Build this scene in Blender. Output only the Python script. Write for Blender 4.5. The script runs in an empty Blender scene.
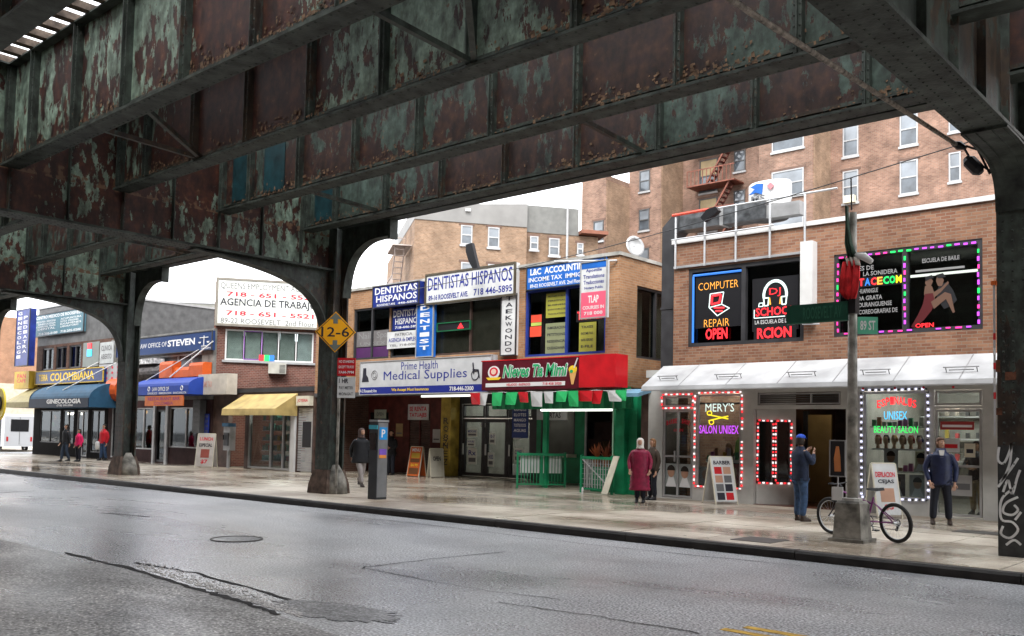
import bpy, bmesh, math, random
from mathutils import Vector, Matrix, noise
random.seed(7)
S = bpy.context.scene
COL = S.collection
R = math.radians

# ---------------------------------------------------------------- camera, sky, sun, exposure
F_PX, CX, CY = 928.44, 512.0, 387.33
YAW, PITCH, ROLL, EYE = -0.725766, 0.052589, 0.021098, 1.6
fw = Vector((math.sin(YAW)*math.cos(PITCH), math.cos(YAW)*math.cos(PITCH), math.sin(PITCH)))
r0 = Vector((math.cos(YAW), -math.sin(YAW), 0)); u0 = r0.cross(fw)
cam_r = r0*math.cos(ROLL) + u0*math.sin(ROLL)
cam_u = -r0*math.sin(ROLL) + u0*math.cos(ROLL)
cd = bpy.data.cameras.new('camera'); cam = bpy.data.objects.new('camera', cd); COL.objects.link(cam)
cam.matrix_world = Matrix(((cam_r.x, cam_u.x, -fw.x, 0), (cam_r.y, cam_u.y, -fw.y, 0), (cam_r.z, cam_u.z, -fw.z, EYE), (0, 0, 0, 1)))
cd.sensor_width = 36; cd.lens = F_PX*36/1024; cd.shift_x = 0; cd.shift_y = (CY-318)/1024
cd.clip_start = 0.1; cd.clip_end = 3000
S.camera = cam
W = bpy.data.worlds.new('World'); S.world = W; W.use_nodes = True
nt = W.node_tree; nt.nodes.clear()
out = nt.nodes.new('ShaderNodeOutputWorld'); bg = nt.nodes.new('ShaderNodeBackground')
sky = nt.nodes.new('ShaderNodeTexSky'); sky.sky_type = 'NISHITA'; sky.sun_disc = False
SUN_EL, SUN_AZ = R(50), R(150)          # overcast: a weak wide sun, from behind the viewer's right shoulder
sky.sun_elevation = SUN_EL; sky.sun_rotation = SUN_AZ; sky.dust_density = 1.0; sky.air_density = 1.0; sky.ozone_density = 1.0
hs = nt.nodes.new('ShaderNodeHueSaturation'); hs.inputs['Saturation'].default_value = 0.12
nt.links.new(sky.outputs[0], hs.inputs['Color']); ov = nt.nodes.new('ShaderNodeMix'); ov.data_type = 'RGBA'; ov.inputs[0].default_value = 0.55; ov.inputs[7].default_value = (9.0, 9.2, 9.6, 1)     # an even overcast veil over the sky
nt.links.new(hs.outputs[0], ov.inputs[6]); nt.links.new(ov.outputs[2], bg.inputs['Color'])
bg.inputs['Strength'].default_value = 0.15
nt.links.new(bg.outputs[0], out.inputs['Surface'])
sd = bpy.data.lights.new('sun', 'SUN'); sd.energy = 1.2; sd.angle = R(25); sd.color = (1, 0.97, 0.93)
so = bpy.data.objects.new('sun', sd); COL.objects.link(so)
sv = Vector((math.sin(SUN_AZ)*math.cos(SUN_EL), math.cos(SUN_AZ)*math.cos(SUN_EL), math.sin(SUN_EL)))
so.rotation_euler = (-sv).to_track_quat('-Z', 'Y').to_euler()
S.view_settings.view_transform = 'Standard'; S.view_settings.look = 'None'; S.view_settings.gamma = 1
S.view_settings.exposure = 1.85
S.render.engine = 'CYCLES'
S.cycles.max_bounces = 8; S.cycles.transparent_max_bounces = 12

# ---------------------------------------------------------------- materials
MATS = {}
def mat(name, col, rough=0.7, metal=0.0, emit=None, es=1.0, var=0.12, vs=3.0, bump=0.0, bs=30.0, spec=None, col2=None):
    """principled material with a little colour variation and optional fine bump"""
    if name in MATS: return MATS[name]
    m = bpy.data.materials.new(name); m.use_nodes = True; n = m.node_tree; b = n.nodes['Principled BSDF']
    b.inputs['Roughness'].default_value = rough; b.inputs['Metallic'].default_value = metal
    if spec is not None: b.inputs['Specular IOR Level'].default_value = spec
    if spec is None and emit is None: b.inputs['Specular IOR Level'].default_value = .3
    c4 = (*col, 1)
    if emit is not None:
        b.inputs['Base Color'].default_value = c4
        b.inputs['Emission Color'].default_value = (*emit, 1); b.inputs['Emission Strength'].default_value = es
    elif var > 0:
        g = n.nodes.new('ShaderNodeNewGeometry'); t = n.nodes.new('ShaderNodeTexNoise'); t.inputs['Scale'].default_value = vs
        t.inputs['Detail'].default_value = 5; n.links.new(g.outputs['Position'], t.inputs['Vector'])
        rp = n.nodes.new('ShaderNodeValToRGB'); rp.color_ramp.elements[0].position = 0.3; rp.color_ramp.elements[1].position = 0.72
        a = tuple(max(0, c*(1-var*1.6)) for c in col); d = col2 if col2 else tuple(min(1, c*(1+var)) for c in col)
        rp.color_ramp.elements[0].color = (*a, 1); rp.color_ramp.elements[1].color = (*d, 1)
        n.links.new(t.outputs['Fac'], rp.inputs['Fac']); n.links.new(rp.outputs['Color'], b.inputs['Base Color'])
    else: b.inputs['Base Color'].default_value = c4
    if bump > 0:
        g = n.nodes.new('ShaderNodeNewGeometry'); t = n.nodes.new('ShaderNodeTexNoise'); t.inputs['Scale'].default_value = bs; t.inputs['Detail'].default_value = 4
        n.links.new(g.outputs['Position'], t.inputs['Vector'])
        bp = n.nodes.new('ShaderNodeBump'); bp.inputs['Strength'].default_value = bump; bp.inputs['Distance'].default_value = 0.01
        n.links.new(t.outputs['Fac'], bp.inputs['Height']); n.links.new(bp.outputs['Normal'], b.inputs['Normal'])
    MATS[name] = m; return m
def glow(name, col, s=3.0):
    s *= .33; return mat(name, tuple(c*0.5 for c in col), 0.4, emit=col, es=s)

def brick(name, c1, c2, mortar, dirt=0.35, bw=0.215, rh=0.075):
    m = bpy.data.materials.new(name); m.use_nodes = True; n = m.node_tree; b = n.nodes['Principled BSDF']; L = n.links.new
    b.inputs['Roughness'].default_value = 0.85; b.inputs['Specular IOR Level'].default_value = .2
    g = n.nodes.new('ShaderNodeNewGeometry'); sx = n.nodes.new('ShaderNodeSeparateXYZ'); L(g.outputs['Position'], sx.inputs[0])
    ad = n.nodes.new('ShaderNodeMath'); L(sx.outputs['X'], ad.inputs[0]); L(sx.outputs['Y'], ad.inputs[1])
    cb = n.nodes.new('ShaderNodeCombineXYZ'); L(ad.outputs[0], cb.inputs['X']); L(sx.outputs['Z'], cb.inputs['Y'])
    t = n.nodes.new('ShaderNodeTexBrick'); t.inputs['Scale'].default_value = 1; t.inputs['Brick Width'].default_value = bw; t.inputs['Row Height'].default_value = rh
    t.inputs['Mortar Size'].default_value = 0.008; t.inputs['Bias'].default_value = 0.1
    t.inputs['Color1'].default_value = (*c1, 1); t.inputs['Color2'].default_value = (*c2, 1); t.inputs['Mortar'].default_value = (*mortar, 1)
    L(cb.outputs[0], t.inputs['Vector'])
    ns = n.nodes.new('ShaderNodeTexNoise'); ns.inputs['Scale'].default_value = 0.9; ns.inputs['Detail'].default_value = 8; ns.inputs['Roughness'].default_value = .65
    L(g.outputs['Position'], ns.inputs['Vector'])
    rp = n.nodes.new('ShaderNodeValToRGB'); rp.color_ramp.elements[0].position = 0.3; rp.color_ramp.elements[1].position = 0.7
    rp.color_ramp.elements[0].color = (1-dirt, 1-dirt, 1-dirt, 1); rp.color_ramp.elements[1].color = (1.12, 1.12, 1.12, 1)
    L(ns.outputs['Fac'], rp.inputs['Fac'])
    mx = n.nodes.new('ShaderNodeMix'); mx.data_type = 'RGBA'; mx.blend_type = 'MULTIPLY'; mx.inputs[0].default_value = 1
    L(t.outputs['Color'], mx.inputs[6]); L(rp.outputs['Color'], mx.inputs[7]); L(mx.outputs[2], b.inputs['Base Color'])
    bp = n.nodes.new('ShaderNodeBump'); bp.inputs['Strength'].default_value = 0.5; bp.inputs['Distance'].default_value = 0.01; bp.invert = True
    L(t.outputs['Fac'], bp.inputs['Height']); L(bp.outputs['Normal'], b.inputs['Normal'])
    MATS[name] = m; return m

def peel(name, base_dark=(0.075, 0.022, 0.018), paint=(0.10, 0.19, 0.155), amount=0.5, rust=0.5):
    """riveted steel: faded green paint peeling in vertical tongues off a maroon primer, rust in the wet spots"""
    m = bpy.data.materials.new(name); m.use_nodes = True; n = m.node_tree; b = n.nodes['Principled BSDF']; L = n.links.new
    b.inputs['Roughness'].default_value = 0.55; b.inputs['Specular IOR Level'].default_value = 0.4
    g = n.nodes.new('ShaderNodeNewGeometry')
    mp = n.nodes.new('ShaderNodeMapping'); mp.inputs['Scale'].default_value = (3.6, 3.6, 1.5); L(g.outputs['Position'], mp.inputs[0])
    a = n.nodes.new('ShaderNodeTexNoise'); a.inputs['Scale'].default_value = 1.25; a.inputs['Detail'].default_value = 9; a.inputs['Roughness'].default_value = 0.68
    L(mp.outputs[0], a.inputs['Vector'])
    lo = n.nodes.new('ShaderNodeTexNoise'); lo.inputs['Scale'].default_value = 0.35; lo.inputs['Detail'].default_value = 2; L(g.outputs['Position'], lo.inputs['Vector'])
    ad = n.nodes.new('ShaderNodeMath'); ad.operation = 'MULTIPLY_ADD'; ad.inputs[1].default_value = 0.9; L(lo.outputs['Fac'], ad.inputs[0]); L(a.outputs['Fac'], ad.inputs[2])
    rp = n.nodes.new('ShaderNodeValToRGB'); rp.color_ramp.elements[0].position = 1.0-amount*0.12-0.012; rp.color_ramp.elements[1].position = 1.0-amount*0.12+0.0
    rp.color_ramp.elements[0].color = (0, 0, 0, 1); rp.color_ramp.elements[1].color = (1, 1, 1, 1); L(ad.outputs[0], rp.inputs['Fac'])
    f = n.nodes.new('ShaderNodeTexNoise'); f.inputs['Scale'].default_value = 7; f.inputs['Detail'].default_value = 6; L(g.outputs['Position'], f.inputs['Vector'])
    pr = n.nodes.new('ShaderNodeValToRGB'); pr.color_ramp.elements[0].position = .35; pr.color_ramp.elements[1].position = .7
    pr.color_ramp.elements[0].color = (*[c*0.6 for c in paint], 1); pr.color_ramp.elements[1].color = (*[c*1.25 for c in paint], 1); L(f.outputs['Fac'], pr.inputs['Fac'])
    dr = n.nodes.new('ShaderNodeValToRGB'); dr.color_ramp.elements[0].position = .4; dr.color_ramp.elements[1].position = .75
    dr.color_ramp.elements[0].color = (*base_dark, 1); dr.color_ramp.elements[1].color = (base_dark[0]*1.9+.03*rust, base_dark[1]*1.8+.015*rust, base_dark[2]*1.3, 1); L(f.outputs['Fac'], dr.inputs['Fac'])
    mx = n.nodes.new('ShaderNodeMix'); mx.data_type = 'RGBA'; L(rp.outputs['Color'], mx.inputs[0]); L(dr.outputs['Color'], mx.inputs[6]); L(pr.outputs['Color'], mx.inputs[7])
    gn = n.nodes.new('ShaderNodeTexNoise'); gn.inputs['Scale'].default_value = 1.1; gn.inputs['Detail'].default_value = 8; gn.inputs['Roughness'].default_value = .7; L(mp.outputs[0], gn.inputs['Vector'])
    gr_ = n.nodes.new('ShaderNodeValToRGB'); gr_.color_ramp.elements[0].position = .36; gr_.color_ramp.elements[1].position = .62; gr_.color_ramp.elements[0].color = (.22, .2, .18, 1); gr_.color_ramp.elements[1].color = (1, 1, 1, 1); L(gn.outputs['Fac'], gr_.inputs['Fac'])
    mg = n.nodes.new('ShaderNodeMix'); mg.data_type = 'RGBA'; mg.blend_type = 'MULTIPLY'; mg.inputs[0].default_value = 1; L(mx.outputs[2], mg.inputs[6]); L(gr_.outputs['Color'], mg.inputs[7]); mx = mg
    # ochre rust collecting along the lower edge
    sx = n.nodes.new('ShaderNodeSeparateXYZ'); L(g.outputs['Position'], sx.inputs[0])
    mr = n.nodes.new('ShaderNodeMapRange'); mr.inputs['From Min'].default_value = 6.8; mr.inputs['From Max'].default_value = 7.15; mr.inputs['To Min'].default_value = 0.46*rust; mr.inputs['To Max'].default_value = 0
    L(sx.outputs['Z'], mr.inputs['Value'])
    gt = n.nodes.new('ShaderNodeMath'); gt.operation = 'GREATER_THAN'; gt.inputs[1].default_value = 6.79; L(sx.outputs['Z'], gt.inputs[0])
    gm_ = n.nodes.new('ShaderNodeMath'); gm_.operation = 'MULTIPLY'; L(gt.outputs[0], gm_.inputs[0]); L(mr.outputs[0], gm_.inputs[1])
    a2 = n.nodes.new('ShaderNodeMath'); L(f.outputs['Fac'], a2.inputs[0]); L(gm_.outputs[0], a2.inputs[1])
    rr = n.nodes.new('ShaderNodeValToRGB'); rr.color_ramp.elements[0].position = .68; rr.color_ramp.elements[1].position = .76; L(a2.outputs[0], rr.inputs['Fac'])
    m2 = n.nodes.new('ShaderNodeMix'); m2.data_type = 'RGBA'; L(rr.outputs['Color'], m2.inputs[0]); L(mx.outputs[2], m2.inputs[6]); m2.inputs[7].default_value = (0.10, 0.055, 0.032, 1)
    L(m2.outputs[2], b.inputs['Base Color'])
    bp = n.nodes.new('ShaderNodeBump'); bp.inputs['Strength'].default_value = 0.5; bp.inputs['Distance'].default_value = 0.01
    L(rp.outputs['Color'], bp.inputs['Height']); L(bp.outputs['Normal'], b.inputs['Normal'])
    MATS[name] = m; return m

def ground_mat(name, c_lo, c_hi, r_lo, r_hi, scale, grain=0.3, gs=160, spots=None, bump=0.25, flecks=0, tone=0):
    """wet paving: base colour noise, a separate wetness noise driving roughness, fine aggregate grain"""
    m = bpy.data.materials.new(name); m.use_nodes = True; n = m.node_tree; b = n.nodes['Principled BSDF']; L = n.links.new
    g = n.nodes.new('ShaderNodeNewGeometry')
    a = n.nodes.new('ShaderNodeTexNoise'); a.inputs['Scale'].default_value = scale; a.inputs['Detail'].default_value = 9; a.inputs['Roughness'].default_value = .62; L(g.outputs['Position'], a.inputs['Vector'])
    rp = n.nodes.new('ShaderNodeValToRGB'); rp.color_ramp.elements[0].position = .34 if tone == 0 else .40; rp.color_ramp.elements[1].position = .68 if tone == 0 else .58
    rp.color_ramp.elements[0].color = (*c_lo, 1); rp.color_ramp.elements[1].color = (*c_hi, 1); L(a.outputs['Fac'], rp.inputs['Fac'])
    gr = n.nodes.new('ShaderNodeTexNoise'); gr.inputs['Scale'].default_value = gs; gr.inputs['Detail'].default_value = 2; L(g.outputs['Position'], gr.inputs['Vector'])
    gp = n.nodes.new('ShaderNodeValToRGB'); gp.color_ramp.elements[0].position = .35; gp.color_ramp.elements[1].position = .7
    gp.color_ramp.elements[0].color = (1-grain,)*3+(1,); gp.color_ramp.elements[1].color = (1+grain*1.6,)*3+(1,); L(gr.outputs['Fac'], gp.inputs['Fac'])
    mx = n.nodes.new('ShaderNodeMix'); mx.data_type = 'RGBA'; mx.blend_type = 'MULTIPLY'; mx.inputs[0].default_value = 1
    L(rp.outputs['Color'], mx.inputs[6]); L(gp.outputs['Color'], mx.inputs[7]); L(mx.outputs[2], b.inputs['Base Color'])
    if tone > 0:        # every slab has its own tone
        oi = n.nodes.new('ShaderNodeObjectInfo'); tr = n.nodes.new('ShaderNodeMapRange'); tr.inputs['To Min'].default_value = 1-tone; tr.inputs['To Max'].default_value = 1+tone; L(oi.outputs['Random'], tr.inputs['Value'])
        vm = n.nodes.new('ShaderNodeVectorMath'); vm.operation = 'SCALE'; L(mx.outputs[2], vm.inputs[0]); L(tr.outputs[0], vm.inputs['Scale']); L(vm.outputs[0], b.inputs['Base Color'])
    if flecks > 0:
        fl = n.nodes.new('ShaderNodeTexVoronoi'); fl.inputs['Scale'].default_value = 26; L(g.outputs['Position'], fl.inputs['Vector'])
        fr = n.nodes.new('ShaderNodeValToRGB'); fr.color_ramp.elements[0].position = .16; fr.color_ramp.elements[1].position = .3
        fr.color_ramp.elements[0].color = (1+flecks, 1+flecks, 1+flecks, 1); fr.color_ramp.elements[1].color = (1, 1, 1, 1); L(fl.outputs['Distance'], fr.inputs['Fac'])
        m3 = n.nodes.new('ShaderNodeMix'); m3.data_type = 'RGBA'; m3.blend_type = 'MULTIPLY'; m3.inputs[0].default_value = 1; L(mx.outputs[2], m3.inputs[6]); L(fr.outputs['Color'], m3.inputs[7]); L(m3.outputs[2], b.inputs['Base Color'])
    w = n.nodes.new('ShaderNodeTexNoise'); w.inputs['Scale'].default_value = scale*0.45; w.inputs['Detail'].default_value = 6; w.inputs['Distortion'].default_value = 0.6
    mpw = n.nodes.new('ShaderNodeMapping'); mpw.inputs['Scale'].default_value = (0.5, 1.4, 1); L(g.outputs['Position'], mpw.inputs[0]); L(mpw.outputs[0], w.inputs['Vector'])
    wr = n.nodes.new('ShaderNodeMapRange'); wr.inputs['From Min'].default_value = .38; wr.inputs['From Max'].default_value = .62; wr.inputs['To Min'].default_value = r_lo; wr.inputs['To Max'].default_value = r_hi
    L(w.outputs['Fac'], wr.inputs['Value']); L(wr.outputs[0], b.inputs['Roughness'])
    bp = n.nodes.new('ShaderNodeBump'); bp.inputs['Strength'].default_value = bump; bp.inputs['Distance'].default_value = 0.004; L(gr.outputs['Fac'], bp.inputs['Height']); L(bp.outputs['Normal'], b.inputs['Normal'])
    MATS[name] = m; return m

def glass(name, tint=(0.8, 0.85, 0.85), clear=0.8, rough=0.03):
    m = bpy.data.materials.new(name); m.use_nodes = True; n = m.node_tree; L = n.links.new; n.nodes.remove(n.nodes['Principled BSDF'])
    o = n.nodes['Material Output']; t = n.nodes.new('ShaderNodeBsdfTransparent'); t.inputs[0].default_value = (*[c*clear for c in tint], 1)
    g = n.nodes.new('ShaderNodeBsdfGlossy'); g.inputs['Roughness'].default_value = rough; g.inputs['Color'].default_value = (.55, .58, .6, 1)
    lw = n.nodes.new('ShaderNodeLayerWeight'); lw.inputs[0].default_value = .5
    pw = n.nodes.new('ShaderNodeMath'); pw.operation = 'POWER'; L(lw.outputs['Facing'], pw.inputs[0]); pw.inputs[1].default_value = 4
    f = n.nodes.new('ShaderNodeMath'); f.operation = 'MULTIPLY_ADD'; L(pw.outputs[0], f.inputs[0]); f.inputs[1].default_value = .6; f.inputs[2].default_value = .04
    mx = n.nodes.new('ShaderNodeMixShader'); L(f.outputs[0], mx.inputs[0]); L(t.outputs[0], mx.inputs[1]); L(g.outputs[0], mx.inputs[2]); L(mx.outputs[0], o.inputs['Surface'])
    MATS[name] = m; return m

# ---------------------------------------------------------------- objects
INV = {}
def tag(o, label=None, cat=None, group=None, kind=None):
    if label: o['label'] = label
    if cat: o['category'] = cat
    if group: o['group'] = group
    if kind: o['kind'] = kind
    return o
def thing(name, label, cat, loc=(0, 0, 0), rz=0.0, group=None, kind=None):
    o = bpy.data.objects.new(name, None); COL.objects.link(o); o.location = loc; o.rotation_euler = (0, 0, rz)
    o.empty_display_size = 0.2
    INV[o.name] = (Matrix.Translation(Vector(loc)) @ Matrix.Rotation(rz, 4, 'Z')).inverted()
    return tag(o, label, cat, group, kind)
def root_inv(p):
    while p.parent is not None: p = p.parent
    return INV.get(p.name, Matrix.Identity(4))
class Frame:
    """a wall plane: u runs along the wall, d comes out of it towards the street, z is up"""
    def __init__(s, x, y, ang=0.0):
        s.o = Vector((x, y, 0)); s.ang = ang; s.u = Vector((math.cos(ang), math.sin(ang), 0)); s.n = Vector((math.sin(ang), -math.cos(ang), 0))
        s.M = Matrix(((s.u.x, s.n.x, 0, x), (s.u.y, s.n.y, 0, y), (0, 0, 1, 0), (0, 0, 0, 1)))
    def W(s, u, d, z): return s.o + s.u*u + s.n*d + Vector((0, 0, z))
    def at(s, px, py, d=0.0):
        ray = fw + cam_r*((px-CX)/F_PX) + cam_u*((CY-py)/F_PX); ray = Vector(ray); e = Vector((0, 0, EYE))
        t = ((s.o + s.n*d) - e).dot(s.n)/ray.dot(s.n); v = e + ray*t - s.o
        return v.dot(s.u), v.z
    def rect(s, x0, y0, x1, y1, d=0.0):
        a = s.at(x0, y0, d); b = s.at(x1, y1, d); return a[0], b[0], b[1], a[1]     # u0,u1,z0,z1
WORLD = Matrix.Identity(4)
SPLIT = {'eye', 'party_wall', 'side_wall', 'rear_wall', 'passage_wall', 'passage_door', 'room', 'stay', 'coping', 'post', 'side_facing', 'shutter', 'pilaster', 'arm', 'rail', 'rib', 'angle', 'flange', 'curtain', 'print_block'}
class MB:
    def __init__(s, M=None): s.v = []; s.f = []; s.M = M.copy() if M is not None else WORLD.copy()
    def _add(s, vs, fs):
        k = len(s.v); s.v += [tuple(s.M @ Vector(p)) for p in vs]; s.f += [tuple(i+k for i in f) for f in fs]; return s
    def box(s, a, b, c, d, e, f):
        return s._add([(x, y, z) for x in (a, b) for y in (c, d) for z in (e, f)], [(0, 1, 3, 2), (4, 6, 7, 5), (0, 4, 5, 1), (2, 3, 7, 6), (0, 2, 6, 4), (1, 5, 7, 3)])
    def prism(s, poly, axis, a, b):
        """polygon in the two other axes extruded along axis ('x','y','z') from a to b"""
        n = len(poly)
        def mk(p, t): return {'x': (t, p[0], p[1]), 'y': (p[0], t, p[1]), 'z': (p[0], p[1], t)}[axis]
        return s._add([mk(p, a) for p in poly]+[mk(p, b) for p in poly], [tuple(range(n)), tuple(range(2*n-1, n-1, -1))]+[(i, (i+1) % n, n+(i+1) % n, n+i) for i in range(n)])
    def quad(s, *p): return s._add(p, [tuple(range(len(p)))])
    def loft(s, rings, closed=True, cap=True):
        n = len(rings[0]); vs = [p for r in rings for p in r]; fs = []
        for i in range(len(rings)-1):
            for j in range(n if closed else n-1): fs.append((i*n+j, i*n+(j+1) % n, (i+1)*n+(j+1) % n, (i+1)*n+j))
        if cap and closed: fs += [tuple(range(n-1, -1, -1)), tuple((len(rings)-1)*n+j for j in range(n))]
        return s._add(vs, fs)
    def tube(s, pts, r, n=6, cap=True):
        pts = [Vector(p) for p in pts]; rr = r if isinstance(r, (list, tuple)) else [r]*len(pts); rings = []; up = None
        for i, p in enumerate(pts):
            t = (pts[min(i+1, len(pts)-1)]-pts[max(i-1, 0)]).normalized()
            if up is None: up = Vector((0, 0, 1)) if abs(t.z) < .9 else Vector((1, 0, 0))
            a = t.cross(up).normalized(); b = a.cross(t).normalized(); up = b
            rings.append([p+(a*math.cos(2*math.pi*j/n)+b*math.sin(2*math.pi*j/n))*rr[i] for j in range(n)])
        return s.loft(rings, True, cap)
    def bar(s, p, q, w, h=None):
        """square bar between two points"""
        p = Vector(p); q = Vector(q); h = h or w; t = (q-p).normalized(); up = Vector((0, 0, 1)) if abs(t.z) < .95 else Vector((0, 1, 0))
        a = t.cross(up).normalized()*w/2; b = a.cross(t).normalized()*h/2
        return s.loft([[p-a-b, p+a-b, p+a+b, p-a+b], [q-a-b, q+a-b, q+a+b, q-a+b]])
    def ellipses(s, rs, n=14):
        """rings of (z, rx, ry, cx, cy)"""
        return s.loft([[(cx+rx*math.cos(2*math.pi*j/n), cy+ry*math.sin(2*math.pi*j/n), z) for j in range(n)] for z, rx, ry, cx, cy in rs])
    def ball(s, c, rx, ry=None, rz=None, n=10, m=6):
        ry = ry or rx; rz = rz or rx; rs = []
        for i in range(m+1):
            t = math.pi*(i+.02)/(m+.04); rs.append((c[2]-rz*math.cos(t), rx*math.sin(t), ry*math.sin(t), c[0], c[1]))
        return s.ellipses(rs, n)
    def ring(s, c, R_, r, axis='y', n=24, m=6):
        vs = []; fs = []
        for i in range(n):
            a = 2*math.pi*i/n
            for j in range(m):
                b = 2*math.pi*j/m; q = R_+r*math.cos(b); h = r*math.sin(b); x, z = q*math.cos(a), q*math.sin(a)
                vs.append({'y': (c[0]+x, c[1]+h, c[2]+z), 'z': (c[0]+x, c[1]+z, c[2]+h), 'x': (c[0]+h, c[1]+x, c[2]+z)}[axis])
                fs.append((i*m+j, i*m+(j+1) % m, ((i+1) % n)*m+(j+1) % m, ((i+1) % n)*m+j))
        return s._add(vs, fs)
    def mesh(s, name, inv, m, smooth):
        me = bpy.data.meshes.new(name); me.from_pydata([inv @ Vector(p) for p in s.v], [], s.f)
        bm = bmesh.new(); bm.from_mesh(me); bmesh.ops.recalc_face_normals(bm, faces=bm.faces); bm.to_mesh(me); bm.free()
        if m: me.materials.append(m)
        if smooth:
            for p in me.polygons: p.use_smooth = True
        return me
    def build(s, name, m, parent=None, smooth=False, label=None, kind=None):
        inv = root_inv(parent) if parent is not None else Matrix.Identity(4)
        if name in SPLIT and kind is None:      # separate pieces become parts of their own
            par = list(range(len(s.v)))
            def fd(i):
                while par[i] != i: par[i] = par[par[i]]; i = par[i]
                return i
            for f in s.f:
                for i in f[1:]: par[fd(i)] = fd(f[0])
            isl = {}
            for f in s.f: isl.setdefault(fd(f[0]), []).append(f)
            if len(isl) > 1:
                o = None
                for fs in isl.values():
                    idx = sorted({i for f in fs for i in f}); mp = {i: k for k, i in enumerate(idx)}; q = MB(); q.v = [s.v[i] for i in idx]; q.f = [tuple(mp[i] for i in f) for f in fs]
                    o = bpy.data.objects.new(name, q.mesh(name, inv, m, smooth)); COL.objects.link(o)
                    if parent is not None: o.parent = parent
                return o
        o = bpy.data.objects.new(name, s.mesh(name, inv, m, smooth)); COL.objects.link(o)
        if parent is not None: o.parent = parent
        if label: o['label'] = label
        if kind: o['kind'] = kind
        return o
def solo(name, mb, m, label, cat, group=None, smooth=False, kind=None, base=None):
    """a thing that is one mesh, its origin at its base"""
    c = Vector(base) if base else Vector((sum(p[0] for p in mb.v)/len(mb.v), sum(p[1] for p in mb.v)/len(mb.v), min(p[2] for p in mb.v)))
    o = bpy.data.objects.new(name, mb.mesh(name, Matrix.Translation(-c), m, smooth)); o.location = c; COL.objects.link(o)
    return tag(o, label, cat, group, kind)
def struct(name, mb, m, parent=None, smooth=False):
    o = mb.build(name, m, parent, smooth)
    if parent is None: o['kind'] = 'structure'
    return o
def fbox(F, u0, u1, d0, d1, z0, z1): return MB(F.M).box(u0, u1, d0, d1, z0, z1)
def copies(name, me, places, parent, rz=0):
    inv = root_inv(parent) if parent is not None else Matrix.Identity(4)
    for p in places:
        o = bpy.data.objects.new(name, me); COL.objects.link(o); o.parent = parent; o.location = inv @ Vector(p); o.rotation_euler = (0, 0, rz)

TXT = {}
def text_mesh(s, bold):
    k = (s, bold)
    if k in TXT: return TXT[k]
    c = bpy.data.curves.new('t', 'FONT'); c.body = s; c.resolution_u = 2; c.offset = bold
    o = bpy.data.objects.new('t', c); COL.objects.link(o); dg = bpy.context.evaluated_depsgraph_get(); me = o.evaluated_get(dg).to_mesh()
    vs = [(v.co.x, v.co.y) for v in me.vertices]; fs = [tuple(p.vertices) for p in me.polygons]
    x0 = min(v[0] for v in vs); x1 = max(v[0] for v in vs); y0 = min(v[1] for v in vs); y1 = max(v[1] for v in vs)
    vs = [((v[0]-x0)/(x1-x0), (v[1]-y0)/(y1-y0)) for v in vs]
    o.evaluated_get(dg).to_mesh_clear(); bpy.data.objects.remove(o); bpy.data.curves.remove(c)
    TXT[k] = (vs, fs); return TXT[k]
def letters(F, s, u0, u1, z0, z1, m, parent, d=0.006, bold=0.02, name='lettering', slant=0.0):
    vs, fs = text_mesh(s, bold); mb = MB(F.M)
    mb._add([(u0+(u1-u0)*x+slant*(z1-z0)*y, d, z0+(z1-z0)*y) for x, y in vs], fs)
    inv = root_inv(parent); me = bpy.data.meshes.new(name); me.from_pydata([inv @ Vector(p) for p in mb.v], [], mb.f); me.materials.append(m)
    o = bpy.data.objects.new(name, me); COL.objects.link(o); o.parent = parent; return o
def wall_open(F, u0, u1, z0, z1, ops, t, d=0.0):
    """wall slab t thick behind face d, with rectangular openings, as non-overlapping blocks"""
    us = sorted({u0, u1, *[min(max(o[0], u0), u1) for o in ops], *[min(max(o[1], u0), u1) for o in ops]}); mb = MB(F.M)
    for a, b in zip(us[:-1], us[1:]):
        if b-a < 1e-4: continue
        c = (a+b)/2; cuts = sorted((o[2], o[3]) for o in ops if o[0] < c < o[1]); z = z0
        for p, q in cuts:
            if p > z: mb.box(a, b, d-t, d, z, p)
            z = max(z, q)
        if z1 > z: mb.box(a, b, d-t, d, z, z1)
    return mb
def frame_mb(F, u0, u1, z0, z1, w, d0, d1, us=(), zs=(), mw=None):
    mb = MB(F.M); mw = mw or w
    mb.box(u0, u0+w, d0, d1, z0, z1).box(u1-w, u1, d0, d1, z0, z1).box(u0+w, u1-w, d0, d1, z0, z0+w).box(u0+w, u1-w, d0, d1, z1-w, z1)
    cuts = [u0+w]+sorted(us)+[u1-w]
    for u in us: mb.box(u-mw/2, u+mw/2, d0, d1, z0+w, z1-w)
    for z in zs:
        for i in range(len(cuts)-1): mb.box(cuts[i]+(mw/2 if i else 0), cuts[i+1]-(mw/2 if i < len(cuts)-2 else 0), d0, d1, z-mw/2, z+mw/2)
    return mb
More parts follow.
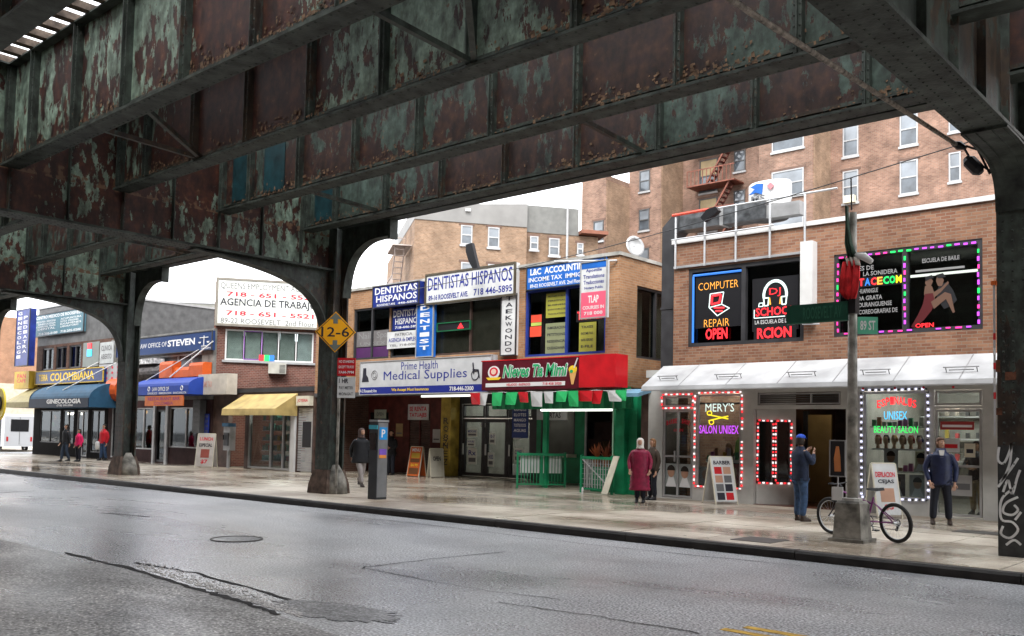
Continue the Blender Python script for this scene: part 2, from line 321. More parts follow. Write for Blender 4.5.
def sign(name, label, F, px, board, frame=None, lines=(), d=0.0, th=0.12, fwid=0.05, cat='sign', group=None, rect=None, bold=0.02):
    """box sign on wall frame F from its picture rectangle; lines = (text, fu0, fu1, fz0, fz1, material)"""
    u0, u1, z0, z1 = rect if rect else F.rect(*px, d=d+th)
    t = thing(name, label, cat, F.W((u0+u1)/2, d, z0), F.ang, group)
    fbox(F, u0, u1, d, d+th, z0, z1).build('board', board, t)
    if frame: frame_mb(F, u0-fwid*.2, u1+fwid*.2, z0-fwid*.2, z1+fwid*.2, fwid, d+th-.03, d+th+0.025).build('frame', frame, t)
    for ln in lines:
        s, a, b, c, e, m = ln[:6]
        letters(F, s, u0+(u1-u0)*a, u0+(u1-u0)*b, z0+(z1-z0)*c, z0+(z1-z0)*e, m, t, d+th+0.004, bold=ln[6] if len(ln) > 6 else bold, slant=ln[7] if len(ln) > 7 else 0)
    return t, (u0, u1, z0, z1)
white = mat('white_paint', (.58, .58, .57), .5, var=.06)
offw = mat('off_white_metal', (.44, .44, .42), .5, var=.1)
cream = mat('cream_board', (.62, .58, .46), .6, var=.12)
black = mat('black_paint', (.012, .012, .014), .4, var=0)
dark = mat('dark_metal', (.035, .035, .038), .45, var=.2)
dgrey = mat('dark_grey_metal', (.08, .08, .08), .5, var=.2)
grey = mat('grey_metal', (.28, .28, .28), .45, .3, var=.15)
lgrey = mat('light_grey_metal', (.36, .36, .36), .4, .2, var=.12)
galv = mat('galvanised_steel', (.5, .51, .52), .35, .6, var=.1)
conc = mat('concrete', (.33, .32, .29), .75, var=.3, vs=2.5, bump=.4)
conc_d = mat('stained_concrete', (.2, .19, .165), .7, var=.5, vs=4, bump=.5)
navy = mat('navy_board', (.012, .03, .13), .4, var=.08)
blue = mat('blue_board', (.015, .05, .3), .4, var=.08)
blue2 = mat('bright_blue_board', (.015, .12, .46), .4, var=.2, vs=2.5)
dblue = mat('dark_blue_board', (.012, .028, .2), .4, var=.25, vs=2.5)
teal_blue = mat('steel_blue_canvas', (.018, .075, .14), .6, var=.15)
maroon = mat('maroon_board', (.085, .006, .014), .4, var=.15)
redb = mat('red_board', (.5, .01, .016), .4, var=.14, vs=2.5)
red_t = mat('red_print', (.55, .02, .04), .5, var=0)
green_t = mat('green_print', (.02, .33, .12), .5, var=0)
white_t = mat('white_print', (.66, .66, .66), .5, var=0)
blue_t = mat('blue_print', (.01, .02, .2), .5, var=0)
black_t = mat('black_print', (.02, .02, .03), .5, var=0)
grey_t = mat('grey_print', (.12, .12, .125), .5, var=0)
yellow_t = mat('yellow_print', (.75, .5, .03), .5, var=0)
yellow_b = mat('yellow_board', (.5, .33, .03), .5, var=.1)
orange_b = mat('orange_canvas', (.55, .11, .02), .6, var=.12)
white_b = mat('white_board', (.56, .57, .57), .45, var=.13, vs=2.2)
green_p = mat('green_paint', (.01, .20, .085), .45, var=.2)
dgreen = mat('dark_green_sign', (.008, .055, .035), .4, var=.15)
redbrown = mat('red_brown_paint', (.10, .022, .018), .5, var=.3)
brown_p = mat('brown_panel', (.075, .045, .035), .55, var=.3)
tan_p = mat('tan_blind', (.17, .135, .10), .6, var=.2)
soffit = mat('soffit', (.06, .06, .06), .8, var=.2)
interior = mat('room_wall', (.40, .38, .34), .8, var=.15)
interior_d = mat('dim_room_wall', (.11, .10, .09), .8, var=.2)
glass_c = glass('shop_glass', clear=.82)
glass_d = glass('upper_glass', clear=.5)
glass_dark = mat('dark_glass', (.015, .018, .02), .06, var=0, spec=.7)
glass_sky = mat('sky_painted_glass', (.16, .18, .20), .08, var=.35, vs=.7, spec=.9)  # pale mottled base colour stands in for reflected sky
b_orange = brick('orange_brick', (.42, .20, .095), (.33, .145, .07), (.32, .26, .19), .25)
b_salon = brick('salon_brick', (.31, .165, .10), (.20, .09, .055), (.25, .19, .145), .4)
b_pink = brick('pink_brick', (.31, .18, .13), (.20, .115, .082), (.26, .215, .175), .5)
b_tan = brick('tan_brick', (.33, .21, .135), (.24, .145, .09), (.28, .23, .175), .45)
b_red = brick('dark_red_brick', (.19, .075, .055), (.12, .045, .035), (.22, .17, .14), .3)
b_brown = brick('brown_brick', (.12, .06, .045), (.08, .04, .03), (.12, .09, .07), .4)
steel = peel('peeling_girder_steel', amount=.08, base_dark=(.036, .011, .009), paint=(.19, .265, .21))
steel_m = peel('mostly_maroon_steel', base_dark=(.026, .011, .010), paint=(.055, .085, .07), amount=.0)
steel_g = mat('green_grey_steel', (.036, .044, .038), .6, var=.5, vs=4, bump=.5, bs=25)
steel_c = peel('column_steel', base_dark=(.035, .024, .018), paint=(.045, .06, .05), amount=1.1, rust=0)
steel_teal = mat('blue_painted_steel', (.006, .03, .037), .5, var=.35, vs=3)
wood_tie = mat('track_tie', (.12, .09, .07), .8, var=.4, vs=6, bump=.5)
asphalt = ground_mat('wet_asphalt', (.15, .155, .163), (.27, .275, .283), .2, .5, .4, grain=.85, gs=38, bump=1.0, flecks=.9)
asphalt_o = ground_mat('old_asphalt', (.075, .074, .072), (.165, .162, .158), .25, .55, .9, grain=.9, gs=34, bump=1.0, flecks=1.8)
asphalt_d = ground_mat('patched_asphalt', (.065, .066, .068), (.13, .13, .132), .3, .6, 1.5, grain=.9, gs=36, bump=1.0, flecks=1.2)
slab_m = ground_mat('wet_sidewalk', (.215, .17, .125), (.46, .41, .335), .07, .5, .38, grain=.28, gs=60, bump=.15, tone=.1)
curb_m = mat('curb_steel', (.022, .020, .018), .5, var=.4, vs=3, bump=.4)
skin = mat('skin', (.42, .24, .16), .5, var=.08)
hair_b = mat('dark_hair', (.02, .014, .01), .6, var=0)
# ---------------------------------------------------------------- ground, road, kerb, sidewalk
gm = MB().box(-400, 400, -300, 500, -.6, -.2); ground = struct('ground', gm, mat('ground_fill', (.13, .13, .13), .7))
road = struct('road', MB().box(-180, 120, -14, 13.08, -.2, -.13), asphalt)
CURB_Y = 13.2
sidewalk = thing('sidewalk', None, None, (0, CURB_Y, 0), kind='structure')
struct('sidewalk_bed', MB().box(-57.5, 40, CURB_Y+.12, 40, -.2, -.012), conc_d, sidewalk)
slab_meshes = []
for k in range(3):
    w = 1.49; b = MB(); b.prism([(0.012, .012), (w-.012, .012), (w-.012, w-.012), (.012, w-.012)], 'z', -.06, 0); slab_meshes.append(b.mesh('slab', Matrix.Identity(4), slab_m, False))
n = 0
for i in range(50):
    for j in range(6):
        x = -57.3+i*1.5; y = CURB_Y+.13+j*1.5
        if x > 16 or n >= 300: continue
        o = bpy.data.objects.new('slab', slab_meshes[n % 3]); COL.objects.link(o); o.parent = sidewalk; o.location = (x, y-CURB_Y, random.uniform(-.004, .002)); n += 1
# the kerb: steel-faced stones 3 m long
kerb = thing('kerb', None, None, (0, CURB_Y, -.13), kind='structure')
kmb = MB().prism([(-.09, -.16), (.1, -.16), (.1, .004), (-.06, .004), (-.09, -.03)], 'x', .006, 2.994).mesh('kerb_stone', Matrix.Identity(4), curb_m, False)
for i in range(30):
    o = bpy.data.objects.new('kerb_stone', kmb); COL.objects.link(o); o.parent = kerb; o.location = (-60+i*3, 0, .13+random.uniform(-.004, .004))
# ragged patches and cracks, each a thin skin of darker asphalt
def blob(cx, cy, rx, ry, rot, n=26, jag=.18, seed=0):
    rnd = random.Random(seed); p = []
    for i in range(n):
        a = 2*math.pi*i/n; q = 1+rnd.uniform(-jag, jag); x = rx*q*math.cos(a); y = ry*q*math.sin(a)
        p.append((cx+x*math.cos(rot)-y*math.sin(rot), cy+x*math.sin(rot)+y*math.cos(rot)))
    return p
struct('road_patch', MB().prism(blob(-7.3, 5.7, .75, .33, .15, n=70, jag=.16, seed=3), 'z', -.128, -.124), asphalt_d, road)
crack_m = mat('crack_tar', (.022, .022, .022), .7, var=.3, spec=.1)
def crack(pts, w, seed):
    rnd = random.Random(seed); top = []; bot = []; P = []
    for (a, b) in zip(pts[:-1], pts[1:]):
        m_ = 9
        for i in range(m_): P.append((a[0]+(b[0]-a[0])*i/m_+rnd.uniform(-.035, .035), a[1]+(b[1]-a[1])*i/m_+rnd.uniform(-.03, .03)))
    P.append(pts[-1])
    for i, p in enumerate(P):
        t = Vector(P[min(i+1, len(P)-1)])-Vector(P[max(0, i-1)]); t.normalize(); nn = Vector((-t.y, t.x)); ww = w*rnd.uniform(.4, 1.1)
        top.append((p[0]+nn.x*ww, p[1]+nn.y*ww)); bot.append((p[0]-nn.x*ww, p[1]-nn.y*ww))
    mb = MB()
    for i in range(len(P)-1): mb.quad((*bot[i], -.124), (*bot[i+1], -.124), (*top[i+1], -.124), (*top[i], -.124))
    struct('road_crack', mb, crack_m, road)
FG = None
def gpt(px, py, z=-.13):
    ray = fw + cam_r*((px-CX)/F_PX) + cam_u*((CY-py)/F_PX); t = (z-EYE)/ray.z; v = ray*t; return (v.x, v.y)
op_ = [gpt(-260, 470), gpt(-20, 535), gpt(65, 554), gpt(100, 563), gpt(135, 571), gpt(165, 579), gpt(200, 591), gpt(250, 606), gpt(280, 616), gpt(380, 650)]
struct('old_asphalt', MB().prism(op_+[(-4, -8), (-60, -8)], 'z', -.1295, -.127), asphalt_o, road)
crack([gpt(65, 553), gpt(135, 570), gpt(200, 590), gpt(250, 605), gpt(280, 615)], .05, 1)
crack([gpt(135, 563), gpt(200, 574), gpt(290, 600)], .03, 11)
crack([gpt(360, 568), gpt(425, 560), gpt(505, 552)], .014, 2)
crack([gpt(500, 603), gpt(600, 617), gpt(700, 634)], .012, 3)
crack([gpt(300, 511), gpt(420, 524), gpt(600, 546), gpt(800, 566)], .014, 4)
crack([gpt(360, 568), gpt(480, 590), gpt(560, 600)], .01, 5)
crack([gpt(100, 513), gpt(150, 517)], .03, 6)
crack([gpt(0, 493), gpt(35, 491)], .05, 7)
rim = MB().ring((-13.1, 8.25, -.124), .40, .012, 'z', 28, 5)
mc = thing('manhole_cover', 'round iron manhole cover sunk in the wet road, patched rim', 'manhole cover', (-13.1, 8.25, -.13))
rim.build('rim', mat('rim_iron', (.06, .055, .05), .5, .3), mc); lid = MB().prism([(-13.1+.37*math.cos(a*math.pi/12), 8.25+.37*math.sin(a*math.pi/12)) for a in range(24)], 'z', -.13, -.122); lid.build('lid', asphalt_d, mc)
ylw = mat('worn_yellow_line', (.55, .33, .03), .6, var=.3, vs=9)
for k in range(2):
    y = 7.72+k*.24; struct('yellow_line', MB().box(-4.25+.1*k, 60, y, y+.11, -.128, -.125), ylw, road)
wl = mat('worn_white_line', (.35, .35, .35), .6, var=.5, vs=6)
for a, b in [((940, 270), (1000, 290))]: pass
# loose stones at the patch's broken edge, paled to paint in wet glints
gr = MB(); rnd = random.Random(5)
for i in range(700):
    t = rnd.random()**.8; px = 135+t*165; py = 569+(px-135)*.31-2-abs(rnd.gauss(0, 4)); x, y = gpt(px, py); s = rnd.uniform(.005, .014)
    gr.box(x, x+s*2, y, y+s*1.6, -.128, -.126+s*.5)
tag(gr.build('gravel', mat('gravel_stone_glint', (.5, .49, .48), .6, var=.3), road), kind='stuff')
lit = MB(); rnd = random.Random(8)
for i in range(60):
    x = rnd.uniform(-50, -4); y = rnd.choice([12.9, 13.0, 13.5, 14.4])+rnd.uniform(-.15, .15); s = rnd.uniform(.015, .05); lit.box(x, x+s, y, y+s*.7, -.128 if y < 13.2 else .001, (-.128 if y < 13.2 else .001)+.006)
struct('litter', lit, mat('litter_paper', (.5, .48, .44), .7), None)['kind'] = 'stuff'
pl = mat('plum_stain', (.1, .08, .07), .5)
# utility covers in the sidewalk
for (px, py, w, h) in [(985, 533, .5, .3), (760, 540, .35, .35)]:
    x, y = gpt(px, py, 0); o = solo('access_cover', MB().box(x-w, x+w, y-h, y+h, -.0, .008), mat('cast_iron', (.07, .065, .06), .5, .3), 'dark iron access cover set in sidewalk '+('by the graffiti column' if px > 900 else 'in front of the salon'), 'cover')
# ---------------------------------------------------------------- the elevated railway
VX = [-60.0, -44.4, -31.5, -20.0, -3.45, 13.0]; GY = [-0.6, 2.0, 4.5, 7.05, 9.35, 11.85, 14.3]; ZB = 6.8; ZT = 8.85; CZ = 5.86; CYC = 15.3; HW = .29
via = thing('elevated_railway', 'elevated railway viaduct of riveted girders with peeling green and maroon paint over the street', 'viaduct', (-20.0, 15.3, 0))
riv = MB()
def rivet(x, y, z, ax):
    r = .018; h = .014
    if ax == 'y-': riv._add([(x-r, y, z-r), (x+r, y, z-r), (x+r, y, z+r), (x-r, y, z+r), (x, y-h, z)], [(0, 1, 4), (1, 2, 4), (2, 3, 4), (3, 0, 4)])
    if ax == 'z-': riv._add([(x-r, y-r, z), (x+r, y-r, z), (x+r, y+r, z), (x-r, y+r, z), (x, y, z-h)], [(0, 1, 4), (1, 2, 4), (2, 3, 4), (3, 0, 4)])
    if ax == 'x+': riv._add([(x, y-r, z-r), (x, y+r, z-r), (x, y+r, z+r), (x, y-r, z+r), (x+h, y, z)], [(0, 1, 4), (1, 2, 4), (2, 3, 4), (3, 0, 4)])
st_me = MB().box(-.06, .06, -.12, 0, ZB+.06, ZT-.02).box(-.012, .012, -.17, -.12, ZB+.06, ZT-.02).mesh('stiffener', Matrix.Identity(4), steel_c, False)
webs = [steel, steel, steel, steel, steel_m, steel_m, steel]
for s in range(5):
    x0, x1 = VX[s]+.06, VX[s+1]-.06
    for gi, y in enumerate(GY):
        vis = s in (2, 3) or (s == 1 and gi > 3)
        L_ = x1-x0
        g = MB().box(x0, x1, y-.012, y+.012, ZB+.045, ZT-.03).build('girder', [steel, steel, steel, steel, steel, steel_m, steel_m][gi] if s != 4 else steel, via)
        MB().box(x0, x1, y-.19, y+.19, ZB, ZB+.045).box(x0, x1, y-.10, y-.012, ZB+.045, ZB+.065).box(x0, x1, y+.012, y+.10, ZB+.045, ZB+.065).build('flange', steel_g, g)
        MB().box(x0, x1, y-.19, y+.19, ZT-.03, ZT).build('flange', steel_g, g)
        MB().box(x0, x1, y-.075, y-.012, ZB+.12, ZB+.14).box(x0, x1, y-.03, y-.0125, ZB+.066, ZB+.2).build('angle', steel_c, g)
        ns = int((L_-.9)/1.9)
        for k in range(ns+2):
            x = x0+.1 if k == 0 else x0+1.28+1.9*(k-1) if k <= ns else x1-.1
            if vis or s == 3:
                o = bpy.data.objects.new('stiffener', st_me); COL.objects.link(o); o.parent = g; o.location = (x+20.0, y-.0125-15.3, 0)
                if gi >= 3:
                    for zz in range(13): rivet(x+.04, y-.134, ZB+.15+zz*.15, 'y-'); rivet(x-.04, y-.134, ZB+.15+zz*.15, 'y-')
        if gi >= 3 and s in (2, 3):
            k = x0+.1
            while k < x1: rivet(k, y-.14, ZB, 'z-'); rivet(k, y+.14, ZB, 'z-'); k += .16
    # blue-painted end panels
# blue painted plates near the Queens Employment column
for gi, (a, b) in ((5, (-19.5, -18.7)), (5, (-18.2, -17.4)), (6, (-19.6, -18.6))):
    MB().box(a, b, GY[gi]-.03, GY[gi]-.013, ZB+.07, ZT-.04).build('painted_plate', steel_teal, via, label='blue painted web plate')
for s in range(5):
    x0, x1 = VX[s]+.31, VX[s+1]-.31
    g = MB().box(x0, x1, 15.27, 15.3, 7.05, ZT+.3).build('girder', steel_c, via)
    MB().box(x0, x1, 15.12, 15.45, 7.0, 7.05).build('flange', steel_g, g)
    MB().box(x0, x1, 14.52, 15.11, 7.2, 7.24).build('walkway_plate', steel_g, g)
for ci, X in enumerate(VX):
    # cross girder
    cg = MB().box(X-.02, X+.02, -3.0, CYC+.25, CZ+.05, ZT-.03).build('cross_girder', steel if ci != 4 else steel_c, via)
    MB().box(X-HW, X+HW, -3.0, CYC-.27, CZ, CZ+.05).build('flange', steel_g, cg)
    MB().box(X-HW, X+HW, -3.0, CYC+.25, ZT-.03, ZT).build('flange', steel_g, cg)
    y = -2.4
    while y < CYC-.3:
        if ci in (2, 3, 4): MB().box(X+.02, X+.13, y-.012, y+.012, CZ+.05, ZT-.03).box(X-.13, X-.02, y-.012, y+.012, CZ+.05, ZT-.03).build('stiffener', steel_c, cg)
        if ci in (2, 3):
            for zz in range(18): rivet(X+.021, y+.06, CZ+.15+zz*.15, 'x+')
        y += 1.18
    if ci in (2, 3, 4):
        k = 6.0
        while k < CYC-.4:
            for q in (-.24, -.1, .1, .24): rivet(X+q, k, CZ, 'z-')
            k += .14
    # columns (street edge on both sides)
    for yc, sg in ((CYC, -1), (0.45-1.2, 1)):
        col = MB().box(X-HW, X+HW, yc-.25, yc-.20, 0, ZT-.04).build('column', steel_c, via, label='riveted steel column with white graffiti and torn posters' if ci == 4 and sg < 0 else None)
        MB().box(X-HW, X+HW, yc+.20, yc+.25, 0, ZT-.04).build('flange', steel_c, col)
        MB().box(X-.025, X+.025, yc-.20, yc+.20, 0, ZT-.04).build('web', steel_c, col)
        MB().box(X+.025, X+.12, yc-.20, yc-.18, 0, ZT-.04).box(X+.025, X+.12, yc+.18, yc+.20, 0, ZT-.04).box(X-.12, X-.025, yc-.20, yc-.18, 0, ZT-.04).build('angle', steel_c, col)
        if sg < 0 and ci in (1, 2, 3, 4):
            for zz in range(36):
                for q in (-.2, -.07, .07, .2): rivet(X+q, yc-.25, .9+zz*.15, 'y-')
            # knee bracket in the plane of the cross girder, curving up towards the street
            cur = [(yc-.25, 3.9), (yc-.32, 4.35), (yc-.47, 4.75), (yc-.72, 5.08), (yc-1.1, 5.34), (yc-1.65, 5.54), (yc-2.35, 5.68), (yc-3.3, 5.79), (yc-4.2, 5.84)]
            def smooth_(P):
                Q = [P[0]]
                for i in range(len(P)-1):
                    p0 = P[max(i-1, 0)]; p1 = P[i]; p2 = P[i+1]; p3 = P[min(i+2, len(P)-1)]
                    for t in (.25, .5, .75, 1):
                        Q.append(tuple(.5*((2*p1[k])+(-p0[k]+p2[k])*t+(2*p0[k]-5*p1[k]+4*p2[k]-p3[k])*t*t+(-p0[k]+3*p1[k]-3*p2[k]+p3[k])*t**3) for k in (0, 1)))
                return Q
            def strip(P, th, axis, a, b, side):
                O = []
                for i, p in enumerate(P):
                    q0 = P[max(i-1, 0)]; q1 = P[min(i+1, len(P)-1)]; dx, dz = q1[0]-q0[0], q1[1]-q0[1]; l = math.hypot(dx, dz); O.append((p[0]+side*dz/l*th, p[1]-side*dx/l*th))
                return MB().prism(P+O[::-1], axis, a, b)
            if ci == 4: cur = [(yc-.25, 5.1), (yc-.30, 5.42), (yc-.48, 5.66), (yc-.8, 5.79), (yc-1.3, 5.84), (yc-2.0, 5.85)]
            cur = smooth_(cur)
            kb = MB().prism([cur[0]]+cur[1:]+[(cur[-1][0], CZ), (yc-.25, CZ)], 'x', X-.015, X+.015).build('knee_bracket', steel_c, via)
            fl = strip(cur, .035, 'x', X-(.29 if ci == 4 else .17), X+(.29 if ci == 4 else .17), -1)
            fl.build('flange', steel_g, kb)
            if ci == 4:
                for i in range(0, len(cur)-1):
                    for f_ in (0, .33, .66):
                        for q in (-.24, -.1, .1, .24): rivet(X+q, cur[i][0]*(1-f_)+cur[i+1][0]*f_, cur[i][1]*(1-f_)+cur[i+1][1]*f_-.036, 'z-')
                for q in (-.17, .17): MB().prism(cur+[(p[0]+.0, p[1]+.12) for p in cur[::-1]], 'x', X+q-.012, X+q+.012).build('side_angle', steel_c, kb)
            # short bracket along the street under the outer girder
            for sx in (1,):
                xs = X+sx*HW
                arc = smooth_([(xs+.2, 5.15), (xs+.3, 5.75), (xs+.52, 6.18), (xs+.88, 6.45), (xs+1.3, 6.58), (xs+2.0, 6.6)]); c2 = [(xs, 5.15)]+arc+[(xs+2.0, 7.0), (xs, 7.0)]
                if ci == 4: continue
                lb = MB().prism(c2, 'y', yc-.016, yc+.016).build('knee_bracket', steel_c, via)
                fl = strip(arc, .03, 'y', yc-.13, yc+.13, 1)
                fl.box(xs+1.97, xs+2.05, yc-.13, yc+.13, 6.5, 6.995)
                fl.build('flange', steel_g, lb)
            # cast foot and concrete collar
            ft = MB().loft([[(X-HW-e, yc-.27-e, z), (X+HW+e, yc-.27-e, z), (X+HW+e, yc+.27+e, z), (X-HW-e, yc+.27+e, z)] for z, e in ((0, .12), (.25, .10), (.5, .04), (.62, .012))]).build('foot', mat('rusty_foot', (.09, .06, .045), .7, var=.4, vs=6, bump=.5), col) if ci != 4 else None
            if ci in (2, 3):
                b = MB().ellipses([(0, .24, .30, X+.36, yc+.0), (.28, .22, .28, X+.34, yc+.0), (.5, .14, .24, X+.31, yc+.0), (.75, .05, .1, X+.28, yc+.0)], 12)
                b.build('collar', conc_d, col, True)
# crumbling rust and dirt lying on the lower flanges against the webs
rf = random.Random(3); fk = MB()
for gi in (2, 3, 4, 5, 6):
    y = GY[gi]
    for i in range(1300):
        x = rf.uniform(-19.7, -3.9)
        if noise.noise(Vector((x*.55, gi*3.1, 0))) < -.12 and rf.random() < .85: continue
        z = ZB+.08+abs(rf.gauss(0, .13)); s_ = rf.uniform(.015, .085); dx, dz = s_*rf.uniform(.5, 1.3), s_*rf.uniform(.4, 1)
        yy = y-.014-rf.uniform(0, .02) if z > ZB+.12 else y-rf.uniform(.02, .17)
        fk._add([(x, yy, z), (x+dx, yy-.01, z+rf.uniform(-.02, .02)), (x+dx*.8, yy-.004, z+dz), (x-dx*.1, yy, z+dz*.8)], [(0, 1, 2, 3)])
fk.build('rust_flakes', mat('ochre_rust', (.13, .08, .048), .8, var=.5, vs=9), via, kind='stuff')
riv.build('rivets', steel_g, via, kind='stuff')
# bottom lateral bracing: V pairs of angles
def brace(a, b):
    MB().bar(a, b, .08, .08).build('brace', steel_c, via)
for xn in (-9.1, -16.5, -25.0, -36.0):
    for g0 in (1, 3):
        brace((xn, GY[g0+1]-.05, ZB+.1), (xn+.2, GY[g0]+.05, ZB+.1)); brace((xn, GY[g0+1]-.05, ZB+.1), (xn+1.95, GY[g0]+.05, ZB+.1))
for xn in (-9.3, -16.8, -25.5, -36.5): brace((xn, GY[5]+.05, ZB+.1), (xn-.2, GY[6]-.05, ZB+.1))
for x in (-27.0, -13.0):
    for g0 in (0,): brace((x, GY[g0]+.02, ZB+.15), (x, GY[g0+1]-.02, ZT-.15)); brace((x, GY[g0]+.02, ZT-.15), (x, GY[g0+1]-.02, ZB+.15))
# ties, rails and walkways
tie_me = MB().box(-.09, .09, -1.2, 1.2, 0, .13).mesh('tie', Matrix.Identity(4), wood_tie, False)
rest = MB()
for ti, yc in enumerate((0.7, 5.8, 10.6, 14.0)):
    i = 0; x = -60.0
    while x < 14:
        if ti == 1 and -45 < x < -2: 
            o = bpy.data.objects.new('tie', tie_me); COL.objects.link(o); o.parent = via; o.location = (x+20, yc-15.3, ZT)
        else: rest.box(x-.09, x+.09, yc-1.2, yc+1.2, ZT, ZT+.13)
        x += .60
    for r in (-.72, .72):
        if ti < 3: MB().box(-60, 14, yc+r-.035, yc+r+.035, ZT+.13, ZT+.27).build('rail', mat('rail_steel', (.25, .2, .16), .35, .7), via)
rest.build('ties', wood_tie, via, kind='stuff')
MB().box(-60, 14, 7.5, 9.1, ZT+.2, ZT+.26).build('walkway', wood_tie, via)
MB().box(-60, 14, 12.3, 12.6, ZT+.2, ZT+.26).build('walkway', wood_tie, via)
MB().box(-60, 14, 2.3, 4.2, ZT+.2, ZT+.26).build('walkway', wood_tie, via)
MB().box(-60, 14, 15.6, 15.7, ZT-.1, ZT+1.2).build('parapet', steel_g, via)
# ================================================================ right building: computer repair / DJ school / salons
F0 = Frame(0, 21.83)
rb = thing('shop_building', 'two-storey orange brick building with white coping above two hair salons', 'building', (-13.5, 21.83, 0))
XL, XR, WT = -13.51, 4.0, 6.95
ops = [(-13.05, -9.78, 4.10, 6.22), (-9.02, -5.70, 4.15, 6.15), (-4.2, -1.0, 4.15, 6.15), (0.2, 3.2, 4.15, 6.15)]
wall_open(F0, XL, XR, 3.55, WT, ops, .3).build('wall', b_salon, rb)
MB().box(XL, XL+.3, 22.13, 36, 0, WT).box(XR-.3, XR, 22.13, 36, 0, WT).box(XL+.3, XR-.3, 35.7, 36, 0, WT).build('side_wall', b_salon, rb)
MB().box(XL-.05, XR+.05, 21.77, 22.2, WT, WT+.11).build('coping', white, rb)
MB().box(XL+.3, XR-.3, 22.2, 35.7, WT-.3, WT-.1).build('roof', dgrey, rb)
MB().box(XL+.3, XR-.3, 22.13, 35.7, 3.3, 3.5).build('floor_slab', soffit, rb)
# upper windows: dark rooms behind large panes
for i, (a, b, c, d) in enumerate(ops):
    f = frame_mb(F0, a, b, c, d, .10, -.22, -.02, us=[(a+b)/2 if i else a+1.62], mw=.12).build('window', dark, rb)
    MB().box(a+.1, b-.1, 21.98, 21.985, c+.1, d-.1).build('pane', glass_d, f)
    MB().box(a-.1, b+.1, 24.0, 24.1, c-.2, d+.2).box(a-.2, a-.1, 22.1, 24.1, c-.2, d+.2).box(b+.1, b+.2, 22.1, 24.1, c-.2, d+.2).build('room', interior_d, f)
sh = MB()
for a, b in [(-13.3, -9.5)]: MB().box(a+.25, b-.3, 22.3, 22.33, 5.78, 6.2).build('blind', mat('brown_blind', (.09, .08, .06), .7), rb)
# fluorescent tube in the dance studio
MB().box(-8.0, -5.9, 22.9, 22.98, 5.62, 5.67).build('tube_light', glow('fluorescent', (1, .96, .86), 6), rb)
MB().box(-7.0, -6.1, 23.9, 23.95, 4.4, 5.3).build('doorway_panel', mat('dim_door', (.16, .15, .13), .7), rb)  # plain pale panel at the back of the studio
# sill and concrete course, corbel above computer window
MB().box(-13.49, -9.8, 21.76, 21.828, 6.27, 6.33).build('pipe_rail', galv, rb)
# roof rail: galvanised posts and top rail standing off the wall
rail = thing('roof_rail', 'galvanised pipe railing with tall posts along the brick parapet, red tape at its left end', 'railing', (-13.5, 21.7, 6.2))
for px in (676, 705, 736, 770, 805):
    u, z = F0.at(px, 220, .1); MB().tube([(u, 21.73, 6.25), (u, 21.73, 7.78)], .028, 6).build('post', galv, rail)
MB().tube([(-13.5, 21.73, 7.74), (-8.9, 21.73, 7.76)], .025, 6).build('top_rail', galv, rail)
MB().tube([(-13.5, 21.70, 7.735), (-12.4, 21.70, 7.745)], .04, 6).build('tape', mat('red_tape', (.6, .08, .05), .6), rail)
MB().tube([(-13.5, 21.66, 7.05), (-10.5, 21.66, 7.06)], .02, 6).build('middle_rail', galv, rail)
# black duct rising in the gap and turning over the roof
du = thing('vent_duct', 'black sheet-metal duct climbing beside the brick wall and turning onto the roof', 'duct', (-13.8, 22.1, 3.6))
MB().box(-13.98, -13.56, 21.95, 22.45, 3.4, 7.25).build('riser', dark, du)
MB().prism([(-13.98, 7.25), (-13.56, 7.25), (-13.45, 7.36), (-13.45, 7.8), (-13.66, 7.8), (-13.98, 7.5)], 'y', 21.95, 22.45).build('elbow', dark, du)
MB().box(-13.45, -12.2, 21.97, 22.43, 7.36, 7.8).box(-12.1, -10.9, 21.97, 22.43, 7.36, 7.8).build('run', mat('duct_grey', (.10, .105, .11), .4, .5, var=.4, vs=5), du)
MB().box(-12.2, -12.1, 21.95, 22.45, 7.34, 7.82).build('joint', grey, du); MB().box(-10.9, -10.0, 22.05, 22.35, 7.36, 7.7).build('joint', grey, du)
MB().box(-14.0, -13.54, 21.93, 22.47, 5.2, 5.26).build('joint', dark, du)
# blue-and-white container on the roof rail with a black bowl beneath
vt = thing('roof_fan', 'white rooftop fan housing with blue marks over a dark flared bowl', 'fan', (-10.3, 23.0, 7.0))
F1 = Frame(0, 23.0)
cx, cz = F1.at(770, 205)
MB().ellipses([(cz-.45, .18, .18, cx, 23.0), (cz-.42, .5, .35, cx, 23.0), (cz-.3, .62, .4, cx, 23.0)], 18).build('bowl', black, vt)
MB().ellipses([(cz-.3, .62, .4, cx, 23.0), (cz-.26, .64, .41, cx, 23.0), (cz-.22, .42, .3, cx, 23)], 18).build('lip', white, vt)
MB().ellipses([(cz-.22, .42, .3, cx, 23), (cz-.05, .44, .3, cx, 23)], 18).build('neck', white, vt)
MB().ellipses([(cz-.05, .55, .34, cx, 23), (cz+.1, .6, .36, cx, 23), (cz+.55, .6, .36, cx, 23), (cz+.6, .56, .33, cx, 23)], 18).build('drum', white, vt)
FF = Frame(0, 22.63); 
bl = MB(); bl.prism([(cx-.42, cz+.25), (cx-.2, cz+.28), (cx-.05, cz+.22), (cx-.02, cz+.5), (cx-.2, cz+.52), (cx-.38, cz+.45), (cx-.25, cz+.38)], 'y', 22.6, 22.64).build('blue_mark', blue2, vt)
MB().prism([(cx+.1, cz+.42), (cx+.2, cz+.5), (cx+.3, cz+.4), (cx+.2, cz+.3)], 'y', 22.6, 22.64).build('red_mark', mat('pale_red', (.5, .2, .22)), vt)
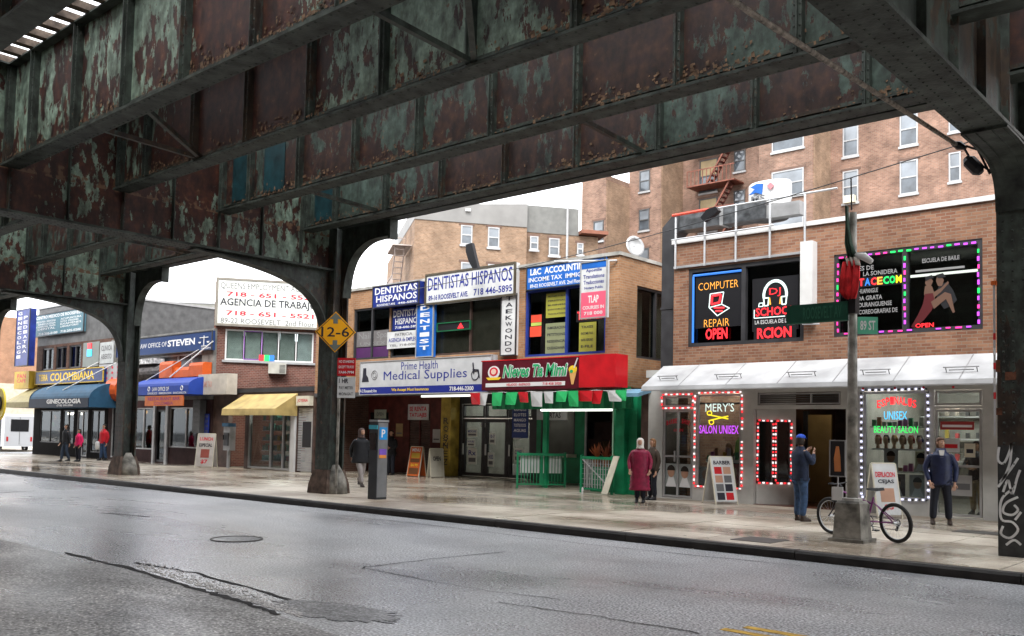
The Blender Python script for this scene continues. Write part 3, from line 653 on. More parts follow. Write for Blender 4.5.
letters(Frame(0, 22.62), 'MS', cx-.35, cx+.05, cz+.02, cz+.2, grey_t, vt, .02)
# white box tube on the wall between the windows
wp = thing('wall_box', 'tall white channel box fixed to brick between the computer and dance windows', 'box', (-9.5, 21.7, 4.6))
u0_, u1_, z0_, z1_ = F0.rect(803, 243, 815, 322, .12); MB().box(u0_, u1_, 21.55, 21.825, z0_, z1_).build('channel', white, wp)
for z in (4.62, 4.5): MB().tube([(u0_, 21.7, z), (u1_+.15, 21.62, z-.03)], .02, 5).build('bracket', galv, wp)
# ---------------------------------------------------------------- computer repair window: neon and blue edge light
def neon(name, label, F, lines, cat='neon sign', base=None, back=None, group=None):
    t = thing(name, label, cat, base); 
    if back: MB(F.M).box(*back).build('backing', black, t)
    return t
NE = {k: glow('neon_'+k, c, s) for k, c, s in (('orange', (1, .42, .06), .9), ('red', (1, .03, .04), 1.3), ('blue', (.04, .22, .8), .8), ('white', (.8, 1, .95), .8), ('green', (.02, 1, .15), 1.1), ('purple', (.6, .08, .95), 1.1), ('yellow', (1, .8, .02), 1.0), ('cyan', (.05, .55, 1), 1.4), ('pink', (1, .05, .35), 1.3))}
t = thing('neon_sign', 'COMPUTER REPAIR neon panel with a red laptop outline inside blue edge lights', 'neon sign', F0.W(-12, -.05, 4.3))
u0_, u1_, z0_, z1_ = F0.rect(698, 290, 758, 328, -.1); MB().box(-12.87, -11.52, 21.90, 21.93, 4.6, 5.98).build('panel', black, t)
MB().tube([(-12.93, 21.88, 4.22), (-12.93, 21.88, 6.02)], .03, 6).build('edge_light', NE['blue'], t)
MB().tube([(-12.93, 21.88, 6.04), (-11.47, 21.88, 6.04)], .03, 6).build('edge_light', NE['blue'], t)
MB().tube([(-11.47, 21.88, 4.55), (-11.47, 21.88, 5.97)], .03, 6).build('edge_light', NE['blue'], t)
letters(F0, 'COMPUTER', -12.78, -11.6, 5.62, 5.82, NE['orange'], t, -.06, -.012)
letters(F0, 'REPAIR', -12.6, -11.85, 4.62, 4.82, NE['orange'], t, -.06, -.012)
letters(F0, 'OPEN', -12.55, -11.9, 4.28, 4.58, NE['red'], t, -.06, .03)
def poly3(F, pts, r, m, par, name='tube', d=-.06, closed=True):
    p = [F.W(a, d, b) for a, b in pts]; 
    if closed: p = p+[p[0]]
    for a, b in zip(p[:-1], p[1:]): MB().tube([a, b], r, 5).build(name, m, par)
poly3(F0, [(-12.45, 5.14), (-12.42, 5.5), (-12.02, 5.52), (-12.08, 5.2)], .014, NE['white'], t, 'screen_outline')
poly3(F0, [(-12.45, 5.14), (-12.2, 4.9), (-11.85, 5.08), (-12.08, 5.2)], .014, NE['white'], t, 'base_outline')
poly3(F0, [(-12.38, 5.22), (-12.36, 5.44), (-12.1, 5.46), (-12.14, 5.26)], .03, NE['red'], t, 'screen_outline')
poly3(F0, [(-12.3, 5.12), (-12.0, 5.1)], .025, NE['red'], t, 'key_line', closed=False); poly3(F0, [(-12.25, 5.03), (-12.05, 5.02)], .025, NE['red'], t, 'key_line', closed=False)
t = thing('neon_sign', 'DJ SCHOOL neon panel with headphones above a red text display', 'neon sign', F0.W(-10.4, -.05, 4.3))
MB().box(-11.2, -9.95, 21.90, 21.93, 4.42, 5.78).build('panel', black, t)
letters(F0, 'DJ', -10.73, -10.42, 5.28, 5.5, NE['red'], t, -.06, .0)
arc = [(-10.57+.29*math.cos(a), 5.32+.34*math.sin(a)) for a in [math.pi*(-.05+1.1*i/14) for i in range(15)]]
for dr_ in (0, .05): poly3(F0, [(-10.57+(x+10.57)*(1+dr_*2.5), 5.32+(z-5.32)*(1+dr_*2.5)) for x, z in arc], .018, NE['white'], t, 'headband', closed=False)
for sx in (-.24, .24): poly3(F0, [(-10.57+sx-.05, 5.06), (-10.57+sx+.05, 5.06), (-10.57+sx+.07, 5.26), (-10.57+sx-.07, 5.26)], .018, NE['white'], t, 'ear_cup')
for sx in (-.13, .13): poly3(F0, [(-10.57+sx, 5.08), (-10.57+sx*1.2, 5.26)], .02, NE['orange'], t, 'ear_pad', closed=False)
letters(F0, 'SCHOOL', -11.1, -10.05, 4.80, 5.02, NE['red'], t, -.06, .02)
poly3(F0, [(-11.14, 4.98), (-11.14, 4.76), (-10.3, 4.76)], .012, NE['white'], t, 'underline', closed=False); poly3(F0, [(-11.02, 5.05), (-10.9, 5.05), (-10.9, 5.14), (-11.0, 5.14)], .012, NE['white'], t, 'note')
letters(F0, 'LA ESCUELA DE LE', -11.12, -10.2, 4.6, 4.7, white_t, t, -.06, .0)
letters(F0, 'RCION', -11.05, -10.12, 4.22, 4.5, NE['red'], t, -.045, .03)
MB().box(-11.15, -10.0, 21.895, 21.899+.0, 4.16, 4.55).build('display', black, t)
# ---------------------------------------------------------------- dance window: LED strings and vinyl lettering
def led_line(F, a, b, step, mats, size, par, name, d=-.03, fill=.6):
    """alternating light segments from a to b on the wall plane, one mesh per colour"""
    rl = random.Random(int(abs(a[0]*97+a[1]*31+b[0]*17)*10)); A = Vector(a); B = Vector(b); L_ = (B-A).length; n_ = max(1, int(L_/step)); mbs = [MB(F.M) for _ in mats]; t_ = (B-A)/L_
    for i in range(n_):
        c = A+t_*((i+.5)*L_/n_); h = L_/n_*fill/2*rl.uniform(.75, 1.1); w = size/2*rl.uniform(.8, 1.1); c += Vector((rl.uniform(-.008, .008), rl.uniform(-.008, .008)))
        if rl.random() < .04: continue
        du_, dz_ = (h, w) if abs(t_.x) > abs(t_.y) else (w, h)
        mbs[i % len(mats)].box(c.x-du_, c.x+du_, d, d+.03, c.y-dz_, c.y+dz_)
    for mb, m in zip(mbs, mats):
        if mb.v: mb.build(name, m, par, kind='stuff')
t = thing('led_window_border', 'purple, pink and green LED border round the dance studio window', 'light string', F0.W(-7.4, 0, 4.2))
P_ = [NE['purple'], NE['purple'], NE['pink'], NE['purple'], NE['green']]
a, b, c, d = -8.93, -5.79, 4.22, 6.07; mid = (a+b)/2
led_line(F0, (a, d), (mid, d), .17, [NE['pink'], NE['pink'], NE['green'], NE['green'], NE['purple']], .035, t, 'led_strip'); led_line(F0, (mid, d), (b, d), .16, [NE['green'], NE['purple'], NE['purple'], NE['purple'], NE['purple']], .04, t, 'led_strip')
led_line(F0, (a, c), (a, d-.1), .16, [NE['pink'], NE['pink'], NE['green'], NE['pink']], .035, t, 'led_strip'); led_line(F0, (b, c), (b, d-.1), .16, P_, .04, t, 'led_strip')
led_line(F0, (a+.1, c), (b-.1, c), .2, [NE['pink'], NE['purple'], NE['pink']], .035, t, 'led_strip'); led_line(F0, (mid, c+.1), (mid, d-.1), .15, P_, .04, t, 'led_strip')
t = thing('window_lettering', 'white Spanish lettering with a multicolour LED word on the dance studio window', 'lettering', F0.W(-8, 0, 4.5))
lt = mat('dim_white_vinyl', (.22, .22, .22), .6, var=0)
for s, u0_, u1_, z0_ in [('ES DE', -8.45, -8.1, 5.72), ('LA SONIDERA', -8.35, -7.55, 5.58), ('HUAPANGUE', -8.45, -8.0, 5.17), ('BANDA GRATA', -8.72, -7.9, 5.0), ('DURANGUENSE', -8.45, -7.68, 4.84), ('COREOGRAFIAS DE', -8.45, -7.55, 4.67), ('XV', -8.45, -8.3, 4.5)]:
    letters(F0, s, u0_, u1_, z0_, z0_+.11, lt, t, -.1, .02)
MB().box(-8.48, -7.28, 21.95, 21.97, 5.32, 5.56).build('display', black, t)
for k, (ch, cm) in enumerate(zip('TACECOMI', ['red', 'blue', 'red', 'orange', 'green', 'green', 'yellow', 'red'])): letters(F0, ch, -8.46+k*.145, -8.46+k*.145+.13, 5.35, 5.53, NE[cm], t, -.11, .03)
letters(F0, 'OPEN', -7.15, -6.75, 4.27, 4.37, NE['red'], t, -.1, .02)
letters(F0, 'ESCUELA DE BAILE', -7.0, -6.2, 5.75, 5.85, lt, t, -.1, .02)
MB().box(-7.15, -6.1, 21.94, 21.96, 5.55, 5.6).build('underline', lt, t)
# poster of a dancing couple: flat print on the pane, at its size
t = thing('dance_poster', 'dark poster of a dancing couple, woman in red dress held by man in black', 'poster', F0.W(-6.6, 0, 4.3))
Y_ = 21.955
def flat(poly, m, name, y): MB().prism(poly, 'y', y-.002, y).build(name, m, t)
fsk = mat('print_skin', (.11, .06, .04), .6, var=0); fbk = mat('print_black', (.01, .01, .012), .6, var=0); frd = mat('print_red', (.07, .006, .008), .6, var=0)
def P(px, py):
    u, z = F0.at(px, py, -.12); return (u, z)
flat([P(*q) for q in [(940, 284), (947, 282), (953, 290), (957, 300), (951, 306), (944, 309), (938, 300), (936, 292)]], fbk, 'suit', Y_)
flat([P(*q) for q in [(937, 276), (941, 276), (944, 280), (942, 286), (938, 286), (936, 281)]], fsk, 'face', Y_-.004)
flat([P(*q) for q in [(926, 278), (930, 277), (933, 281), (931, 286), (927, 287), (925, 283)]], fsk, 'face', Y_-.004)
flat([P(*q) for q in [(925, 286), (932, 286), (934, 292), (941, 288), (948, 281), (949, 283), (941, 292), (935, 297), (933, 305), (927, 303), (924, 294)]], fsk, 'arm', Y_-.006)
flat([P(*q) for q in [(925, 294), (933, 293), (935, 302), (932, 310), (924, 320), (915, 328), (911, 327), (918, 315), (923, 304)]], frd, 'dress', Y_-.008)
flat([P(*q) for q in [(931, 302), (945, 292), (951, 294), (955, 312), (953, 313), (946, 299), (934, 309)]], fsk, 'leg', Y_-.010)
flat([P(*q) for q in [(925, 277), (932, 275), (934, 278), (930, 279), (926, 281)]], fbk, 'hair', Y_-.012)
flat([P(*q) for q in [(936, 275), (943, 273), (946, 277), (941, 278), (938, 278)]], fbk, 'hair', Y_-.012)
# ---------------------------------------------------------------- ground floor
PF = offw
gf = wall_open(F0, -14.28, -4.95, 0, 3.3, [(-13.82, -12.87, .03, 2.42), (-13.82, -12.87, 2.47, 2.80), (-12.78, -11.44, .33, 2.84), (-11.10, -8.72, 0, 2.42), (-11.0, -8.85, 2.52, 2.84), (-8.32, -6.86, .33, 2.84), (-6.72, -5.72, .03, 2.42), (-6.72, -5.72, 2.47, 2.84)], .14)
gf.build('shopfront', PF, rb)
wall_open(F0, -4.95, 4.0, 0, 3.55, [(-4.6, -2.4, 0, 2.7), (-1.8, 3.5, .4, 2.7)], .3).build('ground_wall', b_salon, rb)
MB().box(-4.6, -2.4, 21.95, 22.0, 0, 2.7).box(-1.8, 3.5, 21.95, 22.0, .4, 2.7).build('shutter', grey, rb)
MB().box(-14.28, 4, 21.69, 22.12, 3.3, 3.5).build('lintel', PF, rb)
# glazing
def glaze(par, rect, name='window', frame=lgrey, us=(), zs=(), w=.05, gl=None):
    a, b, c, d = rect; f = frame_mb(F0, a, b, c, d, w, -.10, -.02, us, zs).build(name, frame, par); MB().box(a+w, b-w, 21.885, 21.891, c+w, d-w).build('pane', gl or glass_c, f); return f
dr = glaze(rb, (-13.80, -12.89, .05, 2.40), 'door', lgrey, us=[-13.35], zs=[1.15]); MB().box(-13.42, -13.38, 21.78, 21.81, 1.0, 1.3).build('handle', galv, dr)
glaze(rb, (-13.80, -12.89, 2.49, 2.78)); glaze(rb, (-12.76, -11.46, .35, 2.82)); glaze(rb, (-8.30, -6.88, .35, 2.82)); glaze(rb, (-6.70, -5.74, 2.49, 2.82))
dr = glaze(rb, (-6.70, -5.74, .05, 2.40), 'door', lgrey, zs=[1.15]); MB().box(-6.62, -6.58, 21.76, 21.80, .95, 1.45).build('handle', galv, dr)
f = frame_mb(F0, -10.98, -8.87, 2.54, 2.82, .03, -.10, -.02, us=[-9.6]).build('transom', lgrey, rb)
for k in range(5): MB().box(-10.95, -9.62, 21.88, 21.91, 2.585+k*.045, 2.605+k*.045).build('louvre', dgrey, f); MB().box(-9.58, -8.9, 21.88, 21.91, 2.585+k*.045, 2.605+k*.045).build('louvre', dgrey, f)
# salon rooms behind the glass
def room(x0, x1, y1, m, light=True, z1=3.25, strength=3.0):
    MB().box(x0, x1, y1, y1+.1, .02, z1).build('back_wall', m, rb); MB().box(x0-.1, x0, 22.0, y1, .02, z1).box(x1, x1+.1, 22.0, y1, .02, z1).build('party_wall', m, rb)
    MB().box(x0, x1, 22.0, y1, 0, .02).build('floor', mat('shop_floor', (.25, .23, .2), .4), rb)
    if light:
        for k in range(2):
            y = 23.0+k*1.8; MB().box(x0+.4, x1-.4, y, y+.12, z1-.12, z1-.05).build('tube_light', glow('shop_tube', (1, .97, .9), strength*12), rb)
room(-14.1, -11.3, 26.5, interior, strength=4); room(-8.55, -5.2, 27, interior, strength=6)
# entrance passage with brown walls
MB().box(-11.2, -11.1, 22.0, 27, 0, 3.2).build('passage_wall', mat('passage_panel', (.12, .06, .035), .5), rb)
MB().box(-8.68, -8.62, 22.0, 27, 0, 3.2).box(-11.1, -8.68, 27, 27.1, 0, 3.2).build('passage_wall', brown_p, rb)
MB().box(-11.1, -8.68, 21.83, 27, .003, .012).build('passage_floor', mat('passage_tiles', (.16, .07, .05), .25), rb)
MB().box(-9.45, -9.38, 24.9, 24.95, 0, 2.3).box(-9.95, -9.5, 25.2, 25.25, 0, 2.3).build('passage_door', mat('ochre_door', (.22, .15, .06), .5), rb)
# side-shop windows inside the passage, set back, framed in red and white lights
FP = Frame(-11.08, 21.95, R(38))
PW = [(FP.at(757.5, 450)[0], FP.at(773, 450)[0]), (FP.at(775.5, 450)[0], FP.at(791, 450)[0])]; PZ0, PZ1 = FP.at(775, 484)[1], FP.at(775, 420)[1]
MB(FP.M).box(0, PW[1][1]+.12, -.08, 0, 0, PZ0).build('low_wall', offw, rb); MB(FP.M).box(0, PW[1][1]+.12, -.08, 0, PZ1, 3.2).build('header', offw, rb); MB(FP.M).box(PW[1][1]+.02, PW[1][1]+.12, -.08, 0, PZ0, PZ1).build('mullion', offw, rb)
for (a, b) in PW:
    f = frame_mb(FP, a, b, PZ0, PZ1, .05, -.08, 0).build('window', dgrey, rb); MB(FP.M).box(a+.05, b-.05, -.05, -.045, PZ0+.05, PZ1-.05).build('pane', glass_d, f)
MB(FP.M).box(PW[0][0], PW[1][1], -1.6, -1.55, 0, 3.1).build('back_wall', interior, rb)
MB().box(-10.2, -9.3, 23.6, 23.7, 2.98, 3.05).build('tube_light', glow('passage_tube', (1, .9, .7), 9), rb)
MB().box(-8.95, -5.77, 22.15, 23.9, 6.1, 6.14).build('studio_ceiling', mat('studio_ceiling_grey', (.3, .3, .28), .8), rb)
a, z = Frame(0, 24.2).at(808, 450); b, z = Frame(0, 24.2).at(831, 450); MB().box(a, b, 24.2, 24.28, 0, 2.35).build('door', mat('ochre_door_painted_light', (.30, .20, .08), .5), rb); MB().box(a-.12, a, 24.15, 24.3, 0, 2.45).build('door_jamb', dark, rb)  # lighter copy of the ochre paint, lit look put into the colour
# ---------------------------------------------------------------- red-and-white LED borders
RW = [NE['red'], glow('led_white', (1, .85, .85), 1.1)]
def led_rect(name, label, F, a, b, c, d, ms, step=.085, size=.04, dd=.012, grp=None, top=True):
    t = thing(name, label, 'light string', F.W(a, dd, c), 0, grp)
    led_line(F, (a, d), (b, d), step, ms, size, t, 'led_strip', dd); led_line(F, (a, c), (b, c), step, ms, size, t, 'led_strip', dd)
    led_line(F, (a, c+.04), (a, d-.04), step, ms, size, t, 'led_strip', dd); led_line(F, (b, c+.04), (b, d-.04), step, ms, size, t, 'led_strip', dd); return t
led_rect('led_window_border', 'red and white LED border round the MERY\'S salon window', F0, -12.80, -11.42, .38, 2.86, RW)
led_rect('led_window_border', 'small red and white LED border over the left salon door', F0, -13.84, -12.86, 2.46, 2.83, RW)
led_rect('led_window_border', 'red and white LED border on first recessed passage window', FP, PW[0][0], PW[0][1], PZ0+.02, PZ1-.02, RW)
led_rect('led_window_border', 'red and white LED border on second recessed passage window, nearer the man', FP, PW[1][0], PW[1][1], PZ0+.02, PZ1-.02, RW)
led_rect('led_window_border', 'cool white LED border round the BEAUTY SALON window', F0, -8.34, -6.84, .36, 2.86, [glow('led_cool', (.7, .72, 1), 1.5), dgrey], .075, .045)
# neon words
t = thing('neon_sign', "MERY'S SALON UNISEX neon words with yellow scissors", 'neon sign', F0.W(-12.1, 0, 2))
MB().box(-12.7, -11.5, 21.90, 21.905, 2.55, 2.6).build('hanger', dark, t)
letters(F0, "MERY'S", -12.52, -11.68, 2.36, 2.58, NE['white'], t, -.045, .0)
letters(F0, 'SALON UNISEX', -12.7, -11.55, 1.78, 2.0, NE['purple'], t, -.045, .01)
poly3(F0, [(-12.42, 2.28), (-11.85, 2.17)], .018, NE['yellow'], t, 'blade', -.045, False); poly3(F0, [(-12.42, 2.12), (-11.85, 2.24)], .018, NE['yellow'], t, 'blade', -.045, False)
for (q, w) in ((-12.34, 2.08), (-12.4, 2.32)): poly3(F0, [(q+.07*math.cos(a*math.pi/4), w+.06*math.sin(a*math.pi/4)) for a in range(8)], .014, NE['yellow'], t, 'finger_loop', -.045)
t = thing('neon_sign', 'UNISEX BEAUTY SALON neon words in red, blue and green', 'neon sign', F0.W(-7.6, 0, 2))
for k, ch in enumerate('ESPINAL\'S'):
    a = -8.0+k*.1; letters(F0, ch, a, a+.085, 2.42+.10*math.sin(math.pi*(k+.5)/9), 2.42+.10*math.sin(math.pi*(k+.5)/9)+.18, NE['red'], t, -.045, .02)
letters(F0, 'UNISEX', -7.84, -7.32, 2.17, 2.36, NE['cyan'], t, -.045, .0); letters(F0, 'BEAUTY SALON', -8.07, -7.08, 1.86, 2.02, NE['green'], t, -.045, .0)
# arched red vinyl on the left door
t = thing('door_lettering', 'red arched vinyl words on the left salon door glass', 'lettering', F0.W(-13.4, 0, 2)); rv = mat('red_vinyl', (.5, .03, .03), .5, emit=(.5, .02, .02), es=.2)
for k, ch in enumerate('BARBER SHOP'):
    if ch == ' ': continue
    a = -13.72+k*.068; z = 1.98+.07*math.sin(math.pi*(k+.5)/11); letters(F0, ch, a, a+.058, z, z+.13, red_t, t, -.05, .03)
letters(F0, 'OPEN', -13.5, -13.2, 1.82, 1.9, red_t, t, -.05, .03)
# haircut posters
def face_poster(name, label, F, u0, u1, z0, z1, bgm, heads, d=-.055):
    t = thing(name, label, 'poster', F.W(u0, d, z0)); MB(F.M).box(u0, u1, d-.004, d, z0, z1).build('sheet', bgm, t)
    w = u1-u0; h = z1-z0
    for (cx_, cz_, r_) in heads:
        MB(F.M).prism([(u0+w*cx_+r_*.75*math.cos(i*math.pi/6), d+0*i, z0+h*cz_+r_*math.sin(i*math.pi/6))[::2] for i in range(12)], 'y', d+.001, d+.003).build('face', skin, t)
        MB(F.M).prism([(u0+w*cx_+r_*.85*math.cos(i*math.pi/6), z0+h*cz_+r_*.25+r_*math.sin(i*math.pi/6)) for i in range(0, 7)], 'y', d+.004, d+.006).build('hair', hair_b, t)
        MB(F.M).prism([(u0+w*cx_-r_*1.1, z0+.01), (u0+w*cx_+r_*1.1, z0+.01), (u0+w*cx_+r_*.5, z0+h*cz_-r_*.9), (u0+w*cx_-r_*.5, z0+h*cz_-r_*.9)], 'y', d+.0005, d+.001).build('shoulders', white_t, t)
    return t
pg = mat('poster_pale', (.55, .56, .55), .5)
face_poster('haircut_poster', 'pale poster of two men\'s haircuts low on the left salon door', F0, -13.74, -13.38, .32, .95, pg, [(.5, .65, .15)])
face_poster('haircut_poster', 'second haircut poster on the left salon door, man facing left', F0, -13.32, -12.95, .32, .95, pg, [(.5, .62, .15)])
for k, (a, z, w, h, m_) in enumerate([(-7.85, 1.0, .32, .5, 'pale'), (-7.15, 1.0, .26, .45, 'yellow'), (-8.2, .42, .36, .5, 'brown'), (-7.75, .42, .38, .5, 'dark'), (-7.28, .42, .36, .5, 'grey')]):
    face_poster('haircut_poster', ['hair model poster in the middle row under the BEAUTY SALON neon', 'small pale poster at the right side of the BEAUTY SALON window', 'bottom left hair poster in the BEAUTY SALON window', 'bottom middle hair poster in the BEAUTY SALON window', 'bottom right hair poster in the BEAUTY SALON window'][k], F0, a, a+w, z, z+h, mat('poster_'+m_, {'pale': (.5, .55, .5), 'yellow': (.55, .5, .3), 'brown': (.25, .16, .1), 'dark': (.12, .1, .1), 'grey': (.4, .4, .38)}[m_], .5), [(.5, .6, .12)], d=-.07)
# merchandise and mannequin heads on a shelf in the right window
for k in range(7):
    x = -8.15+k*.19; t = thing('mannequin', ['leftmost', 'second', 'third', 'middle', 'fifth', 'sixth', 'rightmost'][k]+' wigged mannequin head on the beauty salon window shelf', 'mannequin head', (x, 22.35, 1.5), 0, 'mannequin heads in the salon window')
    MB().ellipses([(1.5, .05, .05, x, 22.35), (1.58, .035, .035, x, 22.35), (1.66, .06, .07, x, 22.35), (1.74, .065, .075, x, 22.35), (1.8, .03, .03, x, 22.35)], 9).build('head', skin, t, True)
    MB().ellipses([(1.6+.03*(k % 3), .075, .06, x, 22.39), (1.72, .085, .08, x, 22.375), (1.82, .05, .05, x, 22.36)], 9).build('wig', mat('wig_%d' % (k % 4), [(.25, .03, .02), (.02, .015, .012), (.35, .2, .05), (.12, .05, .02)][k % 4], .6), t, True)
MB().box(-8.25, -6.92, 22.25, 22.5, 1.46, 1.5).build('display_shelf', white, rb)
rw = random.Random(21); pal = [(.4, .03, .03), (.45, .3, .05), (.08, .1, .3), (.4, .38, .35), (.25, .12, .06), (.05, .25, .12), (.35, .1, .25)]
for r_ in range(2):
    for k in range(11):
        x = -8.22+k*.12; z = (.98, 2.02)[r_]; h = rw.uniform(.08, .22); MB().box(x, x+.09, 22.15, 22.22, z, z+h).build('product', mat('product_%d' % rw.randrange(7), pal[rw.randrange(7)], .4), rb)
MB().box(-8.25, -6.92, 22.12, 22.3, 1.99, 2.015).box(-8.25, -6.92, 22.12, 22.3, .95, .975).build('display_shelf', glass_c, rb)
for k, (a, z, w_, h) in enumerate([(-6.55, 1.45, .35, .3), (-6.1, 1.35, .22, .3), (-6.45, .5, .5, .45), (-6.6, 1.95, .7, .18)]):
    t = thing('door_notice', ['white notice at eye level on the right salon door', 'small card beside the notice on the right salon door', 'wide pale poster low on the right salon door', 'red lettered strip at the top of the right salon door'][k], 'notice', F0.W(a, 0, z)); MB(F0.M).box(a, a+w_, -.055, -.05, z, z+h).build('sheet', [white_b, cream, lgrey, mat('red_strip', (.3, .03, .03))][k], t); MB(F0.M).box(a+.04, a+w_-.04, -.049, -.046, z+h*.3, z+h*.6).build('print_block', [redb, black_t, grey_t, white_t][k], t)
for k, (a, z, w_, h) in enumerate([(-12.7, .45, .4, .45), (-12.2, .42, .3, .35), (-11.85, .5, .32, .5)]):
    t = thing('window_poster', ['poster at lower left of the MERY\'S window', 'middle low poster in the MERY\'S window behind the sandwich board', 'poster at lower right of the MERY\'S window'][k], 'poster', F0.W(a, 0, z)); MB(F0.M).box(a, a+w_, -.075, -.07, z, z+h).build('sheet', [lgrey, mat('poster_olive', (.2, .2, .08)), mat('poster_rose', (.35, .1, .1))][k], t); MB(F0.M).prism([(a+w_*(.5+.3*math.cos(i*.785)), z+h*(.55+.3*math.sin(i*.785))) for i in range(8)], 'y', -.069, -.066).build('face', skin, t)
for k in range(9): MB().box(-12.65+k*.12, -12.57+k*.12, 22.2, 22.28, 1.1, 1.2+.1*(k % 3)).build('product', mat('product_%d' % (k % 7), pal[k % 7], .4), rb)
rnd = random.Random(4); bt = MB()
for sh_ in range(4):
    for k in range(26):
        x = -8.4+k*.13; h = rnd.uniform(.12, .25); z = .6+sh_*.6
        b_ = MB().box(x, x+.09, 26.5, 26.6, z, z+h).build('bottle', mat('bottle_%d' % rnd.randrange(5), [(.6, .1, .1), (.1, .2, .5), (.7, .6, .5), (.1, .1, .1), (.6, .45, .1)][rnd.randrange(5)], .3, var=0), rb) if k % 2 == 0 else None
    MB().box(-8.5, -5.2, 26.45, 26.9, .55+sh_*.6, .58+sh_*.6).build('shelf', white, rb)
# salon fittings seen through the left window
MB().box(-12.7, -11.9, 25.9, 26.0, 1.0, 2.3).build('mirror', mat('mirror_green', (.35, .45, .35), .15, .6), rb)
MB().box(-13.9, -12.8, 26.0, 26.1, 1.1, 2.2).build('mirror', mat('mirror_grey', (.4, .42, .42), .15, .6), rb)
for x in (-12.3, -13.3):
    t = thing('salon_chair', 'black salon chair inside behind the '+("MERY'S window" if x > -13 else 'left salon door'), 'chair', (x, 24.5, 0))
    MB().tube([(x, 24.5, 0), (x, 24.5, .5)], .05, 8).build('pedestal', galv, t); MB().box(x-.28, x+.28, 24.2, 24.75, .5, .62).build('seat', black, t); MB().box(x-.26, x+.26, 24.72, 24.82, .62, 1.25).build('backrest', black, t)
x = -12.05; t = thing('mannequin', 'brown-haired mannequin head standing behind the A-frame in the MERY\'S window', 'mannequin head', (x, 22.3, 1.1)); 
MB().ellipses([(1.1, .09, .08, x, 22.3), (1.2, .05, .05, x, 22.3), (1.32, .07, .08, x, 22.3), (1.42, .075, .085, x, 22.3), (1.5, .03, .04, x, 22.3)], 10).build('head', skin, t, True)
MB().ellipses([(1.22, .09, .05, x, 22.36), (1.35, .11, .09, x, 22.33), (1.48, .09, .09, x, 22.31), (1.55, .04, .04, x, 22.3)], 10).build('wig', mat('brown_wig', (.2, .1, .04), .6), t, True)
MB().box(-12.65, -11.55, 22.15, 22.5, 1.02, 1.1).build('display_shelf', white, rb)
tb = thing('towel', 'bright green towel draped behind the MERY\'S window glass', 'towel', (-11.75, 22.4, .9)); MB().prism([(-11.95, 1.15), (-11.55, 1.2), (-11.58, 1.75), (-11.7, 1.8), (-11.9, 1.6)], 'y', 22.4, 22.46).build('cloth', mat('green_towel', (.25, .5, .12), .8), tb)
# ---------------------------------------------------------------- white awning with lamp brackets
aw = thing('awning', 'long white canvas awning sloping over both salons', 'awning', (-9.5, 21.7, 2.8))
pr = [(21.69, 3.60), (20.63, 2.99), (20.60, 2.86), (20.63, 2.86), (20.66, 2.965), (21.69, 3.56)]
MB().prism(pr, 'x', -13.72, 4.0).build('canvas', mat('white_canvas', (.44, .445, .45), .6, var=.22, vs=1.1, bump=.5, bs=5), aw)
for x in [-13.6+i*1.1 for i in range(17)]: MB().bar((x, 21.65, 3.0), (x, 20.66, 2.95), .03).bar((x, 21.66, 3.5), (x, 20.68, 2.98), .03).build('rib', lgrey, aw)
for (pa, pb, pc, pd) in [(661, 379, 678, 384), (718, 376, 742, 383), (790, 374, 816, 382), (864, 371, 890, 377), (947, 369, 978, 376)]:
    Fd = Frame(0, 20.95); a, b, c, d = Fd.rect(pa, pc and pb, pc, pd)
    a, z1 = Fd.at(pa, pb); b, _ = Fd.at(pc, pb); br = MB(); z1 = 3.27
    for q in (a, b): br.tube([(q, 20.93, 3.14), (q, 20.85, 3.26)], .012, 5)
    br.tube([(a-.05, 20.85, 3.26), (b+.05, 20.85, 3.26)], .015, 5).tube([(a+.06, 20.88, 3.2), (b-.06, 20.88, 3.2)], .012, 5); br.build('lamp_bracket', grey, aw)
for k in range(12): x = -12.6+k*1.35; MB().prism([(21.69, 3.606), (20.63, 2.996), (20.63, 2.99), (21.69, 3.60)], 'x', x-.012, x+.012).build('seam', grey, aw)
MB().box(-13.72, 4.0, 20.592, 20.60, 2.865, 2.89).build('hem', lgrey, aw)
for x in (-7.9, -7.2, -6.6, -6.0): MB().ball((x, 20.75, 2.83), .03).build('lamp', redb, aw)
# A-frame boards and the rest are in the street section
# ================================================================ middle building: dentists, L&C accounting, medical supplies, ice cream
mb_ = thing('shop_building', 'two-storey orange brick corner building above the ice cream and medical supply shops', 'building', (-15.3, 21.83, 0))
ML, MR, MT, MZ = -29.6, -15.33, 6.88, 3.1
r1 = F0.rect(354, 309, 388, 372); r2 = F0.rect(391, 306, 417, 371); r3 = F0.rect(434, 292, 500, 356); r4 = F0.rect(525.5, 292, 605, 352)
r1 = (r1[0], r1[1], 4.3, 6.2); r2 = (r2[0], r2[1]+.1, 4.3, 6.45); r3 = (r2[1]+.55, F0.at(502, 300)[0]+.55, 4.28, 6.75); r4 = (r4[0], r4[1], 4.07, 6.15)
wall_open(F0, ML, MR, MZ, MT, [r1, r2, r3, r4], .3).build('wall', b_tan if 0 else brick('golden_brick', (.38, .205, .105), (.28, .14, .07), (.3, .23, .16), .38), mb_)
FS = Frame(MR, 21.83, math.pi/2)     # side wall facing right
s4 = (21.9-21.83+.85, 3.1, 3.98, 6.12)
wall_open(FS, .3, 9.0, 3.1, MT, [s4], .3).build('side_wall', MATS['golden_brick'], mb_)
MB().box(ML, MR-.3, 30.5, 30.8, 0, MT).box(ML, ML+.3, 22.13, 30.5, 0, MT).build('rear_wall', b_brown, mb_)
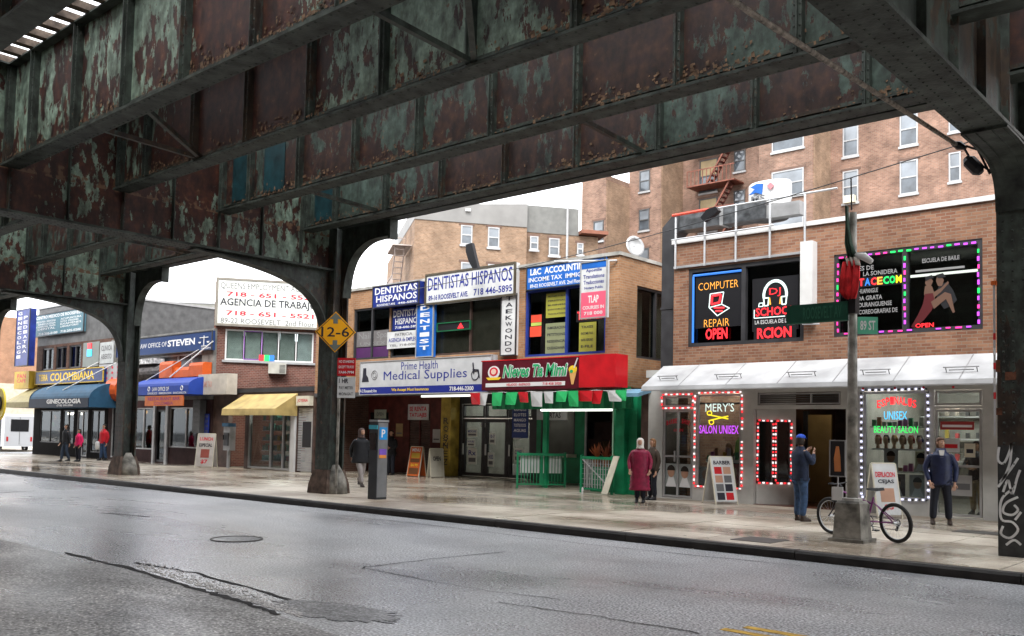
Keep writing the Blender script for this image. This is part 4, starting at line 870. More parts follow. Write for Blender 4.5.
MB().box(ML+.3, MR-.3, 22.13, 30.5, MZ, MZ+.2).build('floor_slab', soffit, mb_); MB().box(ML+.3, MR-.3, 22.13, 30.5, MT-.4, MT-.25).build('roof', dgrey, mb_)
MB().box(ML-.03, MR+.05, 21.77, 22.17, MT, MT+.1).build('coping', conc, mb_); MB().box(MR-.34, MR+.05, 22.17, 30.83, MT, MT+.1).build('coping', conc, mb_)
glass_u = glass('upper_glass_clear', clear=.7)
def upper_win(r, us, m=dark, gl=None, blind=None, depth=1.5, F=F0):
    a, b, c, d = r; f = frame_mb(F, a, b, c, d, .07, -.2, -.04, us).build('window', m, mb_)
    MB(F.M).box(a+.07, b-.07, -.12, -.114, c+.07, d-.07).build('pane', gl or glass_u, f)
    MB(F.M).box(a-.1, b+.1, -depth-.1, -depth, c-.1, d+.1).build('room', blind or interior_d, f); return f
upper_win(r1, [(r1[0]+r1[1])/2]); upper_win(r2, []); 
f = upper_win(r3, [r3[0]+(r3[1]-r3[0])*.48], brown_p, None, mat('tan_blind_light', (.22, .18, .13), .7, var=.15), .14)
upper_win(r4, [r4[0]+(r4[1]-r4[0])*.52], mat('blue_window_frame', (.02, .04, .22), .4), None, interior_d, 1.2)
f = upper_win(s4, [2.0], dark, None, None, .9, FS)
def curtain(F, u0, u1, z0, z1, d, m, par, n=16, seed=0):
    rnd = random.Random(seed); pts = []; 
    for i in range(n*4+1):
        u = u0+(u1-u0)*i/(n*4); pts.append((u, d+.03*math.sin(i*math.pi/2+rnd.uniform(-.4, .4))))
    mb = MB(F.M)
    for a, b in zip(pts[:-1], pts[1:]): mb.quad((a[0], a[1], z0), (b[0], b[1], z0), (b[0], b[1], z1), (a[0], a[1], z1))
    return mb.build('curtain', m, par, True)
curt = mat('beige_curtain', (.42, .36, .26), .8, var=.1)
curtain(FS, s4[0]+.1, s4[0]+.8, s4[2]+.1, s4[3]-.1, -.35, curt, f, 8, 1); curtain(FS, 2.1, 2.95, s4[2]+.1, s4[3]-.1, -.35, curt, f, 8, 2)
curtain(F0, r4[0]+.15, r4[0]+.7, r4[2]+.1, r4[3]-.1, -.6, mat('pink_curtain', (.30, .2, .22), .8), mb_, 6, 3); curtain(F0, r4[1]-.7, r4[1]-.1, r4[2]+.1, r4[3]-.1, -.6, curt, mb_, 6, 4)
# soffit beam under the overhang
MB().box(ML, MR, 21.83, 22.1, 2.95, MZ-.002).build('lintel', dgrey, mb_)
# ---- signs on the upper floor
t, q = sign('dentist_sign', 'large white DENTISTAS HISPANOS sign with phone number over the dark upper bay', F0, (425, 272, 516, 291), white_b, tan_p if 0 else mat('bronze_frame', (.10, .085, .06), .4, .4), [
    ('DENTISTAS HISPANOS', .03, .97, .45, .88, blue_t, .01), ('89-16 ROOSEVELT AVE.', .04, .5, .12, .30, blue_t, .03), ('718 446-5895', .56, .97, .12, .34, blue_t, .02)], th=.2, rect=(-23.25, -19.15, 6.02, 7.06), fwid=.07)
sign('dentist_sign', 'blue DENTISTAS HISPANOS sign projecting above the roof line at left', F0, (0, 0, 0, 0), blue if 0 else dblue, dark, [
    ('DENTISTAS', .05, .96, .60, .92, white_t), ('HISPANOS', .08, .96, .24, .54, white_t), ('ROOSEVELT AVE', .1, .5, .06, .16, white_t), ('446-5895', .56, .96, .06, .16, white_t)], th=.25, rect=(-25.95, -23.5, 6.1, 6.88), d=.02, fwid=.03)
sign('dentist_sign', 'smaller blue DENTISTAS HISPANOS sign inside the upper window frame', F0, (0, 0, 0, 0), dblue, None, [
    ('DENTISTAS', .03, .97, .60, .92, white_t), ('HISPANOS', .1, .97, .26, .54, white_t), ('718-446-5895', .1, .95, .06, .18, white_t)], th=.06, rect=(r2[0]+.06, r2[1]-.02, 5.28, 6.05), d=-.1)
sign('agency_sign', 'white AGENCIA DE EMPLEO board under the smaller blue dentist sign', F0, (0, 0, 0, 0), white_b, None, [
    ('PATRICIA', .25, .8, .72, .9, grey_t), ('AGENCIA de EMPLEO', .05, .95, .38, .62, blue_t), ('TEL. 718-000', .08, .9, .12, .25, grey_t)], th=.05, rect=(r2[0]-.1, r2[1]+.0, 4.62, 5.22), d=.0)
# vertical blade signs
sign('dentist_sign', 'narrow vertical blue DENTIST blade sign beside the dark bay', F0, (0, 0, 0, 0), blue2, lgrey, [(c, .22, .78, .885-k*.125, .965-k*.125, white_t, .03) for k, c in enumerate('DENTIST')], th=.14, rect=F0.rect(417, 305, 432.5, 356.5, .14), d=.0, fwid=.03)
sign('taekwondo_sign', 'narrow vertical white TAEKWONDO sign with black letters', F0, (0, 0, 0, 0), white_b, dark, [(c, .3, .75, .895-k*.105, .965-k*.105, black_t, .02) for k, c in enumerate('TAEKWONDO')], th=.12, rect=F0.rect(501.5, 295, 515.5, 355, .12), d=.0, fwid=.03)
sign('accounting_sign', 'bright blue L&C ACCOUNTING SERVICES board along the roof edge', F0, (0, 0, 0, 0), blue2, dark, [
    ('L&C  ACCOUNTING  SER', .05, .98, .62, .9, white_t, .03), ('INCOME TAX  IMMIGRATION', .03, .98, .33, .52, white_t, .02), ('89-02 ROOSEVELT AVE. 2nd Floor', .05, .72, .08, .24, white_t, .02)], th=.12, rect=(-18.75, -15.75, 6.13, 6.86), fwid=.03)
FB = Frame(-16.3, 20.75, 0); FBR = (FB.at(580.5, 290, .1)[0], FB.at(607, 290, .1)[0], FB.at(594, 318, .1)[1], FB.at(594, 261, .1)[1])
t, q = sign('blade_sign', 'hanging white and pink TLAP blade sign with blue top strip', FB, (0, 0, 0, 0), white_b, lgrey, [
    ('Apostille', .2, .8, .80, .87, blue_t), ('Translations', .1, .9, .70, .77, blue_t), ('Traducciones', .12, .88, .60, .67, blue_t), ('Notary Public', .15, .85, .50, .56, blue_t)], th=.1, rect=FBR, fwid=.03)
a, b, c, d = FBR; h = d-c; MB(FB.M).box(a+.03, b-.03, .1, .104, d-.2, d-.03).build('blue_strip', blue2, t); MB(FB.M).box(a+.03, b-.03, .1, .104, c+.03, c+h*.46).build('pink_panel', mat('pink_print', (.72, .1, .17), .5, var=0), t)
w = b-a; letters(FB, 'TLAP', a+w*.3, a+w*.7, c+h*.27, c+h*.4, white_t, t, .108, .03); letters(FB, 'COURSES IN', a+w*.1, a+w*.9, c+h*.16, c+h*.22, white_t, t, .108, .02); letters(FB, '718 000', a+w*.15, a+w*.85, c+h*.06, c+h*.12, white_t, t, .108, .02)
MB().tube([(-15.4, 21.8, 6.72), (-16.8, 20.65, 6.66)], .03, 6).build('arm', lgrey, t); MB().tube([(-16.6, 21.8, 6.9), (-16.3, 20.7, 6.6)], .02, 6).build('arm', lgrey, t)
# notices in the accounting window
yn = mat('olive_notice', (.28, .27, .04), .6, var=.1); gn = mat('grey_green_notice', (.20, .22, .12), .6, var=.1)
for (a, b, c, d, m_, tx, nm) in [(-18.15, -17.0, 5.25, 6.0, yn, ['NOTARY PUBLIC', 'PERSONAL', 'BUSINESS', 'DIVORCE', 'TRANSLATIONS'], 'olive notice sheet upper left in the accounting window'), (-18.15, -17.0, 4.15, 5.08, gn, ['INMIGRACION', 'PETITIONS', 'RESIDENCIA', 'CIUDADANIA'], 'grey-green notice sheet lower left in the accounting window'), (-16.85, -15.95, 4.15, 5.02, yn, ['TAXES', 'INCOME TAX', 'RAPID REFUND', 'E-FILE'], 'olive TAXES notice in the right accounting window pane'), (-16.85, -16.3, 5.3, 5.9, gn, ['COPIES', 'FAX'], 'small grey-green notice high in the right accounting pane')]:
    a += .0; t = thing('window_notice', nm, 'notice', F0.W((a+b)/2, -.2, c)); MB(F0.M).box(a+.02, b-.25, -.105, -.10, c, d).build('sheet', m_, t)
    for k, s in enumerate(tx): h = (d-c)/(len(tx)+.5); letters(F0, s, a+.1, b-.36, d-h*(k+1)+.02, d-h*(k+1)+h*.5, black_t, t, -.096, .02)
t = thing('led_display', 'red glowing text display behind the accounting window beside the blade sign', 'display', F0.W(-16.6, -.3, 5)); MB(F0.M).box(-16.95, -15.95, -.11, -.105, 5.05, 5.4).build('case', black, t); letters(F0, 'TAX 021', -16.9, -16.0, 5.1, 5.36, NE['red'], t, -.09, .02)
t = thing('paper_notice', 'red and yellow papers stuck inside the left accounting pane', 'notice', F0.W(-18.5, -.2, 4.8)); MB(F0.M).box(-18.72, -18.3, -.105, -.1, 5.15, 5.38).build('sheet', mat('hot_red', (.75, .08, .04), .5), t); MB(F0.M).box(-18.72, -18.3, -.105, -.1, 5.04, 5.14).build('sheet', mat('lime_sheet', (.4, .5, .1), .5), t); MB(F0.M).box(-18.76, -18.3, -.105, -.1, 4.7, 5.02).build('sheet', MATS['hot_red'], t)
t = thing('led_display', 'green-framed scrolling display with red arrow in the dark dentist bay', 'display', F0.W(-22, 0, 5.2)); u0_, u1_, z0_, z1_ = F0.rect(437, 327, 470, 336, .05); frame_mb(F0, u0_, u1_, 5.08, 5.38, .03, .0, .07).build('frame', mat('green_case', (.01, .12, .05), .4), t); MB(F0.M).box(u0_+.03, u1_-.03, 0, .04, 5.11, 5.35).build('case', black, t)
MB(F0.M).prism([(u1_-.55, .045, 5.14), (0, 0, 0)][:0] or [(u1_-.6, 5.14), (u1_-.3, 5.14), (u1_-.45, 5.33)], 'y', .045, .05).build('arrow', NE['red'], t)
# lettering on the left first-floor window
t = thing('window_lettering', 'white shop lettering on the leftmost upper window over a purple strip', 'lettering', F0.W(r1[0], 0, 4.4)); 
MB(F0.M).box(r1[0]+.08, r1[1]-.08, -.11, -.105, 4.38, 4.75).build('purple_strip', mat('purple_strip', (.07, .02, .09), .5), t)
MB(F0.M).box(r1[0]+.08, r1[1]-.08, -.11, -.105, 4.78, 5.35).build('frosted_strip', mat('frosted', (.16, .15, .15), .5), t)
letters(F0, 'Nails Spa', r1[0]+.2, r1[1]-.2, 5.0, 5.3, lt, t, -.1, .01); letters(F0, 'UNISEX', r1[0]+.3, r1[1]-.3, 4.82, 4.95, lt, t, -.1, .01)
# ---- Prime Health medical supplies sign
t, q = sign('medical_supply_sign', 'long white Prime Health Medical Supplies sign with navy strip below', F0, (0, 0, 0, 0), mat('pale_blue_board', (.47, .48, .49), .4, var=.08), lgrey, [
    ('Prime Health', .34, .62, .70, .93, blue_t, .0), ('Medical Supplies', .20, .83, .34, .68, blue_t, .0)], th=.25, rect=(F0.at(360, 380, .25)[0], F0.at(492, 380, .25)[0], 2.98, 4.18), fwid=.03)
MB(F0.M).box(q[0]+.02, q[1]-.02, .25, .256, 3.0, 3.25).build('navy_strip', blue_t, t)
letters(F0, '89-12 Roosevelt Ave', -26.6, -25.6, 3.06, 3.18, white_t, t, .262, .02); letters(F0, 'We Accept Most Insurances', -24.8, -22.9, 3.06, 3.19, yellow_t, t, .262, .02); letters(F0, '718-446-2300', -21.9, -20.8, 3.05, 3.2, white_t, t, .262, .03)
# mark: walker figure, wheel and wheelchair
MB(F0.M).prism([(-26.45, 3.45), (-26.05, 3.45), (-26.1, 3.6), (-26.2, 3.7), (-26.22, 3.95), (-26.38, 3.95), (-26.4, 3.65)], 'y', .251, .258).build('figure_mark', black_t, t)
MB(F0.M).ring((-25.75, .256, 3.68), .16, .012, 'y', 20, 4).ring((-25.75, .256, 3.68), .09, .01, 'y', 16, 4).build('wheel_mark', grey_t, t)
MB(F0.M).ring((-20.75, .256, 3.55), .16, .02, 'y', 18, 4).bar((-20.85, .256, 3.95), (-20.8, .256, 3.6), .04).bar((-20.85, .256, 3.72), (-20.6, .256, 3.70), .05).bar((-20.6, .256, 3.7), (-20.55, .256, 3.45), .03).build('wheelchair_mark', black_t, t)
MB().box(-23.3, -21.0, 21.6, 21.68, 2.86, 2.93).build('tube_light', glow('sign_tube', (1, .98, .9), 1.2), t)
# ---- Nieves Tia Mimi box sign
NX0 = F0.at(482, 372, .55)[0]; NX1 = F0.at(580, 370, .55)[0]; NX2 = F0.at(615.5, 370, .6)[0]; _k = (NX1-NX0)/3.25; FNieves = F0; F0_ = F0
F0 = Frame(0, 21.83); F0.M = F0.M @ Matrix(((_k, 0, 0, NX0+19.9*_k), (0, 1, 0, 0), (0, 0, 1, 0), (0, 0, 0, 1)))
t, q = sign('ice_cream_sign', 'maroon Nieves Tia Mimi box sign with ice cream cone and bright red right end', F0, (0, 0, 0, 0), maroon, None, [], th=.55, rect=(-19.9, -16.65, 3.02, 3.93))
fbox(F0_, NX1+.003, NX2, 0, .6, 3.04, 3.97).build('red_end_box', redb, t); fbox(F0, -19.93, -16.65, .5, .56, 3.93, 3.96).build('edge', redb, t)
for k, (s, a, b) in enumerate([('Nieves', -19.1, -18.05), ('Tia', -17.92, -17.62), ('Mimi', -17.5, -16.95)][:0] or [('Nieves', -19.15, -18.28), ('Tia', -18.18, -17.82), ('Mimi', -17.72, -17.08)]):
    letters(F0, s, a-.02, b+.02, 3.38, 3.80, white_t, t, .556, .075, slant=.15); letters(F0, s, a, b, 3.4, 3.78, green_t, t, .565, .025, slant=.15)
MB(F0.M).box(-19.75, -17.1, .55, .562, 3.12, 3.24).build('white_strip', white_t, t); letters(F0, 'HELADOS - RASPADOS', -19.0, -18.2, 3.14, 3.22, red_t, t, .57, .02); letters(F0, '718 458 2020', -17.8, -17.2, 3.14, 3.22, red_t, t, .57, .02)
MB(F0.M).prism([(-19.47+.21*math.cos(i*math.pi/9), 3.58+.2*math.sin(i*math.pi/9)) for i in range(18)], 'y', .551, .56).build('badge', white_t, t)
MB(F0.M).prism([(-19.47+.15*math.cos(i*math.pi/8), 3.6+.14*math.sin(i*math.pi/8)) for i in range(16)], 'y', .561, .566).build('badge_ring', red_t, t)
MB(F0.M).prism([(-19.47+.09*math.cos(i*math.pi/6), 3.6+.09*math.sin(i*math.pi/6)) for i in range(12)], 'y', .567, .57).build('badge_face', mat('peach', (.7, .5, .4), .5, var=0), t)
MB(F0.M).prism([(-19.74, 3.42), (-19.2, 3.42), (-19.28, 3.34), (-19.66, 3.34)], 'y', .561, .566).build('badge_ribbon', yellow_t, t)
MB(F0.M).prism([(-16.98, 3.55), (-16.74, 3.55), (-16.84, 3.14), (-16.9, 3.14)], 'y', .551, .56).build('cup_mark', mat('waffle', (.65, .35, .12), .5, var=0), t)
MB(F0.M).prism([(-16.86+.13*math.cos(i*math.pi/6), 3.58+.11*math.sin(i*math.pi/6)) for i in range(12)], 'y', .561, .566).build('scoop_mark', yellow_t, t)
MB(F0.M).prism([(-16.9+.05*math.cos(i*math.pi/4), 3.52+.05*math.sin(i*math.pi/4)) for i in range(8)], 'y', .567, .57).build('scoop_mark', green_t, t)
MB(F0.M).bar((-16.82, .56, 3.62), (-16.72, .56, 3.9), .03).build('straw_mark', white_t, t)
F0 = F0_
# ---------------------------------------------------------------- ground-floor shopfronts, recessed
YR = 24.3; FR = Frame(0, YR)
MB().prism([(21.9, 0), (YR+3, 0), (YR+3, .10), (YR, .10)], 'x', ML, MR).build('entrance_ramp', slab_m, mb_)
ops = [(-29.9+.6, -28.0, .1, 2.5), (-26.9, -25.6, .1, 2.6), (-24.0, -20.6, .12, 2.75), (-20.2, -18.75, 1.0, 2.75), (-18.35, -15.9, .25, 2.75)]
wall_open(FR, ML, -24.6, 0, 3.1, ops[:2], .15).build('shopfront', redbrown, mb_)
wall_open(FR, -24.1, -20.4, 0, 3.1, [ops[2]], .15).build('shopfront', dark, mb_)
wall_open(FR, -20.4, -15.5, 0, 3.1, ops[3:], .15).build('shopfront', green_p, mb_)
MB().box(-24.62, -24.12, YR-.45, YR, .1, 3.1).build('pier', yellow_b if 0 else mat('grubby_yellow', (.42, .30, .05), .6, var=.35, vs=3), mb_)
letters(Frame(0, YR-.45), 'Z', -24.5, -24.25, 1.2, 1.4, black_t, mb_, .004, .0, name='graffiti'); 
for k in range(6): letters(Frame(0, YR-.45), 'ZEN8QR'[k], -24.48, -24.22, .5+k*.3, .72+k*.3, black_t, mb_, .004, .0, name='graffiti')
# left: maroon doors, roll shutters
for (a, b, c, d) in ops[:2]:
    f = frame_mb(FR, a, b, c, d, .06, -.1, 0, [(a+b)/2]).build('door', redbrown, mb_); MB(FR.M).box(a+.06, b-.06, -.08, -.06, c+.06, d-.06).build('pane', glass_dark, f)
for k in range(24): MB(FR.M).box(-26.88, -25.62, -.055, -.04, .15+k*.1, .235+k*.1).build('shutter_slat', brown_p, mb_)
sign('shop_notice', 'red and white FOR RENT poster above the brown shutter', FR, (0, 0, 0, 0), white_b, None, [('SE RENTA', .08, .92, .55, .85, red_t, .03), ('TATUAJES', .08, .92, .12, .45, red_t, .03)], th=.03, rect=(-26.9, -25.75, 2.15, 2.75))
sign('shop_notice', 'small pale notice over the maroon doorway behind the kiosk', FR, (0, 0, 0, 0), mat('pale_green', (.4, .45, .38), .5), None, [('OPEN', .2, .8, .3, .7, grey_t)], th=.03, rect=(-28.9, -28.2, 2.2, 2.55))
# medical supplies glass doors
MB().box(-24.1, -20.4, YR+3, YR+3.1, .1, 3.1).box(-24.1, -24.0, YR+.1, YR+3, .1, 3.1).box(-20.5, -20.4, YR+.1, YR+3, .1, 3.1).build('room', interior, mb_)
MB().box(-23.5, -21, YR+1.5, YR+1.6, 2.9, 2.98).build('tube_light', glow('med_tube', (1, .98, .9), 40), mb_)
for k in range(3):
    a = -23.95+k*1.13; f = frame_mb(FR, a, a+1.08, .14, 2.2, .12, -.12, -.02, zs=[]).build('door', dark, mb_); MB(FR.M).box(a+.12, a+.96, -.08, -.074, .26, 2.08).build('pane', glass_c, f)
    MB(FR.M).box(a+.06, a+.1, 0, .05, .9, 1.3).build('handle', galv, f)
    f = frame_mb(FR, a, a+1.08, 2.24, 2.73, .06, -.12, -.02).build('transom', dark, mb_); MB(FR.M).box(a+.06, a+1.02, -.08, -.074, 2.3, 2.67).build('pane', glass_c, f)
pap = mat('paper', (.62, .64, .6), .6, var=.05)
for k, (a, z, w, h) in enumerate([(-23.75, 1.55, .5, .28), (-23.7, .55, .45, .6), (-23.75, 1.2, .4, .25), (-22.65, 1.3, .3, .4), (-21.5, 1.5, .35, .3), (-21.45, .7, .4, .5), (-22.7, .5, .3, .5), (-23.1, 1.9, .25, .15)]):
    t = thing('door_notice', ['wide white notice at eye level on the left medical shop door', 'tall white notice low on the left medical shop door', 'small paper under the wide notice on the left medical door', 'white paper on the middle medical shop door', 'white paper high on the right medical shop door', 'tall paper low on the right medical shop door', 'tall paper low on the middle medical shop door', 'tiny paper at the top of the left medical shop door'][k], 'notice', FR.W(a, -.05, z)); MB(FR.M).box(a, a+w, -.06, -.055, z, z+h).build('sheet', pap, t)
    letters(FR, ['MEDICARE', 'Rx', 'HOURS', '10-7', 'SALE', 'CANES', 'SHOES', 'PUSH'][k], a+.04, a+w-.04, z+h*.55, z+h*.85, blue_t, t, -.05, .02); MB(FR.M).box(a+.05, a+w-.05, -.052, -.05, z+h*.15, z+h*.4).build('print_block', grey_t, t)
for k in range(5): MB().box(-23.9+k*.7, -23.4+k*.7, YR+2.5, YR+2.9, .1, .5+.3*(k % 3)).build('stock_box', [white, lgrey, teal_blue][k % 3], mb_)
# ice cream shop front: counter window, display window, green trim
MB().box(-20.4, -15.5, YR+2.6, YR+2.7, .1, 3.1).box(-18.6, -18.5, YR+.1, YR+2.6, .1, 3.1).build('room', interior_d, mb_)
MB().box(-20.1, -18.9, YR+1.2, YR+1.3, 2.8, 2.86).build('tube_light', glow('ice_tube', (1, .95, .85), 30), mb_)
f = frame_mb(FR, -18.35, -15.9, .25, 2.75, .06, -.1, 0, [-17.1]).build('window', lgrey, mb_); MB(FR.M).box(-18.29, -15.96, -.06, -.054, .31, 2.69).build('pane', glass_d, f)
f = frame_mb(FR, -20.2, -18.75, 1.0, 2.75, .05, -.1, 0).build('window', dark, mb_); MB(FR.M).box(-20.15, -18.8, -.06, -.054, 1.05, 2.7).build('pane', glass_d, f)
MB().box(-19.75, -18.65, YR-.5, YR-.02, .95, 1.05).build('counter', cream, mb_)
MB().box(-15.5, -15.2, 22.0, 22.3, 0, 3.1).box(-15.2, -14.9, 22.2, 22.5, 0, 2.95).build('post', green_p, mb_)
MB().box(-20.3, -14.9, 21.95, 22.0, 2.45, 2.94).build('trim', green_p, mb_)
for k in range(14): MB().box(-20.25+k*.385, -20.12+k*.385, 21.93, 21.948, 2.47, 2.92).build('trim_slat', mat('light_green_paint', (.03, .30, .13), .5), mb_)
MB().box(-18.55, -18.38, 22.4, 22.5, 0, 2.9).box(-15.85, -15.75, 22.4, 22.5, 0, 2.9).build('post', green_p, mb_)
MB().tube([(-18.3, 22.0, 2.42), (-15.6, 22.0, 2.42)], .03, 6).build('tube_light', glow('green_front_tube', (.95, 1, .92), 5), mb_)
for k in range(6):
    x = -18.2+k*.38; MB().box(x, x+.3, YR+.25, YR+.3, .5+.3*(k % 2), 1.2+.3*(k % 2)).build('display_card', [mat('fruit_red', (.4, .06, .04)), mat('mango', (.5, .3, .05)), mat('lime', (.2, .35, .06))][k % 3], mb_)
for (a, b, c, d, m_) in ((-28.9, -28.3, 1.2, 1.9, 'pale'), (-25.5, -25.1, 1.3, 1.8, 'white'), (-27.6, -27.2, 1.5, 2.0, 'tan')):
    t = thing('wall_notice', {'pale': 'pale notice pasted on the maroon door glass', 'white': 'white notice between the shutter and yellow pier', 'tan': 'tan notice on the maroon pier between the doors'}[m_], 'notice', FR.W(a, .01, c)); MB(FR.M).box(a, b, .005, .012, c, d).build('sheet', mat('notice_'+m_, {'pale': (.35, .37, .33), 'white': (.5, .5, .48), 'tan': (.35, .25, .12)}[m_], .6), t); MB(FR.M).box(a+.05, b-.05, .013, .016, c+.1, d-.35).build('print_block', grey_t, t)
MB().box(-15.5, -15.2, 22.3, YR, 0, 2.9).build('end_panel', green_p, mb_)
for px in (612,): 
    u, z = F0.at(px, 400); MB().tube([(u, 21.9, 0), (u, 21.9, 3.0)], .02, 6).build('hose_pole', mat('pale_green_pole', (.3, .5, .35), .5), mb_)
# gap wall between the buildings
MB().box(-15.3, -13.6, 27.5, 27.6, 0, 3.6).build('gap_wall', b_brown, mb_)
MB().box(-14.6, -14.25, 21.95, 23, 0, 2.9).build('gap_panel', brown_p, mb_)
aw2 = thing('awning', 'small pale blue canopy over the gap beside the green shopfront', 'awning', (-14.8, 21.8, 2.8)); MB().prism([(21.85, 3.0), (21.2, 2.85), (21.2, 2.75), (21.85, 2.9)], 'x', -15.0, -14.2).build('canvas', mat('pale_blue_canvas', (.15, .3, .42), .6), aw2)
# blue menu boards at the counter
sign('menu_board', 'tall blue menu board hanging beside the ice cream counter', Frame(0, 22.6), (0, 0, 0, 0), navy, None, [(s, .12, .9, .86-k*.14, .94-k*.14, white_t, .01) for k, s in enumerate(['NIEVES', 'RASPADOS', 'ELOTES', 'MANGO', 'TOSTILOCOS', 'AGUAS'])], th=.04, rect=(-19.98, -19.32, 1.55, 2.75))
sign('menu_board', 'wide blue and white menu board above the ice cream counter', Frame(0, 23.2), (0, 0, 0, 0), white_b, None, [('BIONICOS', .1, .9, .6, .9, blue_t), ('TORTAS', .2, .8, .1, .4, black_t)], th=.04, rect=(-19.45, -18.2, 2.15, 2.75))
# papel picado and pennants under the sign
bun = thing('paper_bunting', 'string of green, white and red paper flags under the ice cream sign', 'bunting', (-17.5, 21.15, 2.9))
MB().tube([(-20.4+i*.6, 21.15, 2.95-.04*(i % 2)) for i in range(11)], .008, 4).build('string', white, bun)
rnd = random.Random(9); cols = [redb, white_b, mat('flag_green', (.02, .42, .12), .6)]
pts = [-20.5, -20.1, -19.55, -19.0, -18.5, -18.0, -17.5, -17.0, -16.6, -16.2, -15.7, -15.2, -14.9]
order = [0, 1, 2, 2, 0, 1, 1, 2, 2, 0, 0, 1, 2]
for k, x in enumerate(pts):
    w = rnd.uniform(.35, .55); h = rnd.uniform(.3, .5); y = 21.13+rnd.uniform(-.03, .03); s = rnd.uniform(-.08, .08)
    v = [(x, y, 2.94), (x+w, y-.02, 2.94), (x+w+s, y-.06, 2.94-h), (x+s, y+.03, 2.94-h*.95)]; MB().loft([[(p[0], p[1], p[2]) for p in v], [(p[0], p[1]+.004, p[2]) for p in v]]).build('flag', cols[order[k]], bun)
# green fences in front of the ice cream shop
def gfence(name_label, p, q, h, seed, tarp=None, mesh_style=False):
    t = thing('fence', name_label, 'fence', (*p, 0)); d = Vector((q[0]-p[0], q[1]-p[1], 0)); L_ = d.length; F = Frame(p[0], p[1], math.atan2(d.y, d.x))
    MB(F.M).box(0, .06, -.03, .03, 0, h+.08).build('post', green_p, t); MB(F.M).box(L_-.06, L_, -.03, .03, 0, h+.08).build('post', green_p, t)
    MB(F.M).box(.06, L_-.06, -.03, .03, h-.04, h+.04).build('rail', green_p, t); MB(F.M).box(.06, L_-.06, -.02, .02, .1, .15).build('rail', green_p, t)
    if L_ > 1.3: MB(F.M).box(L_/2-.03, L_/2+.03, -.03, .03, .15, h-.04).build('post', green_p, t)
    n_ = int(L_/.10)
    for i in range(1, n_):
        u = .06+(L_-.12)*i/n_; MB(F.M).box(u-.011, u+.011, -.011, .011, .15, h-.04).build('picket', galv if mesh_style else green_p, t)
    if mesh_style:
        MB(F.M).bar((.1, .03, h-.05), (L_-.1, .03, .2), .03).build('brace', galv, t)
        for k in range(5): MB(F.M).box(.06, L_-.06, -.008, .008, .25+k*.15, .26+k*.15).build('wire', galv, t)
    if tarp: MB(F.M).box(.12, L_-.12, -.06, -.045, h*.45, h*.97).build('backing_sheet', tarp, t)
    return t
gfence('green picket fence with white sheet behind it, before the ice cream counter', (-19.0, 21.7), (-18.0, 22.9), 1.05, 1, white_b)
gfence('green picket fence panel turned towards the shop wall at the counter', (-18.0, 22.95), (-17.55, 23.0), 1.05, 2, white_b) if 0 else None
gfence('green-posted barrier with grey wire grid and diagonal brace by the display window', (-16.55, 21.75), (-15.4, 21.75), 1.02, 3, None, True)
gfence('short green end barrier returning to the display window', (-16.55, 21.8), (-16.55, 22.9), 1.02, 4, None, True)
# clay figures standing behind the wire barrier
for k, (dx, h, c) in enumerate([(-.05, .55, (.45, .13, .05)), (.28, .62, (.30, .08, .04)), (.62, .5, (.5, .12, .05)), (.9, .66, (.55, .35, .05))]):
    x = -16.45+dx; y = 22.5; t = thing('flower_pot', ['leftmost potted red plant behind the wire barrier', 'second pot with dark red leaves behind the wire barrier', 'third pot with bright red leaves behind the wire barrier', 'rightmost pot with yellow-orange leaves behind the wire barrier'][k], 'potted plant', (x, y, .75), 0, 'potted plants behind the wire barrier')
    MB().ellipses([(.75, .1, .1, x, y), (.95, .15, .15, x, y), (1.0, .15, .15, x, y)], 10).build('pot', mat('terracotta', (.3, .12, .06), .7), t)
    lf = MB(); r_ = random.Random(k)
    for i in range(26):
        a = r_.uniform(0, 6.28); l = r_.uniform(.15, .4)*h/.55; e = r_.uniform(.5, 1.45); q = Vector((x, y, 1.0)); tip = q+Vector((math.cos(a)*math.cos(e)*l, math.sin(a)*math.cos(e)*l, math.sin(e)*l*1.3)); m_ = (q+tip)/2; s = Vector((-math.sin(a), math.cos(a), 0))*.045
        lf.quad(tuple(q), tuple(m_+s), tuple(tip), tuple(m_-s))
    lf.build('leaves', mat('leaf_red_%d' % k, c, .6), t)
MB().box(-16.6, -15.45, 22.3, 22.7, 0, .75).build('planter_bench', green_p, mb_)
t = thing('leaning_board', 'white wooden board leaning on the end of the wire barrier', 'board', (-15.5, 21.4, 0)); MB().loft([[(-15.62, 21.5, .02), (-15.3, 21.35, .02), (-15.3, 21.38, .02), (-15.62, 21.53, .02)], [(-15.35, 21.7, 1.1), (-15.05, 21.55, 1.1), (-15.05, 21.58, 1.1), (-15.35, 21.73, 1.1)]]).build('panel', cream, t)
# satellite dish and roof gear
sdh = thing('satellite_dish', 'grey satellite dish on the roof corner above the blade sign', 'satellite dish', (-15.9, 23.5, 6.98)); 
MB().tube([(-15.9, 23.5, 6.98), (-15.9, 23.5, 7.4)], .03, 6).build('mast', grey, sdh)
mx_ = Matrix.Translation((-15.9, 23.4, 7.45)) @ Matrix.Rotation(R(60), 4, 'Z') @ Matrix.Rotation(R(75), 4, 'X') @ Matrix.Scale(.72, 4)
MB(mx_).ellipses([(0, .05, .05, 0, 0), (.03, .25, .28, 0, 0), (.1, .42, .47, 0, 0), (.085, .42, .47, 0, 0), (.0, .05, .05, 0, 0)], 18).build('dish', lgrey, sdh, True); MB(mx_).tube([(0, .4, .08), (0, .1, .5)], .012, 5).build('feed_arm', grey, sdh)
